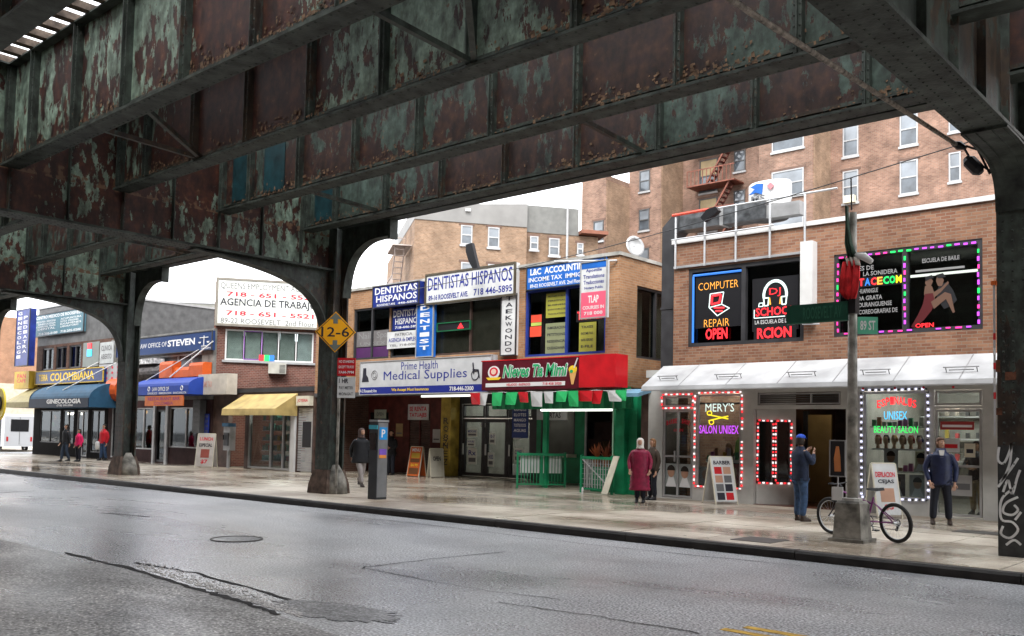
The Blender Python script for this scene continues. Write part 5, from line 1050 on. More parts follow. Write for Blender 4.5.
# meters on the gap side
# service box on side wall
mt_ = thing('gas_meter', 'dark service box and pipe on the side wall above the awning gap', 'box', (-15.2, 24, 3.2)); MB().box(-15.33, -15.1, 23.6, 24.0, 3.2, 3.6).build('case', dark, mt_); MB().tube([(-15.2, 23.8, 3.2), (-15.0, 23.0, 3.0), (-14.3, 22, 2.7)], .02, 6).build('pipe', dark, mt_)
# ================================================================ Queens Employment building: ground floor on the street line, upper floor turned towards the side street
QA = R(55.3); 
a_ = F0.at(216, 277); QX = a_[0]-.05; FQ = Frame(QX, 21.86, QA); FG0 = Frame(0, 21.9)
qb = thing('shop_building', 'dark red brick building with angled upper floor carrying the Queens Employment sign', 'building', (-34, 21.9, 0))
QL = 6.2
w_ = FQ.rect(225.5, 330.5, 313, 362); wr = (w_[0], w_[1], 4.72, 6.1)
wall_open(FQ, 0, QL, 3.35, 8.2, [wr], .25).build('wall', b_red, qb)
MB(FQ.M).box(0, .25, -6, -.25, 3.35, 8.2).box(QL-.25, QL, -3.0, -.25, 3.35, 8.2).build('side_wall', b_red, qb)
f = frame_mb(FQ, *wr, .07, -.18, -.02, [wr[0]+(wr[1]-wr[0])*k for k in (.21, .41, .60, .80)], mw=.05).build('window', white, qb)
MB(FQ.M).box(wr[0]+.07, wr[1]-.07, -.10, -.094, wr[2]+.07, wr[3]-.07).build('pane', glass_c, f)
bl_ = [mat('blind_a', (.72, .75, .67), .7), mat('blind_b', (.58, .6, .53), .7), mat('blind_c', (.8, .82, .77), .7)]
for k in range(5):
    a = wr[0]+(wr[1]-wr[0])*(.0, .21, .41, .60, .80)[k]+.06; b = wr[0]+(wr[1]-wr[0])*(.21, .41, .60, .80, 1.0)[k]-.06
    MB(FQ.M).box(a, b, -.125, -.115, wr[2]+.07, wr[3]-.07).build('blind', bl_[(0, 0, 1, 1, 2)[k]], f)
a = wr[0]+(wr[1]-wr[0])*.21; frame_mb(FQ, a-.01, a+(wr[1]-wr[0])*.2+.02, wr[2]+.05, wr[3]-.05, .035, -.02, .0).build('purple_edge', mat('purple_tube', (.25, .08, .4), .4), f)
MB(FQ.M).box(wr[0]-.1, wr[1]+.1, -.02, .10, wr[2]-.10, wr[2]-.003).build('sill', lgrey, qb)
u, z = FQ.at(266, 357); t = thing('neon_sign', 'tiny red, green and blue OPEN sign in the employment agency window', 'sign', FQ.W(u, -.05, z-.1)); 
for k, c in enumerate(('red', 'green', 'blue')): MB(FQ.M).box(u-.3+k*.22, u-.08+k*.22, .0, .02, 4.74, 5.0).build('block', NE[c], t)
# air conditioner
u0_, u1_, z0_, z1_ = FQ.rect(268.5, 363, 286, 374, .3); t = thing('air_conditioner', 'beige window air conditioner below the employment agency windows', 'air conditioner', FQ.W((u0_+u1_)/2, 0, z0_)); MB(FQ.M).box(u0_, u1_, 0, .4, z0_, z1_).build('case', mat('beige_case', (.42, .41, .36), .5), t)
for k in range(7): MB(FQ.M).box(u0_+(u1_-u0_)*.62, u1_-.04, .4, .41, z0_+.04+k*(z1_-z0_-.08)/7, z0_+.06+k*(z1_-z0_-.08)/7).build('grille_slat', dgrey, t)
# big sign
t, q = sign('employment_agency_sign', 'big white QUEENS EMPLOYMENT AGENCY billboard sign with red phone numbers', FQ, (0, 0, 0, 0), mat('cream_white', (.56, .57, .53), .45, var=.04), mat('brown_grey_frame', (.20, .18, .15), .5), [
    ('QUEENS EMPLOYMENT AGENCY', .04, 1.06-.1, .76, .91, grey_t, .0), ('718 - 651 - 5521', .10, .94, .62, .72, red_t, .02), ('AGENCIA DE TRABAJO', .04, .97, .38, .58, black_t, .015), ('718 - 651 - 5521', .10, .94, .22, .32, red_t, .02), ('89-22 ROOSEVELT  2nd Floor', .05, .95, .05, .16, grey_t, .0)],
    th=.35, rect=(FQ.at(216, 300, .35)[0], FQ.at(216, 300, .35)[0]+4.5, 6.22, 8.32), fwid=.10)
# ground floor: yellow awning shop, shutter
wall_open(FG0, -37.0, -29.6, 0, 3.4, [(-35.75, -34.45, 0, 2.6), (-34.2, -31.2, 0, 2.5), (-30.72, -29.75, 0, 2.55)], .2).build('ground_wall', brown_p, qb)
MB().prism([(-37.0, 22.0), (-29.6, 22.0), (-29.6, 27.5), (-37.0, 27.5)], 'z', 3.25, 3.34).build('ledge', dgrey, qb)
MB().box(-37, -29.6, 21.86, 22.02, 3.2, 3.36).build('cornice', dark, qb)
MB().box(-37.0, -36.8, 22.1, 30, 0, 3.2).box(-29.8, -29.6, 22.1, 30, 0, 3.2).build('party_wall', b_red, qb)
MB().box(-36.8, -29.8, 25.5, 25.6, 0, 3.2).build('room', interior, qb); MB().box(-34.8, -32.2, 23.6, 23.7, 2.95, 3.02).build('tube_light', glow('phone_tube', (1, .95, .85), 130), qb)
f = frame_mb(FG0, -34.2, -31.2, .05, 2.5, .07, -.15, -.02, [-32.6, -31.75]).build('window', lgrey, qb); MB(FG0.M).box(-34.13, -31.27, -.09, -.084, .12, 2.43).build('pane', glass_c, f)
rnd = random.Random(12)
for sh_ in range(5):
    MB().box(-34.1, -31.3, 22.5, 22.8, .35+sh_*.42, .37+sh_*.42).build('shelf', galv, qb)
    for k in range(13):
        x = -34.1+k*.215; h = rnd.uniform(.12, .3); c = rnd.choice([(.5, .5, .45), (.1, .25, .3), (.4, .1, .08), (.1, .1, .1), (.45, .35, .1), (.1, .3, .25)]); MB().box(x, x+.17, 22.55, 22.75, .37+sh_*.42, .37+sh_*.42+h).build('goods', mat('goods_%d' % rnd.randrange(8), c, .4, var=.1), qb)
for k in range(25): MB(FG0.M).prism([(-.02, .1+k*.1), (.03, .12+k*.1), (.03, .16+k*.1), (-.02, .19+k*.1)][:0] or [(0, 0), (1, 0), (0, 1)], 'x', 0, 0) if 0 else MB(FG0.M).box(-30.70, -29.77, -.06, -.02, .06+k*.1, .145+k*.1).build('shutter_slat', lgrey, qb)
MB(FG0.M).box(-30.4, -29.85, .0-.015, -.005, 1.0, 2.0).build('black_board', black, qb)
MB().box(-31.05, -30.8, 21.8, 21.9, 0, 2.5).build('pilaster', white, qb)
sign('wall_plate', 'small cream plate with red writing over the roller shutter', FG0, (0, 0, 0, 0), cream, None, [('JOYERIA', .1, .9, .3, .7, red_t)], th=.2, rect=(-30.6, -29.75, 2.62, 3.0))
aw3 = thing('awning', 'yellow canvas awning with closed right end over the phone shop', 'awning', (-33.5, 21.9, 2.2))
ym = mat('yellow_canvas', (.46, .34, .13), .6, var=.2, vs=2)
MB().prism([(21.88, 3.12), (20.85, 2.48), (20.82, 2.22), (20.86, 2.22), (20.9, 2.44), (21.88, 3.07)], 'x', -34.55, -30.75).build('canvas', ym, aw3)
MB().prism([(21.88, 3.07), (20.9, 2.45), (20.86, 2.22), (21.88, 2.22)], 'x', -30.78, -30.75).prism([(21.88, 3.07), (20.9, 2.45), (20.86, 2.22), (21.88, 2.22)], 'x', -34.55, -34.52).build('end_panel', ym, aw3)
# pay phone
x, y = -35.0, 21.5; pp = thing('pay_phone', 'grey pay phone on a post in front of the dark doorway under the yellow awning', 'pay phone', (x, y, 0)); MB().box(x-.05, x+.05, y-.05, y+.05, 0, .75).build('post', grey, pp); MB().box(x-.25, x+.25, y-.12, y+.15, .75, 1.75).build('case', grey, pp); MB().box(x-.17, x+.17, y-.16, y-.12, .95, 1.5).build('telephone', dark, pp); MB().tube([(x-.12, y-.2, 1.4), (x-.12, y-.2, 1.2)], .03, 6).build('handset', black, pp); MB().box(x-.25, x+.25, y-.2, y+.15, 1.75, 1.9).build('hood', teal_blue, pp)
# cream box sign left of awning
sign('shop_sign', 'blank cream box sign jutting over the pay phone beside the orange canopy', F0, (0, 0, 0, 0), mat('cream_white2', (.45, .41, .35), .5), None, [('INCOME TAX', .05, .5, .35, .65, mat('faint_red', (.5, .25, .2), .5))], th=.5, rect=(-37.2, -34.9, 3.12, 4.0), d=.1)
# ================================================================ Law office building
lb_ = thing('shop_building', 'low building with blue LAW OFFICE OF STEVEN band and glass shopfront', 'building', (-40.5, 21.83, 0))
LX0, LX1 = -46.9, -37.05
wall_open(F0, LX0, LX1, 2.95, 6.1, [(-43.8, -38.0, 4.1, 5.05)], .25).build('wall', mat('grey_render', (.17, .165, .15), .75, var=.25), lb_)
f = frame_mb(F0, -43.8, -38.0, 4.1, 5.05, .06, -.2, -.05, [-42, -40.2, -39]).build('window', lgrey, lb_); MB(F0.M).box(-43.7, -38.1, -.12, -.114, 4.15, 5.0).build('pane', glass_sky, f)
MB().box(LX0, LX1, 22.08, 29, 5.8, 5.9).build('roof', dgrey, lb_); MB().box(LX0, LX0+.2, 22.08, 29, 0, 5.8).box(LX1-.2, LX1, 22.08, 29, 0, 5.8).build('party_wall', b_brown, lb_)
wall_open(F0, LX0, LX1, 0, 2.95, [(-46.5, -44.5, .1, 2.7), (-44.2, -42.2, .6, 2.6), (-41.9, -40.95, .05, 2.5), (-40.7, -37.6, .75, 2.6)], .2, -.002).build('shopfront', mat('brown_tile', (.05, .028, .028), .7, var=.2, spec=.08), lb_)
MB().box(LX0+.2, LX1-.2, 25.5, 25.6, 0, 2.9).build('room', mat('warm_room', (.3, .24, .17), .8), lb_)
for (a, b, c, d, us) in ((-46.5, -44.5, .1, 2.7, [-45.5]), (-44.2, -42.2, .6, 2.6, [-43.2]), (-40.7, -37.6, .75, 2.6, [-39.2])):
    f = frame_mb(F0, a, b, c, d, .06, -.12, -.02, us).build('window', lgrey, lb_); MB(F0.M).box(a+.06, b-.06, -.08, -.074, c+.06, d-.06).build('pane', glass_d, f)
f = frame_mb(F0, -41.9, -40.95, .05, 2.5, .09, -.12, -.02).build('door', dark, lb_); MB(F0.M).box(-41.81, -41.04, -.08, -.074, .14, 2.41).build('pane', glass_d, f)
MB().box(-40.93, -40.72, 21.75, 21.83, 0, 2.9).box(-42.1, -41.92, 21.75, 21.83, 0, 2.9).build('pilaster', lgrey, lb_)
for k, px in enumerate((144.5, 186, 205.5)):
    u, z = F0.at(px, 412, -.5); lp = thing('pendant_lamp', ['leftmost', 'middle', 'rightmost'][k]+' small glowing orange lamp behind the law office shopfront', 'lamp', (u, 22.4, 2.1), 0, 'orange lamps in the law office shopfront'); MB().ball((u, 22.4, z), .09).build('globe', glow('orange_lamp', (1, .45, .08), 3), lp); MB().tube([(u, 22.4, z+.1), (u, 22.4, 2.9)], .01, 4).build('cord', black, lp)
for k, u in enumerate((-40.2, -38.7)):
    t = thing('mannequin', ['left', 'right'][k]+' shop mannequin in a pink top behind the law office glass', 'mannequin', (u, 22.8, .7)); MB().ellipses([(.75, .16, .12, u, 22.8), (1.1, .12, .1, u, 22.8), (1.35, .2, .12, u, 22.8), (1.5, .06, .06, u, 22.8)], 10).build('top', mat('pink_top', (.6, .05, .12), .7), t, True); MB().ball((u, 22.8, 1.65), .1).build('head', skin, t, True)
t, q = sign('law_office_sign', 'long dark blue LAW OFFICE OF STEVEN sign with scales of justice', F0, (0, 0, 0, 0), mat('law_blue', (.008, .032, .12), .4, var=.05), dark, [('LAW OFFICE OF', .26, .56, .40, .66, white_t, .0), ('STEVEN', .57, .84, .36, .72, white_t, .03), ('718-458-0002', .9, .99, .08, .16, white_t, .02)], th=.15, rect=(-46.0, -36.95, 5.12, 5.98), fwid=.03)
for a, b in (((-37.6, 5.78), (-37.6, 5.35)), ((-37.95, 5.7), (-37.25, 5.7)), ((-37.8, 5.32), (-37.4, 5.32))): MB(F0.M).bar((a[0], .17, a[1]), (b[0], .17, b[1]), .03).build('scales_mark', white_t, t)
for x in (-37.95, -37.25): MB(F0.M).prism([(x-.12, 5.52), (x+.12, 5.52), (x+.06, 5.45), (x-.06, 5.45)], 'y', .165, .175).build('scales_mark', white_t, t)
# blue barrel awning with orange banner below
aw4 = thing('awning', 'royal blue law office awning with black arched left end', 'awning', (-38.8, 21.8, 3))
ba = mat('royal_blue_canvas', (.015, .05, .3), .55, var=.1)
arcp = [(21.83-1.3*math.cos(a), 3.5+.45*math.sin(a)) for a in [math.pi/2*i/6 for i in range(7)]]
MB().prism([(20.53, 3.12)]+arcp+[(21.83, 3.12)], 'x', -41.6, -36.75).build('canvas', ba, aw4)
MB().prism([(20.51, 3.10)]+[(p[0]-.02, p[1]+.02) for p in arcp]+[(21.81, 3.10)], 'x', -41.65, -41.6).build('end_panel', black, aw4)
FA = Frame(0, 20.53); letters(FA, 'LAW OFFICE OF', -39.9, -38.4, 3.28, 3.46, white_t, aw4, .006, .02); letters(FA, 'DIVORCIOS   INMIGRACION   BANCARROTA', -40.3, -36.9, 3.13, 3.23, white_t, aw4, .006, .02)
for x in (-40.2, -37.3): MB(FA.M).ring((x, .004, 3.38), .09, .02, 'y', 14, 4).build('seal_mark', white_t, aw4)
letters(Frame(-41.66, 21.2, -math.pi/2), 'STEVEN', -.45, .35, 3.35, 3.55, grey_t, aw4, .004, .02)
sign('restaurant_banner', 'orange banner with purple letters under the blue awning', Frame(0, 20.6), (0, 0, 0, 0), mat('bright_orange', (.55, .13, .02), .5), None, [('RESTAURANT BAR', .08, .92, .52, .85, mat('purple_print', (.25, .02, .12), .5, var=0), .03), ('COLOMBIA', .25, .75, .1, .4, MATS['purple_print'], .02)], th=.04, rect=(-40.6, -37.2, 2.62, 3.08))
MB().tube([(-38.9, 20.8, 3.9), (-36.9, 21.7, 5.5)], .03, 5).build('stay', white, aw4)
MB().tube([(-41.8, 20.8, 3.6), (-38.0, 21.7, 5.2)], .02, 5).build('stay', white, aw4)
# orange canopy pieces above
oc = thing('canopy', 'bulging orange canopy pieces on the wall above the blue awning', 'canopy', (-38.5, 21.5, 3.95))
def puff(x0, x1, z0, z1, d): 
    return MB().prism([(21.8, z0)]+[(21.8-d*math.sin(a), (z0+z1)/2-(z1-z0)/2*math.cos(a)) for a in [math.pi*i/8 for i in range(1, 8)]]+[(21.8, z1)], 'x', x0, x1)
om = mat('orange_vinyl', (.5, .085, .015), .4, var=.08)
def slab_(x0, x1, z0, z1, d): return MB().prism([(21.8, z0), (21.8-d, z0), (21.8-d, z1-.15), (21.8-d+.04, z1-.05), (21.8-d+.14, z1), (21.8, z1)], 'x', x0, x1)
slab_(-40.9, -39.75, 3.95, 4.72, .45).build('arm_piece', om, oc); slab_(-39.74, -38.26, 3.95, 4.42, .38).build('middle_piece', om, oc); slab_(-38.25, -37.1, 3.95, 4.58, .45).build('arm_piece', om, oc)
da = thing('canopy', 'grey and dark scalloped shop canopy behind the left steel column', 'canopy', (-43, 21.5, 4)); puff(-43.9, -41.0, 3.95, 4.65, .45).build('canvas', mat('grey_canvas', (.12, .11, .11), .7, var=.4, vs=6), da); MB().box(-44.2, -41.3, 21.3, 21.8, 4.66, 4.9).build('snowy_top', mat('pale_canvas', (.5, .5, .5), .7, var=.5, vs=8), da)
sign('vertical_sign', 'narrow vertical white and blue sign behind the left steel column', F0, (0, 0, 0, 0), white_b, None, [(c, .2, .8, .87-k*.13, .97-k*.13, blue_t, .03) for k, c in enumerate('ABOGADO')], th=.15, rect=(-45.2, -44.35, 5.3, 7.1), d=.15)
sign('menu_board', 'brown lettered door panel hanging at the right of the restaurant window', F0, (0, 0, 0, 0), dgrey, None, [(s, .15, .85, .85-k*.16, .93-k*.16, grey_t) for k, s in enumerate(['BAR', 'GRILL', 'PIZZA', 'TACOS', 'SOPAS'])], th=.3, rect=(-38.0, -37.4, 1.45, 2.9), d=.05)
sign('menu_banner', 'narrow blue menu banner beside the brown lettered panel', F0, (0, 0, 0, 0), dblue, None, [(s, .15, .85, .85-k*.2, .95-k*.2, grey_t) for k, s in enumerate(['MENU', '5.99', 'JUGOS', 'CAFE'])], th=.03, rect=(-37.35, -37.0, 1.2, 2.3), d=.1)
# gray metal shed on the roof, turned like the side street
a_ = Frame(0, 25).at(140, 296); FM = Frame(a_[0]-1.0, 24.6, R(47)); 
shd = thing('roof_shed', 'large grey corrugated metal shed standing behind the law office sign', 'shed', (*FM.W(3, 0, 5.9),)) 
mb = MB(FM.M).box(0, 7.2, -3, 0, 5.6, 8.82); mb.build('wall', mat('grey_sheet', (.25, .245, .22), .5, .1, var=.22, vs=1.2), shd)
for k in range(44): MB(FM.M).box(.05+k*.163, .09+k*.163, 0, .02, 5.6, 8.8).build('rib', MATS['grey_sheet'], shd)
MB(FM.M).box(-.05, 7.25, -3.05, .05, 8.82, 8.92).build('coping', lgrey, shd)
# ================================================================ dark corner building: gynaecology, Colombian restaurant
db = thing('shop_building', 'dark two-storey corner building with grey fascia and blue barrel awning', 'building', (-51.5, 21.83, 0))
DX0, DX1 = -56.2, -46.95
MB().box(DX0, DX1, 21.83, 32, 6.2, 8.35).build('fascia', mat('dark_grey_fascia', (.10, .10, .10), .6, var=.2), db)
MB().box(DX0-.05, DX1+.05, 21.78, 32.05, 8.35, 8.45).build('coping', lgrey, db)
wall_open(F0, DX0, DX1, 2.6, 6.2, [(-55.4, -53.9, 4.8, 6.05), (-53.6, -52.2, 4.8, 6.05), (-51.9, -50.4, 4.8, 6.05)], .3).build('wall', b_brown, db)
MB().box(DX0, DX0+.3, 22.13, 32, 0, 6.2).box(DX1-.3, DX1, 22.13, 32, 0, 6.2).build('side_wall', b_brown, db)
for (a, b), m_ in (((-55.4, -53.9), maroon), ((-53.6, -52.2), navy), ((-51.9, -50.4), maroon)):
    f = frame_mb(F0, a, b, 4.8, 6.05, .08, -.2, -.04, [(a+b)/2]).build('window', dark, db); MB(F0.M).box(a+.08, b-.08, -.12, -.11, 4.88, 5.97).build('pane', glass_d, f); MB(F0.M).box(a, b, -.5, -.45, 4.8, 6.05).build('curtain', m_, f)
sign('billboard', 'wide teal-grey board of small white print under the grey roof fascia', F0, (0, 0, 0, 0), mat('teal_board', (.07, .16, .20), .5, var=.1), dark, [('CENTRO MEDICO DE ROOSEVELT', .04, .96, .78, .92, white_t, .02)]+[(['PEDIATRIA  MEDICINA', 'GINECOLOGIA', 'CARDIOLOGIA  TERAPIA', 'DENTAL'][k % 4], .05+.03*(k % 2), .45, .62-k*.11, .7-k*.11, white_t, .01) for k in range(4)]+[(['ACUPUNTURA', 'RAYOS X  SONOGRAMA', 'EXAMENES', 'LABORATORIO'][k % 4], .55, .95-.05*(k % 2), .62-k*.11, .7-k*.11, white_t, .01) for k in range(4)]+[('718-205-0100   718-205-0200', .1, .95, .06, .16, white_t, .02)], th=.12, rect=(-56.4, -49.9, 6.72, 8.0), d=.02)
sign('medical_centre_sign', 'tall vertical blue blade sign with white letters at the corner', Frame(0, 20.9), (0, 0, 0, 0), dblue, dark, [(c, .12, .42, .90-k*.085, .955-k*.085, white_t, .02) for k, c in enumerate('GINECOLOGI')]+[(c, .55, .85, .82-k*.085, .875-k*.085, white_t, .02) for k, c in enumerate('PEDIATRA')], th=.35, rect=(-55.95, -54.1, 4.95, 8.15), fwid=.03)
sign('restaurant_sign', 'yellow lettered COLOMBIA restaurant sign above the blue barrel awning', F0, (0, 0, 0, 0), navy, yellow_b, [('TIERRA', .06, .2, .25, .75, yellow_t, .03), ('COLOMBIANA', .24, .88, .2, .8, yellow_t, .03)], th=.3, rect=(-55.5, -47.0, 3.95, 4.7), fwid=.05)
sign('restaurant_sign', 'yellow corner sign panel with red print and blue wedge at the far left corner', F0, (0, 0, 0, 0), yellow_b, None, [('PAN', .2, .8, .6, .85, red_t, .02), ('CAFE', .2, .8, .35, .55, red_t, .02)], th=.5, rect=(-58.0, -55.9, 3.75, 4.75))
sign('dotted_panel', 'grey panel patterned with red spots beside the blue barrel awning', F0, (0, 0, 0, 0), mat('pale_grey_panel', (.35, .35, .36), .6), None, [], th=.1, rect=(-47.9, -44.9, 3.7, 4.85), d=.02)
t = bpy.data.objects["dotted_panel"]
for i in range(5):
    for j in range(4): MB(F0.M).prism([(-47.6+i*.6+.1*math.cos(a*math.pi/4), 3.85+j*.27+.07*math.sin(a*math.pi/4)) for a in range(8)], 'y', .121, .126).build('red_spot', red_t, t)
oc2 = thing('canopy', 'upright orange canopy end at the left steel column', 'canopy', (-46, 21.4, 2.9)); puff(-46.4, -45.2, 2.9, 4.1, .5).build('canvas', om, oc2)
t = thing('beer_sign', 'red and blue lit bottle sign in the upper window corner', 'sign', F0.W(-49.4, 0, 5.4)); MB(F0.M).box(-49.5, -49.1, 0, .06, 5.75, 6.05).build('red_block', NE['red'], t); MB(F0.M).box(-49.55, -49.05, 0, .06, 5.35, 5.72).build('blue_block', NE['cyan'], t)
MB(F0.M).box(-50.1, -48.2, -.1, .0+.02, 4.8, 6.1).build('window', mat('grey_screen', (.12, .14, .12), .3), db)
sign('wall_poster', 'white poster with grey print beside the left column, upper wall', F0, (0, 0, 0, 0), mat('grey_white', (.4, .42, .42), .5), None, [('CLINICA', .1, .9, .6, .85, grey_t), ('ABIERTO', .1, .9, .2, .45, grey_t)], th=.05, rect=(-48.0, -46.5, 4.9, 6.0), d=.02)
# awnings
aw5 = thing('awning', 'blue barrel awning lettered GINECOLOGIA with dark arched end', 'awning', (-50, 21.5, 2.6))
arcp = [(21.83-1.5*math.cos(a), 3.0+.85*math.sin(a)) for a in [math.pi/2*i/8 for i in range(9)]]
MB().prism([(20.33, 2.6)]+arcp+[(21.83, 2.6)], 'x', -53.0, -45.8).build('canvas', teal_blue, aw5)
MB().box(-53.0, -45.8, 20.29, 20.33, 2.58, 3.05).build('valance', mat('navy_canvas', (.006, .014, .035), .6), aw5)
MB().prism([(20.31, 2.58)]+[(p[0]-.02, p[1]+.02) for p in arcp]+[(21.8, 2.58)], 'x', -53.05, -53.0).build('end_panel', mat('navy_end', (.01, .02, .035), .6), aw5)
FA = Frame(0, 20.29); letters(FA, 'GINECOLOGIA', -50.7, -46.6, 2.78, 3.02, white_t, aw5, .006, .04); letters(FA, '(718) 205-2000', -49.4, -47.5, 2.62, 2.74, white_t, aw5, .006, .02)
MB().tube([(-51.5, 20.6, 3.6), (-48.2, 21.8, 5.0)], .03, 5).tube([(-49.5, 20.6, 3.5), (-46.2, 21.8, 4.9)], .03, 5).build('stay', white, aw5)
aw6 = thing('awning', 'faded yellow-green awning wrapping the far left corner', 'awning', (-55, 21.5, 2.6)); MB().prism([(21.83, 3.85), (20.3, 2.9), (20.3, 2.62), (21.83, 2.62)], 'x', -56.6, -53.06).build('canvas', mat('olive_yellow_canvas', (.32, .27, .12), .6, var=.15), aw6)
# ground floor
wall_open(F0, DX0, DX1, 0, 2.6, [(-55.3, -52.6, .7, 2.5), (-52.3, -50.9, .7, 2.5), (-50.5, -49.2, .05, 2.5), (-48.8, -47.3, .3, 2.5)], .2).build('shopfront', mat('near_black_front', (.013, .012, .012), .8, spec=.05), db)
MB().box(DX0+.3, DX1-.3, 25.5, 25.6, 0, 2.6).build('room', mat('cafe_room', (.25, .2, .15), .8), db); MB().box(DX0+.3, DX1-.3, 22.03, 31, 2.62, 2.7).build('floor_slab', soffit, db)
MB().box(-54.5, -53, 23, 23.2, 2.3, 2.4).build('tube_light', glow('cafe_tube', (1, .85, .65), 45), db)
for a, b, c in ((-55.3, -52.6, .7), (-52.3, -50.9, .7), (-48.8, -47.3, .3)): f = frame_mb(F0, a, b, c, 2.5, .06, -.1, -.02, [(a+b)/2]).build('window', dark, db); MB(F0.M).box(a+.06, b-.06, -.06, -.054, c+.06, 2.44).build('pane', glass_d, f)
f = frame_mb(F0, -50.5, -49.2, .05, 2.5, .08, -.1, -.02, [-49.85]).build('door', lgrey, db); MB(F0.M).box(-50.42, -49.28, -.06, -.054, .13, 2.42).build('pane', glass_d, f)

# goods crowding the windows of the left shops
rg = random.Random(33); gp = [(.35, .05, .04), (.04, .12, .2), (.4, .33, .15), (.3, .3, .28), (.06, .2, .08), (.02, .02, .02), (.35, .14, .04)]
for (x0, x1, z0, rows, par, y) in ((-55.1, -52.8, .75, 4, db, 22.35), (-52.2, -51.0, .75, 4, db, 22.35), (-48.6, -47.5, .4, 5, db, 22.35), (-46.3, -44.7, .2, 5, lb_, 22.4), (-44.0, -42.4, .7, 4, lb_, 22.4), (-40.5, -37.8, .8, 3, lb_, 23.4)):
    for r_ in range(rows):
        x = x0
        while x < x1:
            w_ = rg.uniform(.12, .4); h = rg.uniform(.1, .36)
            if rg.random() < .7: MB().box(x, x+w_*.9, y, y+.1, z0+r_*.42, z0+r_*.42+h).build('goods', mat('window_goods_%d' % rg.randrange(7), gp[rg.randrange(7)], .5, var=.2), par)
            x += w_
# ================================================================ brick building behind the middle shops, turned with the side street
FB1 = Frame(-37.55, 34.0, R(55.3))
b1 = thing('apartment_building', 'tan brick building with plain grey metal top storey behind the dentist signs', 'building', (-37.5, 34, 0))
glass_low = mat('lower_sash_glass', (.07, .085, .10), .1, var=.4, vs=1.3, spec=.8); lint = mat('lintel_painted_shade', (.13, .08, .06), .8)
def far_window(F, px, par, frame=None, mull=True, ac=False, pane=None):
    u0_, u1_, z0_, z1_ = F.rect(*px); u0_, u1_ = min(u0_, u1_), max(u0_, u1_); z0_, z1_ = min(z0_, z1_), max(z0_, z1_)
    return far_win(F, u0_, u1_, z0_, z1_, par, frame, mull, ac, pane)
def far_win(F, u0_, u1_, z0_, z1_, par, frame=None, mull=True, ac=False, pane=None, zs=True):
    frame = frame or lgrey
    f = frame_mb(F, u0_, u1_, z0_, z1_, .07, -.02, .05, [(u0_+u1_)/2] if (u1_-u0_) > 1.9 else [], [(z0_+z1_)/2] if zs else []).build('window', frame, par)
    MB(F.M).box(u0_+.07, u1_-.07, .0, .012, (z0_+z1_)/2, z1_-.07).build('pane', pane or glass_sky, f); MB(F.M).box(u0_+.07, u1_-.07, .0, .010, z0_+.07, (z0_+z1_)/2-.002).build('pane', glass_low, f); MB(F.M).box(u0_-.12, u1_+.12, .0, .03, z1_+.003, z1_+.14).build('lintel', lint, f)  # the lintel is a dark strip painting in shade above the window
    MB(F.M).box(u0_-.06, u1_+.06, .003, .10, z0_-.12, z0_-.003).build('sill', lgrey, f)
    if ac: MB(F.M).box(u0_+.15, u0_+.75, .05, .35, z0_-.05, z0_+.35).build('air_conditioner', cream, f)
    return f
def seg(p): return FB1.at(*p)[0]
w1 = FB1.at(527, 226)[0]; w2 = FB1.at(600, 240)[0]
MB(FB1.M).box(0, w1, -14, 0, 0, 13.38).build('wall', b_tan, b1); MB(FB1.M).box(w1, w2, -14, -.35, 0, 13.2).build('wall', b_tan, b1)
MB(FB1.M).prism([(-.02, 13.38), (w1, 13.38), (w1, 14.72), (0, 14.2)], 'y', -8, .05).build('metal_top', mat('slate_grey_sheet', (.20, .195, .185), .6, var=.12, vs=1), b1)
MB(FB1.M).box(w1+.01, w2-1.2, -8, -.3, 13.2, 14.75).build('metal_top', mat('dark_slate_sheet', (.15, .15, .14), .6, var=.1), b1)
for px in ((461, 225, 472, 245), (488, 227, 499, 248), (530, 236, 538, 250), (549, 238, 559, 256), (577, 243, 583, 255)): far_window(FB1, px, b1)
far_window(FB1, (461, 262, 472, 284), b1); far_window(FB1, (488, 264, 499, 286), b1)
MB(FB1.M).box(*[FB1.at(465, 216)[0], FB1.at(470, 216)[0]], .05, .2, 14.0, 14.15).build('wall_lamp', white, b1)
u, z = FB1.at(566, 250); MB(FB1.M).tube([(u, .2, 9), (u, .2, 15.4)], .07, 6).build('flue_pipe', lgrey, b1)
MB(FB1.M).box(w2-1.2, w2+.4, -1.5, .3, 13.25, 13.45).build('canopy', mat('rust_canopy', (.2, .08, .05), .7), b1)
# fire escape on its left end: white ladders and platforms
FL = Frame(FB1.o.x, FB1.o.y, R(55.3-90)); fe = thing('fire_escape', 'pale metal fire escape with ladders on the left end of the tan brick building', 'fire escape', (-38, 33.5, 7))
rp = mat('pale_rust_iron', (.38, .32, .29), .6, var=.2)
for z in (6.6, 9.3, 12.0):
    MB(FL.M).box(-3.6, -.6, .05, 1.1, z, z+.06).build('platform', rp, fe)
    for k in range(9): MB(FL.M).box(-3.6+k*.37, -3.57+k*.37, 1.06, 1.09, z+.06, z+1.0).build('baluster', rp, fe)
    MB(FL.M).box(-3.6, -.6, 1.06, 1.10, z+1.0, z+1.05).box(-3.6, -3.56, .05, 1.06, z+1.0, z+1.05).build('rail', rp, fe)
    for d in (.4, .9): MB(FL.M).bar((-3.4, d, z-2.6), (-1.0, d, z), .07).build('stringer', rp, fe)
    for k in range(9): MB(FL.M).box(-3.3+k*.27, -3.1+k*.27, .4, .9, z-2.5+k*.29, z-2.47+k*.29).build('tread', rp, fe)
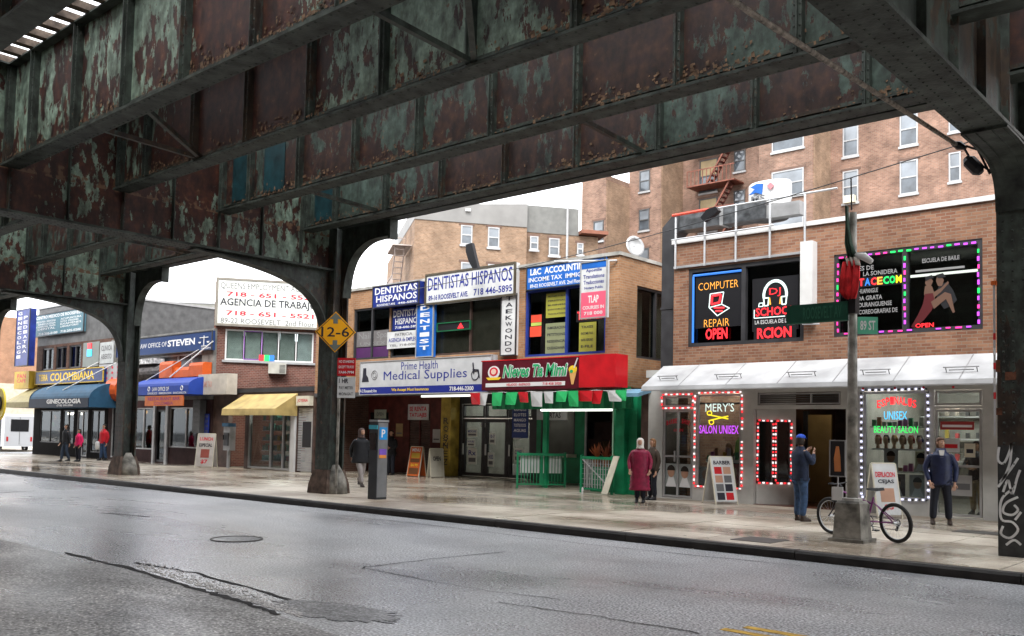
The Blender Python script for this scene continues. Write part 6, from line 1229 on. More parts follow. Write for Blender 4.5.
# ================================================================ big apartment house on the right
b2 = thing('apartment_building', 'tall stepped pink and tan brick apartment house with fire escapes above the shops', 'building', (-30, 48, 0))
YA, YB2, YC_ = 48.0, 50.6, 53.2
FA_, FB_, FC_ = Frame(0, YA), Frame(0, YB2), Frame(0, YC_)
xA0 = FA_.at(582, 194)[0]; xA1 = FA_.at(606, 194)[0]; xB1 = FB_.at(661, 190)[0]; xC1 = FC_.at(759, 170)[0]
FD = Frame(0, 47.6); xD0 = xC1; xD1 = FD.at(813, 170)[0]; FE = Frame(0, 49.8)
TOP = 30
MB().box(xA0, xA1, YA, 66, 0, FA_.at(590, 178)[1]).build('wall', b_pink, b2)
MB().box(xA1, xB1, YB2, 66, 0, TOP).build('wall', b_pink, b2)
MB().box(xB1, xC1+4, YC_, 66, 0, TOP).build('wall', b_pink, b2)
xD0 = FD.at(759, 170)[0]
MB().box(xD0, xD1, 47.6, 66, 0, TOP).build('wall', b_pink, b2)
MB().box(xD1, 12, 49.8, 66, 0, TOP).build('wall', brick('rose_brick', (.32, .185, .13), (.21, .115, .082), (.26, .21, .17), .5), b2)
# tan brick skins on the side faces that look up the street
MB().box(xA1, xA1+.06, YA+.05, YB2, 0, FA_.at(590, 183)[1]-.02).box(xB1, xB1+.06, YB2+.05, YC_, 0, TOP).build('side_facing', b_tan, b2)
MB().box(xD1, xD1+.06, 47.65, 49.8, 0, TOP).build('side_facing', b_tan, b2)
z0_, z1_ = FE.at(843, 204)[1], FE.at(843, 172)[1]; FHGT = FE.at(843, 126)[1]-z1_
for px0, px1, F, zs in ((900, 918, FE, 1), (843, 858.5, FE, 1), (949, 961, FE, .75)):
    a = F.at(px0, 160)[0]; b = F.at(px1, 160)[0]
    for k in range(-2, 4):
        far_win(F, a, b, z0_+k*FHGT+(z1_-z0_)*(1-zs)*.6, z1_+k*FHGT, b2, ac=(px0 == 843 and k < 1))
zz0, zz1 = FD.at(772, 205)[1]+.35, FD.at(772, 173)[1]
a = FD.at(772, 170)[0]; b = FD.at(804, 170)[0]
for k in range(-1, 4): far_win(FD, a, b, zz0+k*FHGT, zz1+k*FHGT, b2, ac=k == 0)
for F, x0_, x1_, ya, yb in ((FA_, 597, 602, 182, 202), (FB_, 642, 648, 171, 192), (FC_, 737, 743, 151, 172)):
    a = F.at(x0_, ya)[0]; b = F.at(x1_, ya)[0]; 
    if b-a < .8: c_ = (a+b)/2; a, b = c_-.4, c_+.4
    zt = F.at(x0_, ya)[1]; zb = F.at(x0_, yb)[1]
    for k in range(-2, 3):
        if zt+k*FHGT > (FA_.at(590, 183)[1]-.3 if F is FA_ else TOP): continue
        far_win(F, a, b, zb+k*FHGT, zt+k*FHGT, b2, dgrey)
a = FC_.at(700, 150)[0]; b = FC_.at(718, 150)[0]
for k in range(-2, 3): far_win(FC_, a, b, 15.2+k*FHGT, 17.4+k*FHGT, b2, dgrey, pane=mat('tan_shade', (.35, .27, .15), .6))
fe = thing('fire_escape', 'rust-orange fire escape zigzagging down the recess of the apartment house', 'fire escape', (-24, 52, 10))
ri = mat('rust_orange_iron', (.20, .07, .045), .6, var=.25)
xa = FC_.at(697, 180)[0]; xm = FC_.at(718, 180)[0]; xb = FC_.at(744, 180)[0]
zp = FC_.at(720, 188)[1]
for k in range(-1, 3):
    z = zp+k*FHGT
    MB(FC_.M).box(xa, xb, .0, 1.3, z, z+.08).build('platform', ri, fe)
    MB(FC_.M).box(xa, xb, 1.26, 1.3, z+1.0, z+1.06).build('rail', ri, fe)
    for j in range(12): MB(FC_.M).box(xa+j*(xb-xa)/12, xa+j*(xb-xa)/12+.04, 1.26, 1.3, z+.08, z+1.0).build('baluster', ri, fe)
    for d in (.5, 1.1): MB(FC_.M).bar((xm-.2, d, z-FHGT+.1), (xm+1.4, d, z), .1).build('stringer', ri, fe)
    for j in range(9): MB(FC_.M).box(xm-.1+j*.17, xm+.1+j*.17, .5, 1.1, z-FHGT+.3+j*FHGT/9.5, z-FHGT+.35+j*FHGT/9.5).build('tread', MATS['red_brown_paint'], fe)
# ---- cables and the things caught on them
def cable(name, pts, r, label, m=black):
    p = []
    for a, b in zip(pts[:-1], pts[1:]): 
        for i in range(12): t_ = i/12; p.append((a[0]+(b[0]-a[0])*t_, a[1]+(b[1]-a[1])*t_, a[2]+(b[2]-a[2])*t_-.25*math.sin(math.pi*t_)))
    p.append(pts[-1]); return solo(name, MB().tube(p, r, 5), m, label, 'cable')
def w3(px, py, Y): u, z = Frame(0, Y).at(px, py); return (u, Y, z)
p0 = Vector(w3(395, 293, 19.5)); p1 = Vector(w3(985, 137, 17.0)); cable('overhead_wire', [tuple(p0), tuple(p1)], .011, 'thin dark wire sagging across the street above the shop roofs')
p1 = w3(957, 145, 14.9); p0 = w3(725, -4, 7.2); p0 = tuple(Vector(p0)+(Vector(p0)-Vector(p1))*.5); solo('strut_cable', MB().tube([p0, p1], .03, 8), mat('rope_grey', (.20, .17, .14), .7, var=.5, vs=12), 'thick twisted guy cable running down to the insulators by the right column', 'cable')
ins = thing('cable_insulator', 'pair of black insulators linking the guy cable to the right steel column', 'insulator', w3(965, 155, 14.9))
a = Vector(w3(952, 143, 14.9)); b = Vector(w3(966, 148, 14.9)); MB().tube([tuple(a), tuple((a+b)/2), tuple(b)], [.03, .07, .03], 8).build('shackle', black, ins)
a = Vector(w3(966, 158, 14.9)); b = Vector(w3(981, 173, 14.9)); MB().tube([tuple(a), tuple(a*.8+b*.2), tuple(a*.2+b*.8), tuple(b)], [.05, .10, .10, .05], 8).build('insulator_body', black, ins)
MB().tube([w3(964, 148, 14.9), w3(970, 158, 14.9), w3(992, 172, 15.0)], .018, 5).build('link', black, ins); MB().tube([w3(966, 146, 14.9), w3(978, 150, 14.9), w3(990, 174, 15.0)], .018, 5).build('link', black, ins)
def dangling(name, label, F, pts, th):
    p = [F.at(*q) for q in pts]; return solo(name, MB(F.M).prism(p, 'y', -th, th), black, label, 'rag')
dangling('hanging_rag', 'dark ragged cloth hanging above the DENTISTAS HISPANOS sign', Frame(0, 20.8), [(467, 245), (473, 243), (476, 256), (479, 268), (474, 269), (470, 262), (467, 252)], .06)
dangling('hanging_rag', 'black bundle caught on the wire above the vent duct', Frame(0, 20.0), [(702, 218), (708, 210), (717, 207), (720, 211), (713, 217), (705, 222)], .08)
# ================================================================ far end of the street, beyond the side street
fb = thing('apartment_building', 'distant orange brick building closing the far left end of the street', 'building', (-150, 40, 0))
MB().box(-190, -118, 28, 60, 0, 14.5).build('wall', brick('far_brick', (.34, .17, .10), (.3, .14, .08), (.3, .24, .17), .3), fb)
Ffar = Frame(-118, 28, math.pi/2)
for i in range(9):
    for k in range(3): far_win(Frame(0, 28), -185+i*7, -183.4+i*7, 4+k*3.4, 5.8+k*3.4, fb)
for i in range(3):
    for k in range(3): far_win(Ffar, 3+i*4, 4.5+i*4, 4+k*3.4, 5.8+k*3.4, fb)
fb = thing('shop_building', 'low pale building with grey signs far down the street at the left', 'building', (-105, 24, 0)); MB().box(-112, -92, 27, 45, 0, 5.5).build('wall', mat('pale_render', (.45, .4, .32), .8), fb); MB().box(-112, -92, 26.6, 27, 3.4, 4.4).build('fascia', mat('grey_fascia', (.3, .3, .3), .6), fb)
struct('side_street', MB().box(-66, -57.9, 13.3, 80, -.2, -.127), asphalt)
struct('far_sidewalk', MB().box(-140, -66.2, 13.3, 60, -.2, -.02), slab_m)
def bare_tree(x, y, h, label, seed, group=None):
    t = thing('tree', label, 'tree', (x, y, 0), 0, group); rnd = random.Random(seed); tr = MB(); tr.tube([(x, y, 0), (x+.1, y, h*.3), (x, y, h*.5)], [.14, .11, .08], 7); tr.build('trunk', mat('bark', (.08, .06, .05), .9), t); br = MB()
    def grow(p, d, l, r, dep):
        q = p+d*l; br.tube([tuple(p), tuple((p+q)/2+Vector((rnd.uniform(-.05, .05),)*3)), tuple(q)], [r, r*.8, r*.6], 4)
        if dep: 
            for _ in range(3): grow(q, (d+Vector((rnd.uniform(-.7, .7), rnd.uniform(-.7, .7), rnd.uniform(0, .5)))).normalized(), l*.72, r*.6, dep-1)
    for k in range(5): a = k*1.256; grow(Vector((x, y, h*(.3+.04*k))), Vector((math.cos(a)*.6, math.sin(a)*.6, .8)).normalized(), h*.2, .05, 3)
    br.build('crown', mat('twig', (.12, .09, .07), .9), t)
bare_tree(-84, 22, 8, 'bare street tree beyond the side street at the far left', 3)
def vehicle(name, label, cat, x, y, rz, L_, Wd, H, body_m, van=True):
    t = thing(name, label, cat, (x, y, -.13), rz); M_ = INV[t.name].inverted()
    prof = ([(0, .35), (0, 1.0), (.12, 1.15), (.95, 1.35), (1.55, H-.05), (1.8, H), (L_-.08, H), (L_, H-.15), (L_, .35)] if van else [(0, .4), (0, .75), (.9, .9), (1.5, H), (L_-1.3, H), (L_-.5, .95), (L_, .85), (L_, .4)])
    MB(M_).prism(prof, 'y', -Wd/2, Wd/2).build('body', body_m, t)
    for sy in (-1, 1):
        yy = sy*(Wd/2+.004)
        gl_ = MB(M_).prism([(1.15, 1.3), (1.65, H-.25), (2.3, H-.25), (2.3, 1.3)] if van else [(1.15, .92), (1.6, H-.08), (L_-1.4, H-.08), (L_-.8, .94)], 'y', min(yy, yy-sy*.02), max(yy, yy-sy*.02)); gl_.build('window', glass_dark, t)
        for wx in (.95, L_-.95):
            wb = MB(M_).ring((wx, sy*(Wd/2-.08), .33), .26, .09, 'y', 18, 6).build('wheel', black, t, True); MB(M_).ring((wx, sy*(Wd/2-.02), .33), .1, .06, 'y', 12, 4).build('rim', lgrey, wb)
        MB(M_).box(-.02, .02, sy*Wd*.36-.12, sy*Wd*.36+.12, .7, .88).build('headlight', white, t); MB(M_).box(L_-.02, L_+.015, sy*Wd*.4-.06, sy*Wd*.4+.06, .7, 1.0).build('tail_light', redb, t)
    MB(M_).prism([(1.0, 1.37), (1.02, 1.33), (1.6, H-.12), (1.56, H-.08)] if van else [(.95, .95), (1.0, .9), (1.5, H-.05), (1.44, H-.02)], 'y', -Wd*.42, Wd*.42).build('windscreen', glass_dark, t)
    MB(M_).box(-.06, .03, -Wd*.46, Wd*.46, .38, .6).build('bumper', dgrey, t)
    if van: MB(M_).box(L_-.01, L_+.012, -.6, .6, 1.35, H-.35).build('rear_window', glass_dark, t); MB(M_).box(L_-.0, L_+.012, -.01, .01, .5, H-.2).build('door_seam', dgrey, t)
    return t
vehicle('parked_van', 'white van parked across the side street at the far left', 'van', -71.5, 19.0, R(12), 5.2, 2.0, 2.3, mat('white_car_paint', (.5, .51, .52), .25, var=0), True)
vehicle('parked_van', 'second white van behind, nearer the dark corner building', 'van', -70.5, 23.8, R(8), 5.2, 2.0, 2.5, MATS['white_car_paint'], True)
vehicle('parked_car', 'pale car half hidden behind the white vans at the far left', 'car', -84, 18.5, R(5), 4.4, 1.8, 1.5, mat('silver_paint', (.4, .42, .45), .25, .4, var=0), False)
t = thing('round_sign', 'yellow round sign with dark mark at the far left edge', 'sign', (-62, 16.8, 0)); ux, uz = Frame(0, 16.8).at(2, 404); 
ux, uz = Frame(0, 16.8).at(1.5, 404); t.location = (ux, 16.8, 0); INV[t.name] = Matrix.Translation((-ux, -16.8, 0))
MB().prism([(ux+.62*math.cos(a*math.pi/12), uz+.75*math.sin(a*math.pi/12)) for a in range(24)], 'y', 16.7, 16.78).build('disc', mat('sign_yellow', (.8, .6, .02), .5, var=0), t); MB().ring((ux, 16.69, uz), .3, .07, 'y', 18, 5).build('mark', black, t); MB().tube([(ux, 16.8, 0), (ux, 16.8, uz)], .04, 6).build('post', grey, t)
# ---- the opposite side of the street, behind the viewer: plain brick row that the shop windows reflect
op = MB(); rnd = random.Random(2); x = -90
while x < 60:
    w = rnd.uniform(8, 13); h = rnd.choice([7.5, 9.5, 12.5]); op.box(x, x+w-.05, -16, -7.5, -.13, h); x += w
struct('opposite_buildings', op, b_red)
struct('near_sidewalk', MB().box(-180, 120, -14, 2.5, -.13, 0.0), slab_m)
# ================================================================ street furniture on the near edge of the sidewalk
# street-name and signal pole with concrete foot
PX_, PY_ = -5.97, 15.22
sp = thing('street_pole', 'weathered steel street pole on a square concrete foot beside the bicycle', 'pole', (PX_, PY_, 0))
MB().loft([[(PX_+sx*w, PY_+sy*w, z) for sx, sy in ((-1, -1), (1, -1), (1, 1), (-1, 1))] for z, w in ((0, .29), (.05, .29), (.052, .235), (.35, .215), (.62, .20), (.66, .17))]).build('concrete_foot', conc_d, sp)
pm = mat('weathered_pole', (.27, .26, .23), .5, .2, var=.45, vs=5, bump=.3)
MB().tube([(PX_, PY_, .6), (PX_, PY_, 5.45)], [.088, .066], 12).build('shaft', pm, sp, True)
MB().ellipses([(.655, .16, .16, PX_, PY_), (.70, .16, .16, PX_, PY_), (.71, .12, .12, PX_, PY_)], 12).build('collar', conc, sp)
MB().tube([(PX_-.02, PY_, 5.5), (PX_-.03, PY_, 6.05)], .012, 6).build('spike', black, sp)
MB().box(PX_-.08, PX_+.08, PY_-.09, PY_+.09, 3.75, 4.3).build('band_wrap', black, sp)
FPole = Frame(0, PY_)
# long dark green street-name sign on the left
u0_, u1_, z0_, z1_ = FPole.rect(787, 306, 848, 320, .1); t = thing('street_name_sign', 'long dark green street-name sign reaching left from the pole', 'sign', (u0_, PY_, z0_)); MB(FPole.M).box(u0_, u1_, .08, .12, z0_, z1_).build('blade', dgreen, t); MB(FPole.M).box(u0_-.01, u1_, .075, .125, z0_-.01, z0_+.012).build('edge', mat('green_edge', (.02, .10, .06), .4), t); letters(FPole, 'ROOSEVELT AV', u0_+.3, u1_-.1, z0_+.05, z1_-.05, mat('faint_green_print', (.02, .10, .06), .5, var=0), t, .124, .02)
u0_, u1_, z0_, z1_ = FPole.rect(855, 318, 868, 333, .1); FT = Frame(PX_+.1, PY_-.05, R(35)); t = thing('street_name_sign', 'small bright green street sign edge on the right of the pole', 'sign', (PX_+.1, PY_, z0_)); MB(FT.M).box(0, .32, 0, .02, z0_, z1_+.02).build('blade', mat('bright_green_sign', (.10, .42, .27), .4), t); letters(FT, '89 ST', .04, .28, z0_+.06, z1_-.04, white_t, t, .024, .02)
# flag furled on the pole
fl = thing('flag', 'furled green, white and red flag tied to the top of the pole', 'flag', (PX_, PY_-.12, 4.3))
def cloth(pts, m, name, par, F, d0=.14, seed=0):
    rnd = random.Random(seed); rings = []
    for (xl, xr, y) in pts:
        a = F.at(xl, y, d0); b = F.at(xr, y, d0); n_ = 9; row = [(a[0]+(b[0]-a[0])*i/n_, d0+.05*math.sin(i*1.9+y*.05)+.02*rnd.uniform(-1, 1), a[1]) for i in range(n_+1)]
        rings.append(row+[(p[0], p[1]-.03, p[2]) for p in row[::-1]])
    MB(F.M).loft(rings).build(name, m, par, True)
cloth([(846, 847.5, 206), (845.5, 848.5, 228), (845, 851, 244), (847, 856, 258)], mat('flag_dark_green', (.03, .06, .04), .8, var=.3), 'green_stripe', fl, FPole, seed=1)
cloth([(846, 857, 258), (848, 859, 266)], mat('flag_white', (.5, .47, .42), .8), 'white_stripe', fl, FPole, seed=2)
cloth([(843, 858, 262), (841, 859, 280), (840, 858, 292), (846, 855, 299)], mat('flag_red', (.6, .02, .025), .75, var=.3, vs=8), 'red_stripe', fl, FPole, seed=3)
# camera / lamp head
t = thing('camera_head', 'white camera head on a short arm near the top of the pole', 'camera', (PX_+.1, PY_, 4.9)); a = FPole.at(858, 256); b = FPole.at(874, 261); MB(FPole.M).tube([(PX_, .05, a[1]), (a[0], .1, a[1])], .02, 6).build('arm', white, t); MB(FPole.M).tube([(a[0], .1, a[1]), ((a[0]+b[0])/2, .1, (a[1]+b[1])/2+.02), (b[0], .1, b[1]-.03)], [.04, .065, .045], 8).build('housing', white, t, True)
# poster cluster wired to the pole's left
FQ2 = Frame(0, 15.7); u0_, u1_, z0_, z1_ = FQ2.rect(831, 441, 845, 476); t = thing('hanging_poster', 'dark framed poster with an orange figure hung beside the pole', 'poster', (u0_, 15.7, 0)); MB(FQ2.M).box(u0_, u1_, 0, .02, z0_, z1_).build('sheet', black, t)
w = u1_-u0_; h = z1_-z0_; MB(FQ2.M).prism([(u0_+w*.3, z0_+h*.12), (u0_+w*.75, z0_+h*.12), (u0_+w*.7, z0_+h*.55), (u0_+w*.6, z0_+h*.85), (u0_+w*.4, z0_+h*.85), (u0_+w*.25, z0_+h*.5)], 'y', .021, .026).build('figure_print', mat('orange_figure', (.5, .18, .06), .5), t); frame_mb(FQ2, u0_-.02, u1_+.02, z0_-.02, z1_+.02, .02, 0, .03).build('frame', grey, t)
MB(FQ2.M).box(u0_+w*.5-.01, u0_+w*.5+.01, -.01, .01, 0, z0_-.02).build('stake', galv, t); MB(FQ2.M).box(u0_+.02, u1_-.03, 0, .015, .62, .85).build('card', white, t)
# ---------------------------------------------------------------- bicycle
def bicycle(front, rear, label):
    f = Vector(front); r_ = Vector(rear); d = (f-r_); L_ = d.length; ang = math.atan2(d.y, d.x)
    t = thing('bicycle', label, 'bicycle', (r_.x, r_.y, 0), ang); M_ = INV[t.name].inverted() @ Matrix.Rotation(R(-5), 4, 'X')
    wr = .325; fm = mat('purple_frame_paint', (.20, .03, .17), .3, var=.1)
    for wx, nm in ((0, 'rear'), (L_, 'front')):
        w_ = MB(M_).ring((wx, 0, wr), wr-.03, .032, 'y', 40, 8).build('wheel', mat('tyre', (.02, .02, .02), .8, var=.2), t, True)
        MB(M_).ring((wx, 0, wr), wr-.055, .011, 'y', 40, 6).build('rim', galv, w_, True)
        sp_ = MB(M_)
        for k in range(20):
            a = 2*math.pi*k/20; sp_.tube([(wx+.02*math.cos(a+.5), .02*(-1)**k, wr+.02*math.sin(a+.5)), (wx+(wr-.06)*math.cos(a), 0, wr+(wr-.06)*math.sin(a))], .0018, 3)
        sp_.build('spokes', galv, w_, kind='stuff')
        MB(M_).tube([(wx, -.05, wr), (wx, .05, wr)], .022, 8).build('hub', galv, w_)
    bb = (L_*.42, 0, .30); seat = (L_*.30, 0, .72); head = (L_*.80, 0, .78); hl = (L_*.83, 0, .62)
    for nm, a, b, q in (('seat_tube', bb, seat, .016), ('down_tube', bb, hl, .019), ('top_tube', (L_*.33, 0, .60), head, .016), ('head_tube', head, hl, .02), ('chain_stay', bb, (0, .04, wr), .01), ('chain_stay', bb, (0, -.04, wr), .01), ('seat_stay', (L_*.32, 0, .64), (0, .04, wr), .009), ('seat_stay', (L_*.32, 0, .64), (0, -.04, wr), .009)): MB(M_).tube([a, b], q, 8).build(nm, fm, t, True)
    for s in (-1, 1): MB(M_).tube([(L_*.83, s*.045, .64), (L_*.86, s*.05, .55), (L_, s*.05, wr)], .012, 7).build('fork_blade', dark, t)
    MB(M_).tube([seat, (L_*.27, 0, .82)], .012, 6).build('seat_post', galv, t); MB(M_).loft([[(L_*.27+x_, y_, z_) for x_, y_, z_ in ((-.12, -w_, 0.83), (-.12, w_, .83), (-.12, w_*.8, .88), (-.12, -w_*.8, .88))][:4] if k == 0 else [(L_*.27+.02, -w_, .83), (L_*.27+.02, w_, .83), (L_*.27+.02, w_*.8, .87), (L_*.27+.02, -w_*.8, .87)] if k == 1 else [(L_*.27+.17, -.02, .83), (L_*.27+.17, .02, .83), (L_*.27+.17, .018, .86), (L_*.27+.17, -.018, .86)] for k, w_ in ((0, .085), (1, .05), (2, .02))]).build('saddle', black, t)
    MB(M_).tube([head, (L_*.79, 0, .86), (L_*.84, 0, .90)], .013, 6).build('stem', dark, t); MB(M_).tube([(L_*.80, -.29, .93), (L_*.84, -.1, .90), (L_*.84, .1, .90), (L_*.80, .29, .93)], .012, 6).build('handlebar', dark, t)
    for s in (-1, 1): MB(M_).tube([(L_*.80, s*.29, .93), (L_*.79, s*.19, .925)], .017, 6).build('grip', black, t)
    ck = MB(M_).ring((bb[0], -.05, bb[2]), .085, .008, 'y', 20, 4).build('chainring', dark, t); MB(M_).bar((bb[0], -.07, bb[2]), (bb[0]-.06, -.08, bb[2]-.16), .02).build('crank', galv, ck); MB(M_).bar((bb[0], .06, bb[2]), (bb[0]+.06, .07, bb[2]+.16), .02).build('crank', galv, ck); MB(M_).box(bb[0]-.11, bb[0]-.01, -.16, -.08, bb[2]-.17, bb[2]-.15).build('pedal', black, ck); MB(M_).box(bb[0]+.01, bb[0]+.11, .08, .16, bb[2]+.15, bb[2]+.17).build('pedal', black, ck)
    MB(M_).ring((0, -.05, wr), .045, .012, 'y', 14, 4).build('sprocket', dark, t); MB(M_).bar((0, -.06, wr-.03), (.05, -.06, wr-.14), .03).build('derailleur', black, t)
    MB(M_).tube([(bb[0], -.05, bb[2]+.085), (0, -.05, wr+.045)], .005, 4).tube([(bb[0], -.05, bb[2]-.085), (0.04, -.05, wr-.12)], .005, 4).build('chain', dark, t)
    MB(M_).tube([(L_*.45, 0, .48), (L_*.52, .02, .36), (L_*.58, 0, .50)], .02, 7).build('lock', black, t)
    return t
ra = gpt(897, 543, 0); fa = gpt(832, 534, 0)
bicycle((fa[0], fa[1], 0), (ra[0], ra[1], 0), 'purple mountain bicycle leaning against the concrete foot of the street pole')
# ---------------------------------------------------------------- sandwich boards
def aframe(x, y, rz, w, h, label, face, prints, spread=.45, group=None):
    t = thing('sandwich_board', label, 'sandwich board', (x, y, 0), rz, group); M_ = INV[t.name].inverted()
    lean = math.atan2(spread/2, h)
    for s in (-1, 1):
        Ms = M_ @ Matrix.Translation((0, s*spread/2, 0)) @ Matrix.Rotation(s*lean, 4, 'X')
        pnl = MB(Ms).box(-w/2, w/2, -.012, .012, .08, h).build('panel', face, t)
        MB(Ms).box(-w/2-.02, -w/2, -.02, .02, 0, h).box(w/2, w/2+.02, -.02, .02, 0, h).box(-w/2, w/2, -.02, .02, h, h+.02).build('frame', cream if h > .9 else white, pnl)
        if s == -1:
            Fm = Frame(0, 0); Fm.M = Ms @ Matrix(((1, 0, 0, 0), (0, -1, 0, 0), (0, 0, 1, 0), (0, 0, 0, 1)))
            for p in prints:
                if p[0] == 'box': MB(Fm.M).box(p[1]*w-w/2, p[2]*w-w/2, .012, .015, p[3]*h, p[4]*h).build('print_block', p[5], pnl)
                else: letters(Fm, p[0], p[1]*w-w/2, p[2]*w-w/2, p[3]*h, p[4]*h, p[5], pnl, .018, .03)
    return t
x, y = Frame(0, 21.15).at(721, 480)[0], 21.15; bk = black_t
aframe(x-.05, y+.05, R(62), .62, 1.22, 'white sandwich board with haircut photos in front of the MERY\'S window', white_b, [('BARBER', .1, .9, .84, .92, bk)]+[('box', .1+.42*i, .45+.42*i, .10+.18*j, .25+.18*j, [bk, redb, skin, grey_t][(i+j*3) % 4]) for i in range(2) for j in range(4)], .62)
x, y = Frame(0, 20.6).at(883, 490)[0], 20.6; aframe(x, y, R(52), .55, 1.2, 'white sandwich board behind the bicycle, red and black print', white_b, [('DEPILACION', .08, .92, .75, .85, red_t), ('CEJAS', .15, .85, .62, .71, bk), ('box', .2, .8, .3, .55, skin), ('$5', .3, .7, .15, .26, red_t)], .55)
x, y = gpt(417, 471, 0); 
aframe(Frame(0, 23.3).at(417, 460)[0], 23.3, R(0), .62, 1.15, 'white-framed sandwich board with orange food photos under the medical supply sign', mat('orange_menu', (.6, .12, .02), .5), [('MENU', .15, .85, .85, .95, white_t), ('box', .1, .9, .5, .62, mat('food_brown', (.15, .06, .02), .5)), ('box', .15, .85, .64, .8, yellow_b), ('$6.99', .2, .8, .36, .46, yellow_t), ('box', .1, .9, .12, .32, MATS['food_brown'])], .4)
aframe(Frame(0, 23.4).at(436, 460)[0], 23.4, R(70), .5, 1.1, 'pale sandwich board seen edge-on by the yellow pier', mat('pale_menu', (.45, .43, .36), .5), [('OPEN', .2, .8, .6, .75, bk)], .35)
x, y = gpt(206, 468, 0); aframe(x, y, R(35), .75, 1.45, 'pale sandwich board with red print under the blue law office awning', mat('pinkish_board', (.48, .44, .40), .5), [('LUNCH', .12, .88, .8, .9, red_t), ('ESPECIAL', .12, .88, .62, .72, bk), ('box', .25, .75, .3, .55, mat('dull_red', (.3, .08, .06), .5)), ('$7', .3, .7, .12, .25, red_t)], .5)
# ---------------------------------------------------------------- parking pay station near the middle column
x, y = gpt(377, 499, 0); x += .0; t = thing('parking_meter_kiosk', 'tall grey parking pay station with blue label standing at the kerb', 'parking meter', (x, y, 0)); Fk = Frame(x, y, R(0))
MB(Fk.M).box(-.15, .15, -.17, .17, 0, 1.88).build('cabinet', mat('kiosk_dark', (.04, .045, .05), .35, .3), t); MB(Fk.M).box(-.16, .16, -.18, .18, 1.88, 1.93).build('cap', grey, t)
FR_ = Frame(x+.15, y, math.pi/2); MB(FR_.M).box(-.15, .15, 0, .01, .05, 1.86).build('painted_lit_side', mat('kiosk_lit_side', (.25, .26, .27), .3, .5), t); MB(FR_.M).box(-.12, .12, .01, .02, 1.45, 1.75).build('blue_label', mat('kiosk_blue', (.02, .25, .6), .3), t); letters(FR_, 'P', -.06, .06, 1.5, 1.7, white_t, t, .024, .02)  # paler side skin: light falling on that side put into its colour
MB(FR_.M).box(-.11, .11, .01, .02, 1.08, 1.22).build('purple_label', mat('kiosk_purple', (.2, .1, .5), .4), t); MB(FR_.M).box(-.11, .11, .01, .02, 1.0, 1.08).build('orange_label', mat('kiosk_orange', (.7, .25, .05), .4), t); MB(Fk.M).box(-.11, .11, .17, .185, 1.2, 1.6).build('screen', glass_dark, t); MB(Fk.M).box(-.155, .155, .165, .19, 1.70, 1.80).build('teal_band', mat('kiosk_band', (.05, .35, .45), .3), t)  # the band near the top is plain teal
# ---------------------------------------------------------------- signs at the middle column
XC = VX[3]; FC = Frame(XC+.05, 14.85, R(40)); u, z = FC.at(335.5, 332, .02); t = thing('height_sign', 'yellow diamond 12-6 clearance sign with two arrows on the middle steel column', 'sign', FC.W(u, 0, z-.55)); hw = .54
def diamond(h_, d0, d1, m, nm): MB(FC.M).prism([(u-h_, z), (u, z-h_), (u+h_, z), (u, z+h_)], 'y', d0, d1).build(nm, m, t)
diamond(hw, .02, .035, mat('sign_amber', (.78, .36, .01), .45, var=.05), 'plate'); diamond(hw-.03, .036, .039, black_t, 'border'); diamond(hw-.06, .040, .043, MATS['sign_amber'], 'face')
letters(FC, '12-6', u-.37, u+.37, z-.13, z+.13, black_t, t, .047, .01)
for s in (1, -1): MB(FC.M).prism([(u-.06, z+s*.22), (u+.06, z+s*.22), (u+.06, z+s*.34), (u+.16, z+s*.34), (u, z+s*.5), (u-.16, z+s*.34), (u-.06, z+s*.34)], 'y', .046, .05).build('arrow', mat('arrow_grey', (.12, .14, .13), .5, var=0), t)
MB(FC.M).box(u-.03, u+.03, -.1, .02, z-.5, z+.5).build('bracket', galv, t)
# regulation signs on their own post just behind the column
x = F0.at(0, 0)[0]; FS2 = Frame(XC+.33, 15.0, R(30)); u0_, u1_, z0_, z1_ = FS2.rect(338, 358, 355.5, 376); ps = thing('sign_post', 'thin steel post behind the middle column carrying parking signs', 'post', tuple(FS2.W(u0_, 0, 0))); MB(FS2.M).box(u0_+.02, u0_+.08, -.05, 0, 0, 3.2).build('post', pm, ps)
t = thing('parking_sign', 'red and white no-standing sign beside the middle column', 'sign', tuple(FS2.W(u0_, 0, z0_))); MB(FS2.M).box(u0_, u1_, .01, .025, z0_, z1_).build('plate', redb, t)
for k, s in enumerate(('NO STANDING', 'EXCEPT TRUCKS', '7AM-7PM')): letters(FS2, s, u0_+.04, u1_-.04, z1_-.13-k*.14, z1_-.06-k*.14, white_t, t, .03, .02)
u0_, u1_, z0_, z1_ = FS2.rect(338, 377, 355, 398); t = thing('parking_sign', 'white pay-meter parking sign under the red one', 'sign', tuple(FS2.W(u0_, 0, z0_))); MB(FS2.M).box(u0_, u1_, .01, .025, z0_, z1_).build('plate', white_b, t); letters(FS2, '1 HR', u0_+.04, u0_+.3, z1_-.16, z1_-.04, black_t, t, .03, .03); letters(FS2, 'PAY METER', u0_+.05, u1_-.05, z1_-.32, z1_-.24, grey_t, t, .03, .02); letters(FS2, 'MON-SAT', u0_+.05, u1_-.05, z1_-.48, z1_-.40, grey_t, t, .03, .02)
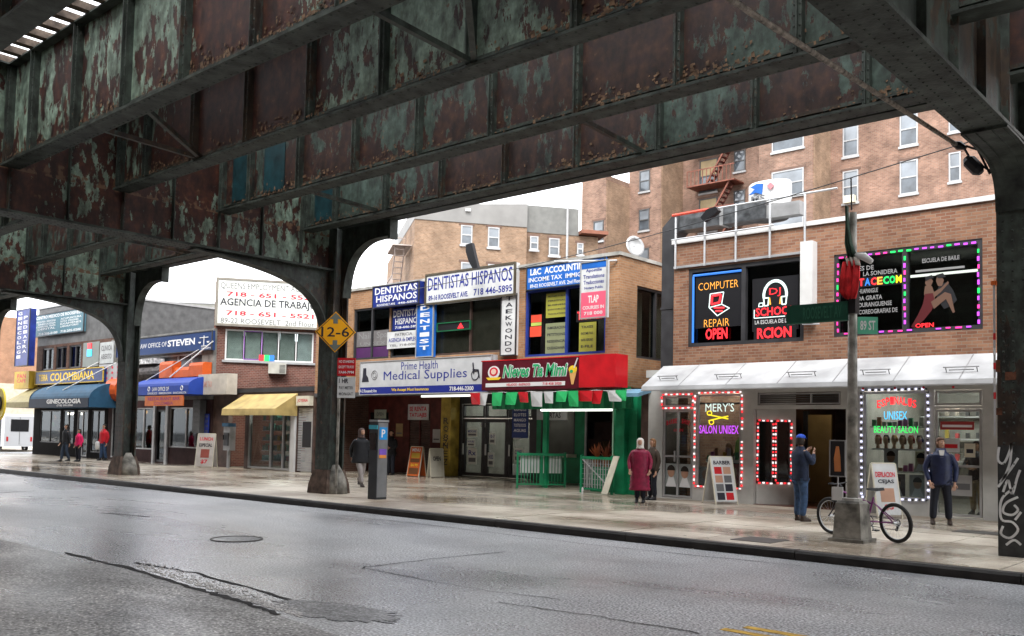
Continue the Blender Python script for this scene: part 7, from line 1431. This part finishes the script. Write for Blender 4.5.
# ---------------------------------------------------------------- graffiti and torn posters on the right column
XR_ = VX[4]; Fg = Frame(XR_, 15.05); col = [o for o in bpy.data.objects if o.name.startswith('column') and o.get('label') and 'graffiti' in o['label']][0]
MB(Fg.M).box(-.287, .287, .0015, .004, .0, 1.62).build('painted_band', mat('dark_primer', (.028, .03, .03), .6, var=.3, vs=7), col)
def spray(pts, r=.017):
    P_ = [Fg.at(*q, .01) for q in pts]; P_ = [(a, b) for a, b in P_]; out_ = []
    for i in range(len(P_)-1):
        p0 = P_[max(i-1, 0)]; p1 = P_[i]; p2 = P_[i+1]; p3 = P_[min(i+2, len(P_)-1)]
        for t_ in (0, .25, .5, .75): out_.append(tuple(.5*((2*p1[k])+(-p0[k]+p2[k])*t_+(2*p0[k]-5*p1[k]+4*p2[k]-p3[k])*t_*t_+(-p0[k]+3*p1[k]-3*p2[k]+p3[k])*t_**3) for k in (0, 1)))
    out_.append(P_[-1]); mb = MB(Fg.M)
    for a, b in zip(out_[:-1], out_[1:]):
        dx, dz = b[0]-a[0], b[1]-a[1]; l = math.hypot(dx, dz) or 1; nx, nz = -dz/l*r, dx/l*r
        mb.quad((a[0]-nx, .006, a[1]-nz), (b[0]-nx, .006, b[1]-nz), (b[0]+nx, .006, b[1]+nz), (a[0]+nx, .006, a[1]+nz))
    mb.build('graffiti', mat('spray_white', (.55, .56, .56), .6, var=.2), col)
spray([(999, 447), (998, 460), (1004, 463), (1010, 450), (1011, 444), (1010, 462), (1004, 478), (998, 487)])
spray([(1000, 482), (1010, 470), (1018, 458)]); spray([(1003, 492), (1008, 480), (1012, 494), (1017, 478), (1020, 470)])
spray([(1018, 497), (1006, 503), (1003, 512), (1012, 515), (1018, 510), (1014, 505)]); spray([(1014, 488), (1003, 497), (1000, 508), (1002, 520), (1012, 522), (1018, 530), (1010, 538), (1001, 534), (1003, 526)]); spray([(1015, 520), (1021, 512)]); spray([(1006, 545), (1014, 540), (1021, 545)])
rst = mat('rust_scab', (.14, .055, .03), .8, var=.4, vs=9)
for (a, b, c, d) in ((994, 360, 1000, 372), (1005, 372, 1016, 380), (996, 408, 1002, 415)):
    u0_, u1_, z0_, z1_ = Fg.rect(a, b, c, d, .01); MB(Fg.M).box(u0_, u1_, .0015, .005, z0_, z1_).build('sticker', rst, col)
# conduit with red and white tape strapped to the edge of the right column
t = thing('conduit', 'thin conduit wrapped in red and white tape strapped to the edge of the graffiti column', 'conduit', (XR_-.31, 15.0, 1.9))
MB().tube([(XR_-.315, 15.02, 1.75), (XR_-.315, 15.02, 4.0)], .016, 6).build('pipe', lgrey, t)
for k in range(5): MB().tube([(XR_-.315, 15.02, 2.3+k*.22), (XR_-.315, 15.02, 2.4+k*.22)], .019, 6).build('tape', [redb, white][k % 2], t)
MB().box(XR_-.35, XR_-.28, 14.98, 15.06, 4.0, 4.06).build('cap', orange_b, t)
# hydrant-less clutter: standpipe box low by the wire fence
t = solo('water_bottle', MB().ellipses([(0, .03, .03, -16.05, 21.2), (.15, .03, .03, -16.05, 21.2), (.2, .012, .012, -16.05, 21.2)], 8), white, 'small white bottle left on the sidewalk at the wire barrier', 'bottle')

# bicycles chained at the far corner
for k, (x, y) in enumerate(((-60.2, 19.6), (-61.6, 21.0), (-62.9, 20.0))): bicycle((x, y, 0), (x+.95, y-.45, 0), ['nearest of three bicycles parked at the far corner before the vans', 'middle of three bicycles parked at the far corner', 'farthest of three bicycles parked at the far corner'][k])
# ================================================================ people
def skin_mesh(verts, edges, radii, sub=1):
    me = bpy.data.meshes.new('sk'); me.from_pydata([tuple(v) for v in verts], edges, []); o = bpy.data.objects.new('sk', me); COL.objects.link(o)
    md = o.modifiers.new('s', 'SKIN'); 
    for i, r_ in enumerate(radii): me.skin_vertices[0].data[i].radius = r_ if isinstance(r_, tuple) else (r_, r_)
    me.skin_vertices[0].data[0].use_root = True
    md.use_smooth_shade = True
    s = o.modifiers.new('u', 'SUBSURF'); s.levels = sub; s.render_levels = sub
    dg = bpy.context.evaluated_depsgraph_get(); dg.update(); ev = o.evaluated_get(dg); m2 = bpy.data.meshes.new_from_object(ev); bpy.data.objects.remove(o); bpy.data.meshes.remove(me)
    return m2
class Sk:
    def __init__(s): s.v = []; s.e = []; s.r = []
    def add(s, p, r, parent=None):
        s.v.append(Vector(p)); s.r.append(r); i = len(s.v)-1
        if parent is not None: s.e.append((parent, i))
        return i
    def chain(s, pts, start):
        for p, r in pts: start = s.add(p, r, start)
        return start
def attach(name, me, m, par, T=None):
    me.name = name; me.materials.clear(); me.materials.append(m)
    if T is not None: me.transform(T)
    for p in me.polygons: p.use_smooth = True
    o = bpy.data.objects.new(name, me); COL.objects.link(o); o.parent = par; return o
def person(loc, rz, label, H=1.74, pose=None, top=None, legs=None, shoe=black, hair=hair_b, hat=None, hood=None, coat=None, skin_m=skin, bag=None, hairlen=.0, detail=True, group=None, hoodface=True, vneck=None):
    """figure facing -Y in its own frame; pose gives hand and foot targets"""
    t = thing('person', label, 'person', loc, R(rz), group); s = H/1.74
    ps = dict(hl=(-.24, -.06, .80), hr=(.24, -.06, .80), el=(-.27, .03, 1.10), er=(.27, .03, 1.10), fl=(-.10, 0, 0), fr=(.10, 0, 0), kl=(-.10, -.02, .49), kr=(.10, -.02, .49), headturn=0, nod=0); ps.update(pose or {})
    P = {k: (Vector(v)*s if isinstance(v, tuple) else v) for k, v in ps.items()}
    def V(x, y, z): return Vector((x, y, z))*s
    k = Sk(); pv = k.add(V(0, 0, .95), (.13*s, .10*s)); w = k.add(V(0, 0, 1.12), (.125*s, .09*s), pv); ch = k.add(V(0, 0, 1.30), (.15*s, .10*s), w); nb = k.add(V(0, .01, 1.45), .075*s, ch)
    hd = k.chain([(V(0, .0, 1.52), .048*s), (V(0, -.015, 1.575), (.058*s, .062*s)), (V(0, -.012, 1.64), (.072*s, .088*s)), (V(0, -.005, 1.70), (.066*s, .08*s)), (V(0, 0, 1.735), (.03*s, .035*s))], nb)
    for sd, hk, ek in ((-1, 'hl', 'el'), (1, 'hr', 'er')):
        sh = k.add(V(sd*.165, 0, 1.415), .055*s, ch); el = k.add(P[ek], .041*s, sh); hn = P[hk]; fa = (hn-P[ek]); wr_ = k.add(P[ek]+fa*.95, .026*s, el); dr_ = fa.normalized()
        pm_ = k.add(hn+dr_*.05*s, (.036*s, .02*s), wr_)
        # five fingers, slightly curled towards the body
        side = dr_.cross(Vector((0, -1, .2))).normalized()
        for q, (off, ln, cu) in enumerate(((-.030, .062, .2), (-.010, .075, .3), (.011, .070, .38), (.030, .055, .45))):
            b = hn+dr_*.085*s+side*off*s; k.chain([(b, .0095*s), (b+dr_*ln*.55*s+Vector((-sd*.01, -.012*cu*3, 0))*s, .0085*s), (b+dr_*ln*s*.95+Vector((-sd*.022, -.03*cu, 0))*s, .0065*s)], pm_)
        b = hn+dr_*.03*s+side*-.035*s; k.chain([(b, .011*s), (b+(dr_*.03-side*.018)*s, .010*s), (b+(dr_*.058-side*.02)*s, .008*s)], pm_)
    for sd, fk, kk in ((-1, 'fl', 'kl'), (1, 'fr', 'kr')):
        hp = k.add(V(sd*.085, 0, .90), .085*s, pv); kn = k.add(P[kk], .058*s, hp); f = P[fk]; ca = k.add(P[kk]*.62+(f+V(0, .02, .08))*.38, .054*s, kn); an = k.add(f+V(0, .02, .08), .036*s, ca); k.chain([(f+V(sd*.01, -.08, .045), .036*s), (f+V(sd*.015, -.15, .03), .028*s)], an)
    body = skin_mesh(k.v, k.e, k.r, 1); attach('body', body, skin_m, t)
    TM = INV[t.name].inverted()
    def LM(): return MB(TM)
    # face: nose, ears, eyes, brows, mouth
    hc = V(0, -.012, 1.645)
    if detail:
        HT = TM @ Matrix.Translation(hc) @ Matrix.Rotation(R(ps['headturn']), 4, 'Z')
        MB(HT).loft([[(x*s, y*s, z*s) for x, y, z in ((-.016, -.082, -.025), (.016, -.082, -.025), (.006, -.085, .02), (-.006, -.085, .02))], [(x*s, y*s, z*s) for x, y, z in ((-.01, -.108, -.022), (.01, -.108, -.022), (.003, -.09, .018), (-.003, -.09, .018))]]).build('nose', skin_m, t)
        for sd in (-1, 1):
            MB(HT).ball((sd*.03*s, -.078*s, .015*s), .010*s, .006*s, .006*s, 6, 4).build('eye', white_t, t); MB(HT).ball((sd*.03*s, -.084*s, .015*s), .004*s, .003*s, .005*s, 6, 4).build('pupil', black, t)
            MB(HT).box((sd*.03-.016)*s, (sd*.03+.016)*s, -.088*s, -.078*s, .030*s, .036*s).build('eyebrow', hair_b, t); MB(HT).ball((sd*.078*s, .005*s, 0), .010*s, .02*s, .032*s, 8, 5).build('ear', skin_m, t, True)
        MB(HT).box(-.024*s, .024*s, -.084*s, -.074*s, -.050*s, -.042*s).build('mouth', mat('lips', (.32, .10, .08), .5), t)
        HT0 = HT
    else: HT0 = TM @ Matrix.Translation(hc) @ Matrix.Rotation(R(ps['headturn']), 4, 'Z')
    def headshell(m, nm, r_=1.12, zlow=-.01, front=.35, low=0):
        rg = []
        for z, q in ((-.10-low, .9), (-.05, 1.0), (0, 1.05), (.04, 1.05), (.08, .9), (.11, .55), (.118, .1)):
            row = []
            for i in range(14):
                a = 2*math.pi*i/14; x_, y_ = math.cos(a), math.sin(a); yy = y_*.092*q*r_
                if y_ < 0 and z < .055: yy = y_*front*.09 
                row.append((x_*.078*q*r_*s, (yy+.012)*s, z*s))
            rg.append(row)
        MB(HT0).loft(rg).build(nm, m, t, True)
    if hair and not hood: headshell(hair, 'hair', 1.1, low=hairlen)
    if hat:
        MB(HT0).ellipses([(z*s, q*.088*s, q*.104*s, 0, .004*s) for z, q in ((.035, 1.03), (.06, 1.05), (.09, .95), (.115, .6), (.124, .15))], 16).build('cap', hat, t, True)
        MB(HT0).prism([(-.07*s, -.09*s), (.07*s, -.09*s), (.05*s, -.155*s), (-.05*s, -.155*s)], 'z', .036*s, .044*s).build('peak', hat, t)
    if hood:
        MB(HT0).ball((-.022*s, -.117*s, .012*s), .007*s, .005*s, .006*s, 6, 4).ball((.022*s, -.117*s, .012*s), .007*s, .005*s, .006*s, 6, 4).build('eye', black, t); MB(HT0).box(-.018*s, .018*s, -.118*s, -.11*s, -.042*s, -.036*s).build('lips', mat('lips', (.32, .10, .08), .5), t)
        MB(HT0).ellipses([(z*s, q*.1*s, q*.11*s, 0, oy*s) for z, q, oy in ((-.17, 1.2, .02), (-.12, .95, .02), (-.05, .98, .025), (.03, 1.0, .02), (.09, .85, .015), (.12, .4, .01), (.127, .1, .01))], 16).build('hood', hood, t, True)
        MB(HT0).ellipses([(z*s, q*.058*s, .03*s, 0, -.088*s) for z, q in ((-.07, .5), (-.04, .95), (.01, 1.05), (.05, .9), (.07, .4))], 12).build('face_opening', skin_m, t, True)
    # clothes
    tm = top or black
    def torso(rs, m, nm): LM().ellipses([(z*s, rx*s, ry*s, 0, cy*s) for z, rx, ry, cy in rs], 18).build(nm, m, t, True)
    if coat:    # long coat down to the shin with quilted bands
        rs = []; zl = coat['low']; n_ = coat.get('bands', 11)
        for i in range(n_+1):
            z = zl+(1.42-zl)*i/n_; f_ = (1.42-z)/(1.42-zl); rx = .25+.04*f_-.02*math.sin(math.pi*f_); ry = .165+.04*f_
            if z > 1.38: rx, ry = .19, .12
            rs.append((z, rx*.955, ry*.95, .005)); 
            if i < n_: rs.append((z+(1.42-zl)/n_*.5, rx*1.03, ry*1.04, .005))
        rs += [(1.47, .11, .095, .005), (1.53, .085, .085, .0)]
        torso(rs, tm, 'coat')
    else:
        zl = .82
        rs = [(zl, .205, .145, .0), (zl+.03, .21, .15, 0), (1.0, .205, .145, 0), (1.12, .205, .145, 0), (1.25, .225, .155, 0), (1.36, .225, .15, 0), (1.42, .18, .12, 0), (1.47, .10, .09, 0), (1.52, .075, .075, 0)]
        if pose and pose.get('puffer'): 
            rs2 = []
            for i in range(9):
                z = .79+i*.07; rs2 += [(z, .205, .145, 0), (z+.035, .228, .165, 0)]
            rs = rs2+[(1.42, .18, .12, 0), (1.47, .11, .10, 0), (1.54, .09, .09, 0)]
        torso(rs, tm, 'jacket')
    for sd, hk, ek in ((-1, 'hl', 'el'), (1, 'hr', 'er')):
        kk_ = Sk(); a = kk_.add(V(sd*.13, 0, 1.39), .085*s); b = kk_.add(V(sd*.195, 0, 1.37), .078*s, a); mid_ = kk_.add((V(sd*.195, 0, 1.37)+P[ek])/2+V(sd*.01, 0, 0), .068*s, b); c = kk_.add(P[ek], .062*s, mid_); d = kk_.add(P[ek]*.45+P[hk]*.55, .055*s, c); kk_.add(P[ek]*.06+P[hk]*.94, .042*s, d)
        attach('sleeve', skin_mesh(kk_.v, kk_.e, kk_.r, 1), tm, t)
    lm = legs or black
    kk_ = Sk(); a = kk_.add(V(0, 0, .93), (.155*s, .12*s))
    for sd, fk, kn_ in ((-1, 'fl', 'kl'), (1, 'fr', 'kr')):
        f = P[fk]; hp = kk_.add(V(sd*.09, 0, .83), .105*s, a); kk_.chain([((V(sd*.09, 0, .83)+P[kn_])/2, .095*s), (P[kn_], .082*s), ((P[kn_]+f+V(0, .02, .08))/2, .078*s), (f+V(0, .02, .10), .070*s)], hp)
    attach('trousers', skin_mesh(kk_.v, kk_.e, kk_.r, 1), lm, t)
    for sd, fk in ((-1, 'fl'), (1, 'fr')):
        f = P[fk]; q = (ps.get('toe') or {}).get(fk, 0)
        LM().ellipses([(f.z+z*s, rx*s, ry*s, f.x+sd*.008*s, f.y+(cy)*s) for z, rx, ry, cy in ((0, .046, .13, -.06), (.03, .05, .135, -.06), (.06, .045, .11, -.045), (.085, .042, .07, -.005), (.12, .04, .05, .02))], 12).build('shoe', shoe, t, True)
    if vneck: LM().prism([(-.05*s, 1.50*s), (.05*s, 1.50*s), (.03*s, 1.36*s), (-.03*s, 1.36*s)], 'y', -.150*s, -.09*s).build('collar', vneck, t)
    if bag: 
        m_, px_, py_, pz_ = bag; LM().ellipses([((pz_+z)*s, rx*s, ry*s, px_*s, py_*s) for z, rx, ry in ((-.2, .11, .05), (-.1, .15, .08), (.08, .15, .08), (.17, .11, .06), (.2, .05, .03))], 12).build('bag', m_, t, True)
    return t
_mat = mat
def mat(n, c, r_=.7, *a, **k):
    k.setdefault('bump', 1.0); k.setdefault('bs', 14); return _mat(n, c, r_, *a, **k)
den = mat('jeans_blue', (.035, .07, .14), .8, var=.3, vs=12); nvy = mat('navy_jacket', (.012, .02, .045), .75, var=.3, vs=10); nvp = mat('navy_puffer', (.015, .022, .06), .4, var=.25, vs=8); drk = mat('dark_trousers', (.012, .014, .022), .8, var=.2)
mar = mat('maroon_quilt', (.22, .012, .045), .5, var=.25, vs=9); coat_k = mat('black_coat', (.014, .015, .018), .7, var=.3); shoe_b = mat('brown_shoe', (.035, .022, .015), .5)
def at_g(px, py): x, y = gpt(px, py, 0); return (x, y, 0)
person(at_g(800, 521), 150, 'man in navy jacket, jeans and blue cap seen from behind, hands raised to his face', 1.74, dict(hl=(-.10, -.25, 1.38), el=(-.27, -.10, 1.16), hr=(.13, -.22, 1.40), er=(.28, -.08, 1.17), fl=(-.13, .02, 0), fr=(.11, -.03, 0), kl=(-.12, -.01, .49), kr=(.11, -.04, .49), headturn=25), nvy, den, shoe_b, hair_b, hat=mat('cap_blue', (.02, .08, .5), .7))
person(at_g(941, 524.5), 24, 'man in navy puffer jacket and dark trousers standing by the salon door', 1.74, dict(hl=(-.22, -.10, .86), el=(-.29, .02, 1.12), hr=(.25, -.05, .83), er=(.29, .03, 1.12), fl=(-.15, .0, 0), fr=(.15, 0, 0), kl=(-.13, -.01, .49), kr=(.13, -.01, .49), puffer=True, headturn=25), nvp, drk, shoe_b, mat('brown_hair', (.10, .05, .03), .6), vneck=mat('white_collar', (.6, .58, .55), .7))
person(at_g(639.5, 502.5), 28, 'woman in long quilted maroon coat and white hood facing the street', 1.60, dict(hl=(-.27, -.10, .88), el=(-.30, .02, 1.14), hr=(.27, -.10, .88), er=(.30, .02, 1.14), fl=(-.07, 0, 0), fr=(.10, -.02, 0), kl=(-.08, -.01, .49), kr=(.09, -.02, .49)), mar, drk, black, hair=None, hood=mat('white_knit', (.6, .57, .52), .9), coat=dict(low=.33, bands=11))
person((Frame(0, 20.9).at(652.5, 460)[0], 20.9, 0), -20, 'person in dark clothes with brown hair standing half hidden behind the maroon coat', 1.60, dict(), mat('dark_brown_coat', (.05, .035, .025), .8), drk, black, mat('chestnut_hair', (.22, .11, .05), .7), hairlen=.05)
person(at_g(360, 487), 75, 'person in black coat, grey leggings and boots walking with maroon backpack', 1.72, dict(hl=(-.20, .22, .86), el=(-.25, .18, 1.12), hr=(.24, -.20, .9), er=(.25, -.05, 1.12), fl=(-.08, -.30, .02), fr=(.08, .28, .06), kl=(-.09, -.20, .50), kr=(.09, .04, .47)), coat_k, mat('grey_leggings', (.30, .27, .26), .8), mat('boot_brown', (.05, .04, .035), .6), None, hood=mat('grey_knit', (.10, .07, .065), .9), coat=dict(low=.72, bands=6), bag=(mat('maroon_backpack', (.07, .025, .03), .7), 0, .22, 1.22), detail=False)
person((Frame(0, 23.2).at(391, 460)[0], 23.2, .0), 10, 'person in black standing in the maroon doorway behind the pay station', 1.72, dict(hl=(-.05, -.18, 1.10), el=(-.26, -.02, 1.12), hr=(.05, -.18, 1.08), er=(.26, -.02, 1.12)), coat_k, drk, black, hair_b)
person(at_g(103, 460.5), 15, 'person in open red jacket and jeans carrying a white bag at far left', 1.75, dict(hl=(-.26, -.08, .80), hr=(.24, -.04, .82), fl=(-.13, -.05, 0), fr=(.12, .05, 0)), mat('red_jacket', (.45, .01, .02), .7, var=.2), den, black, hair_b, bag=(white, -.32, -.08, .72), vneck=mat('pink_shirt', (.5, .15, .15), .8))
person(at_g(78, 461.5), 10, 'child in bright pink jacket and dark leggings at far left', 1.50, dict(hl=(-.24, -.08, .86), hr=(.24, -.08, .86)), mat('pink_jacket', (.75, .015, .12), .7, var=.15), drk, black, hair_b, hairlen=.06)
person(at_g(65, 461.5), 5, 'person in black jacket and dark jeans walking beside the child in pink', 1.70, dict(hl=(-.24, -.15, .85), hr=(.24, .05, .83), fl=(-.1, -.15, 0), fr=(.1, .12, .02), kl=(-.1, -.1, .49)), coat_k, mat('dark_denim', (.03, .045, .07), .8), black, hair_b)
person((-6.25, 23.4, 0), -15, 'barber in khaki trousers and dark top working inside behind the salon door glass', 1.70, dict(hl=(-.10, -.30, 1.15), el=(-.26, -.1, 1.15), hr=(.12, -.30, 1.12), er=(.26, -.1, 1.15)), black, mat('khaki', (.28, .2, .1), .8), black, hair_b)
print("ok")
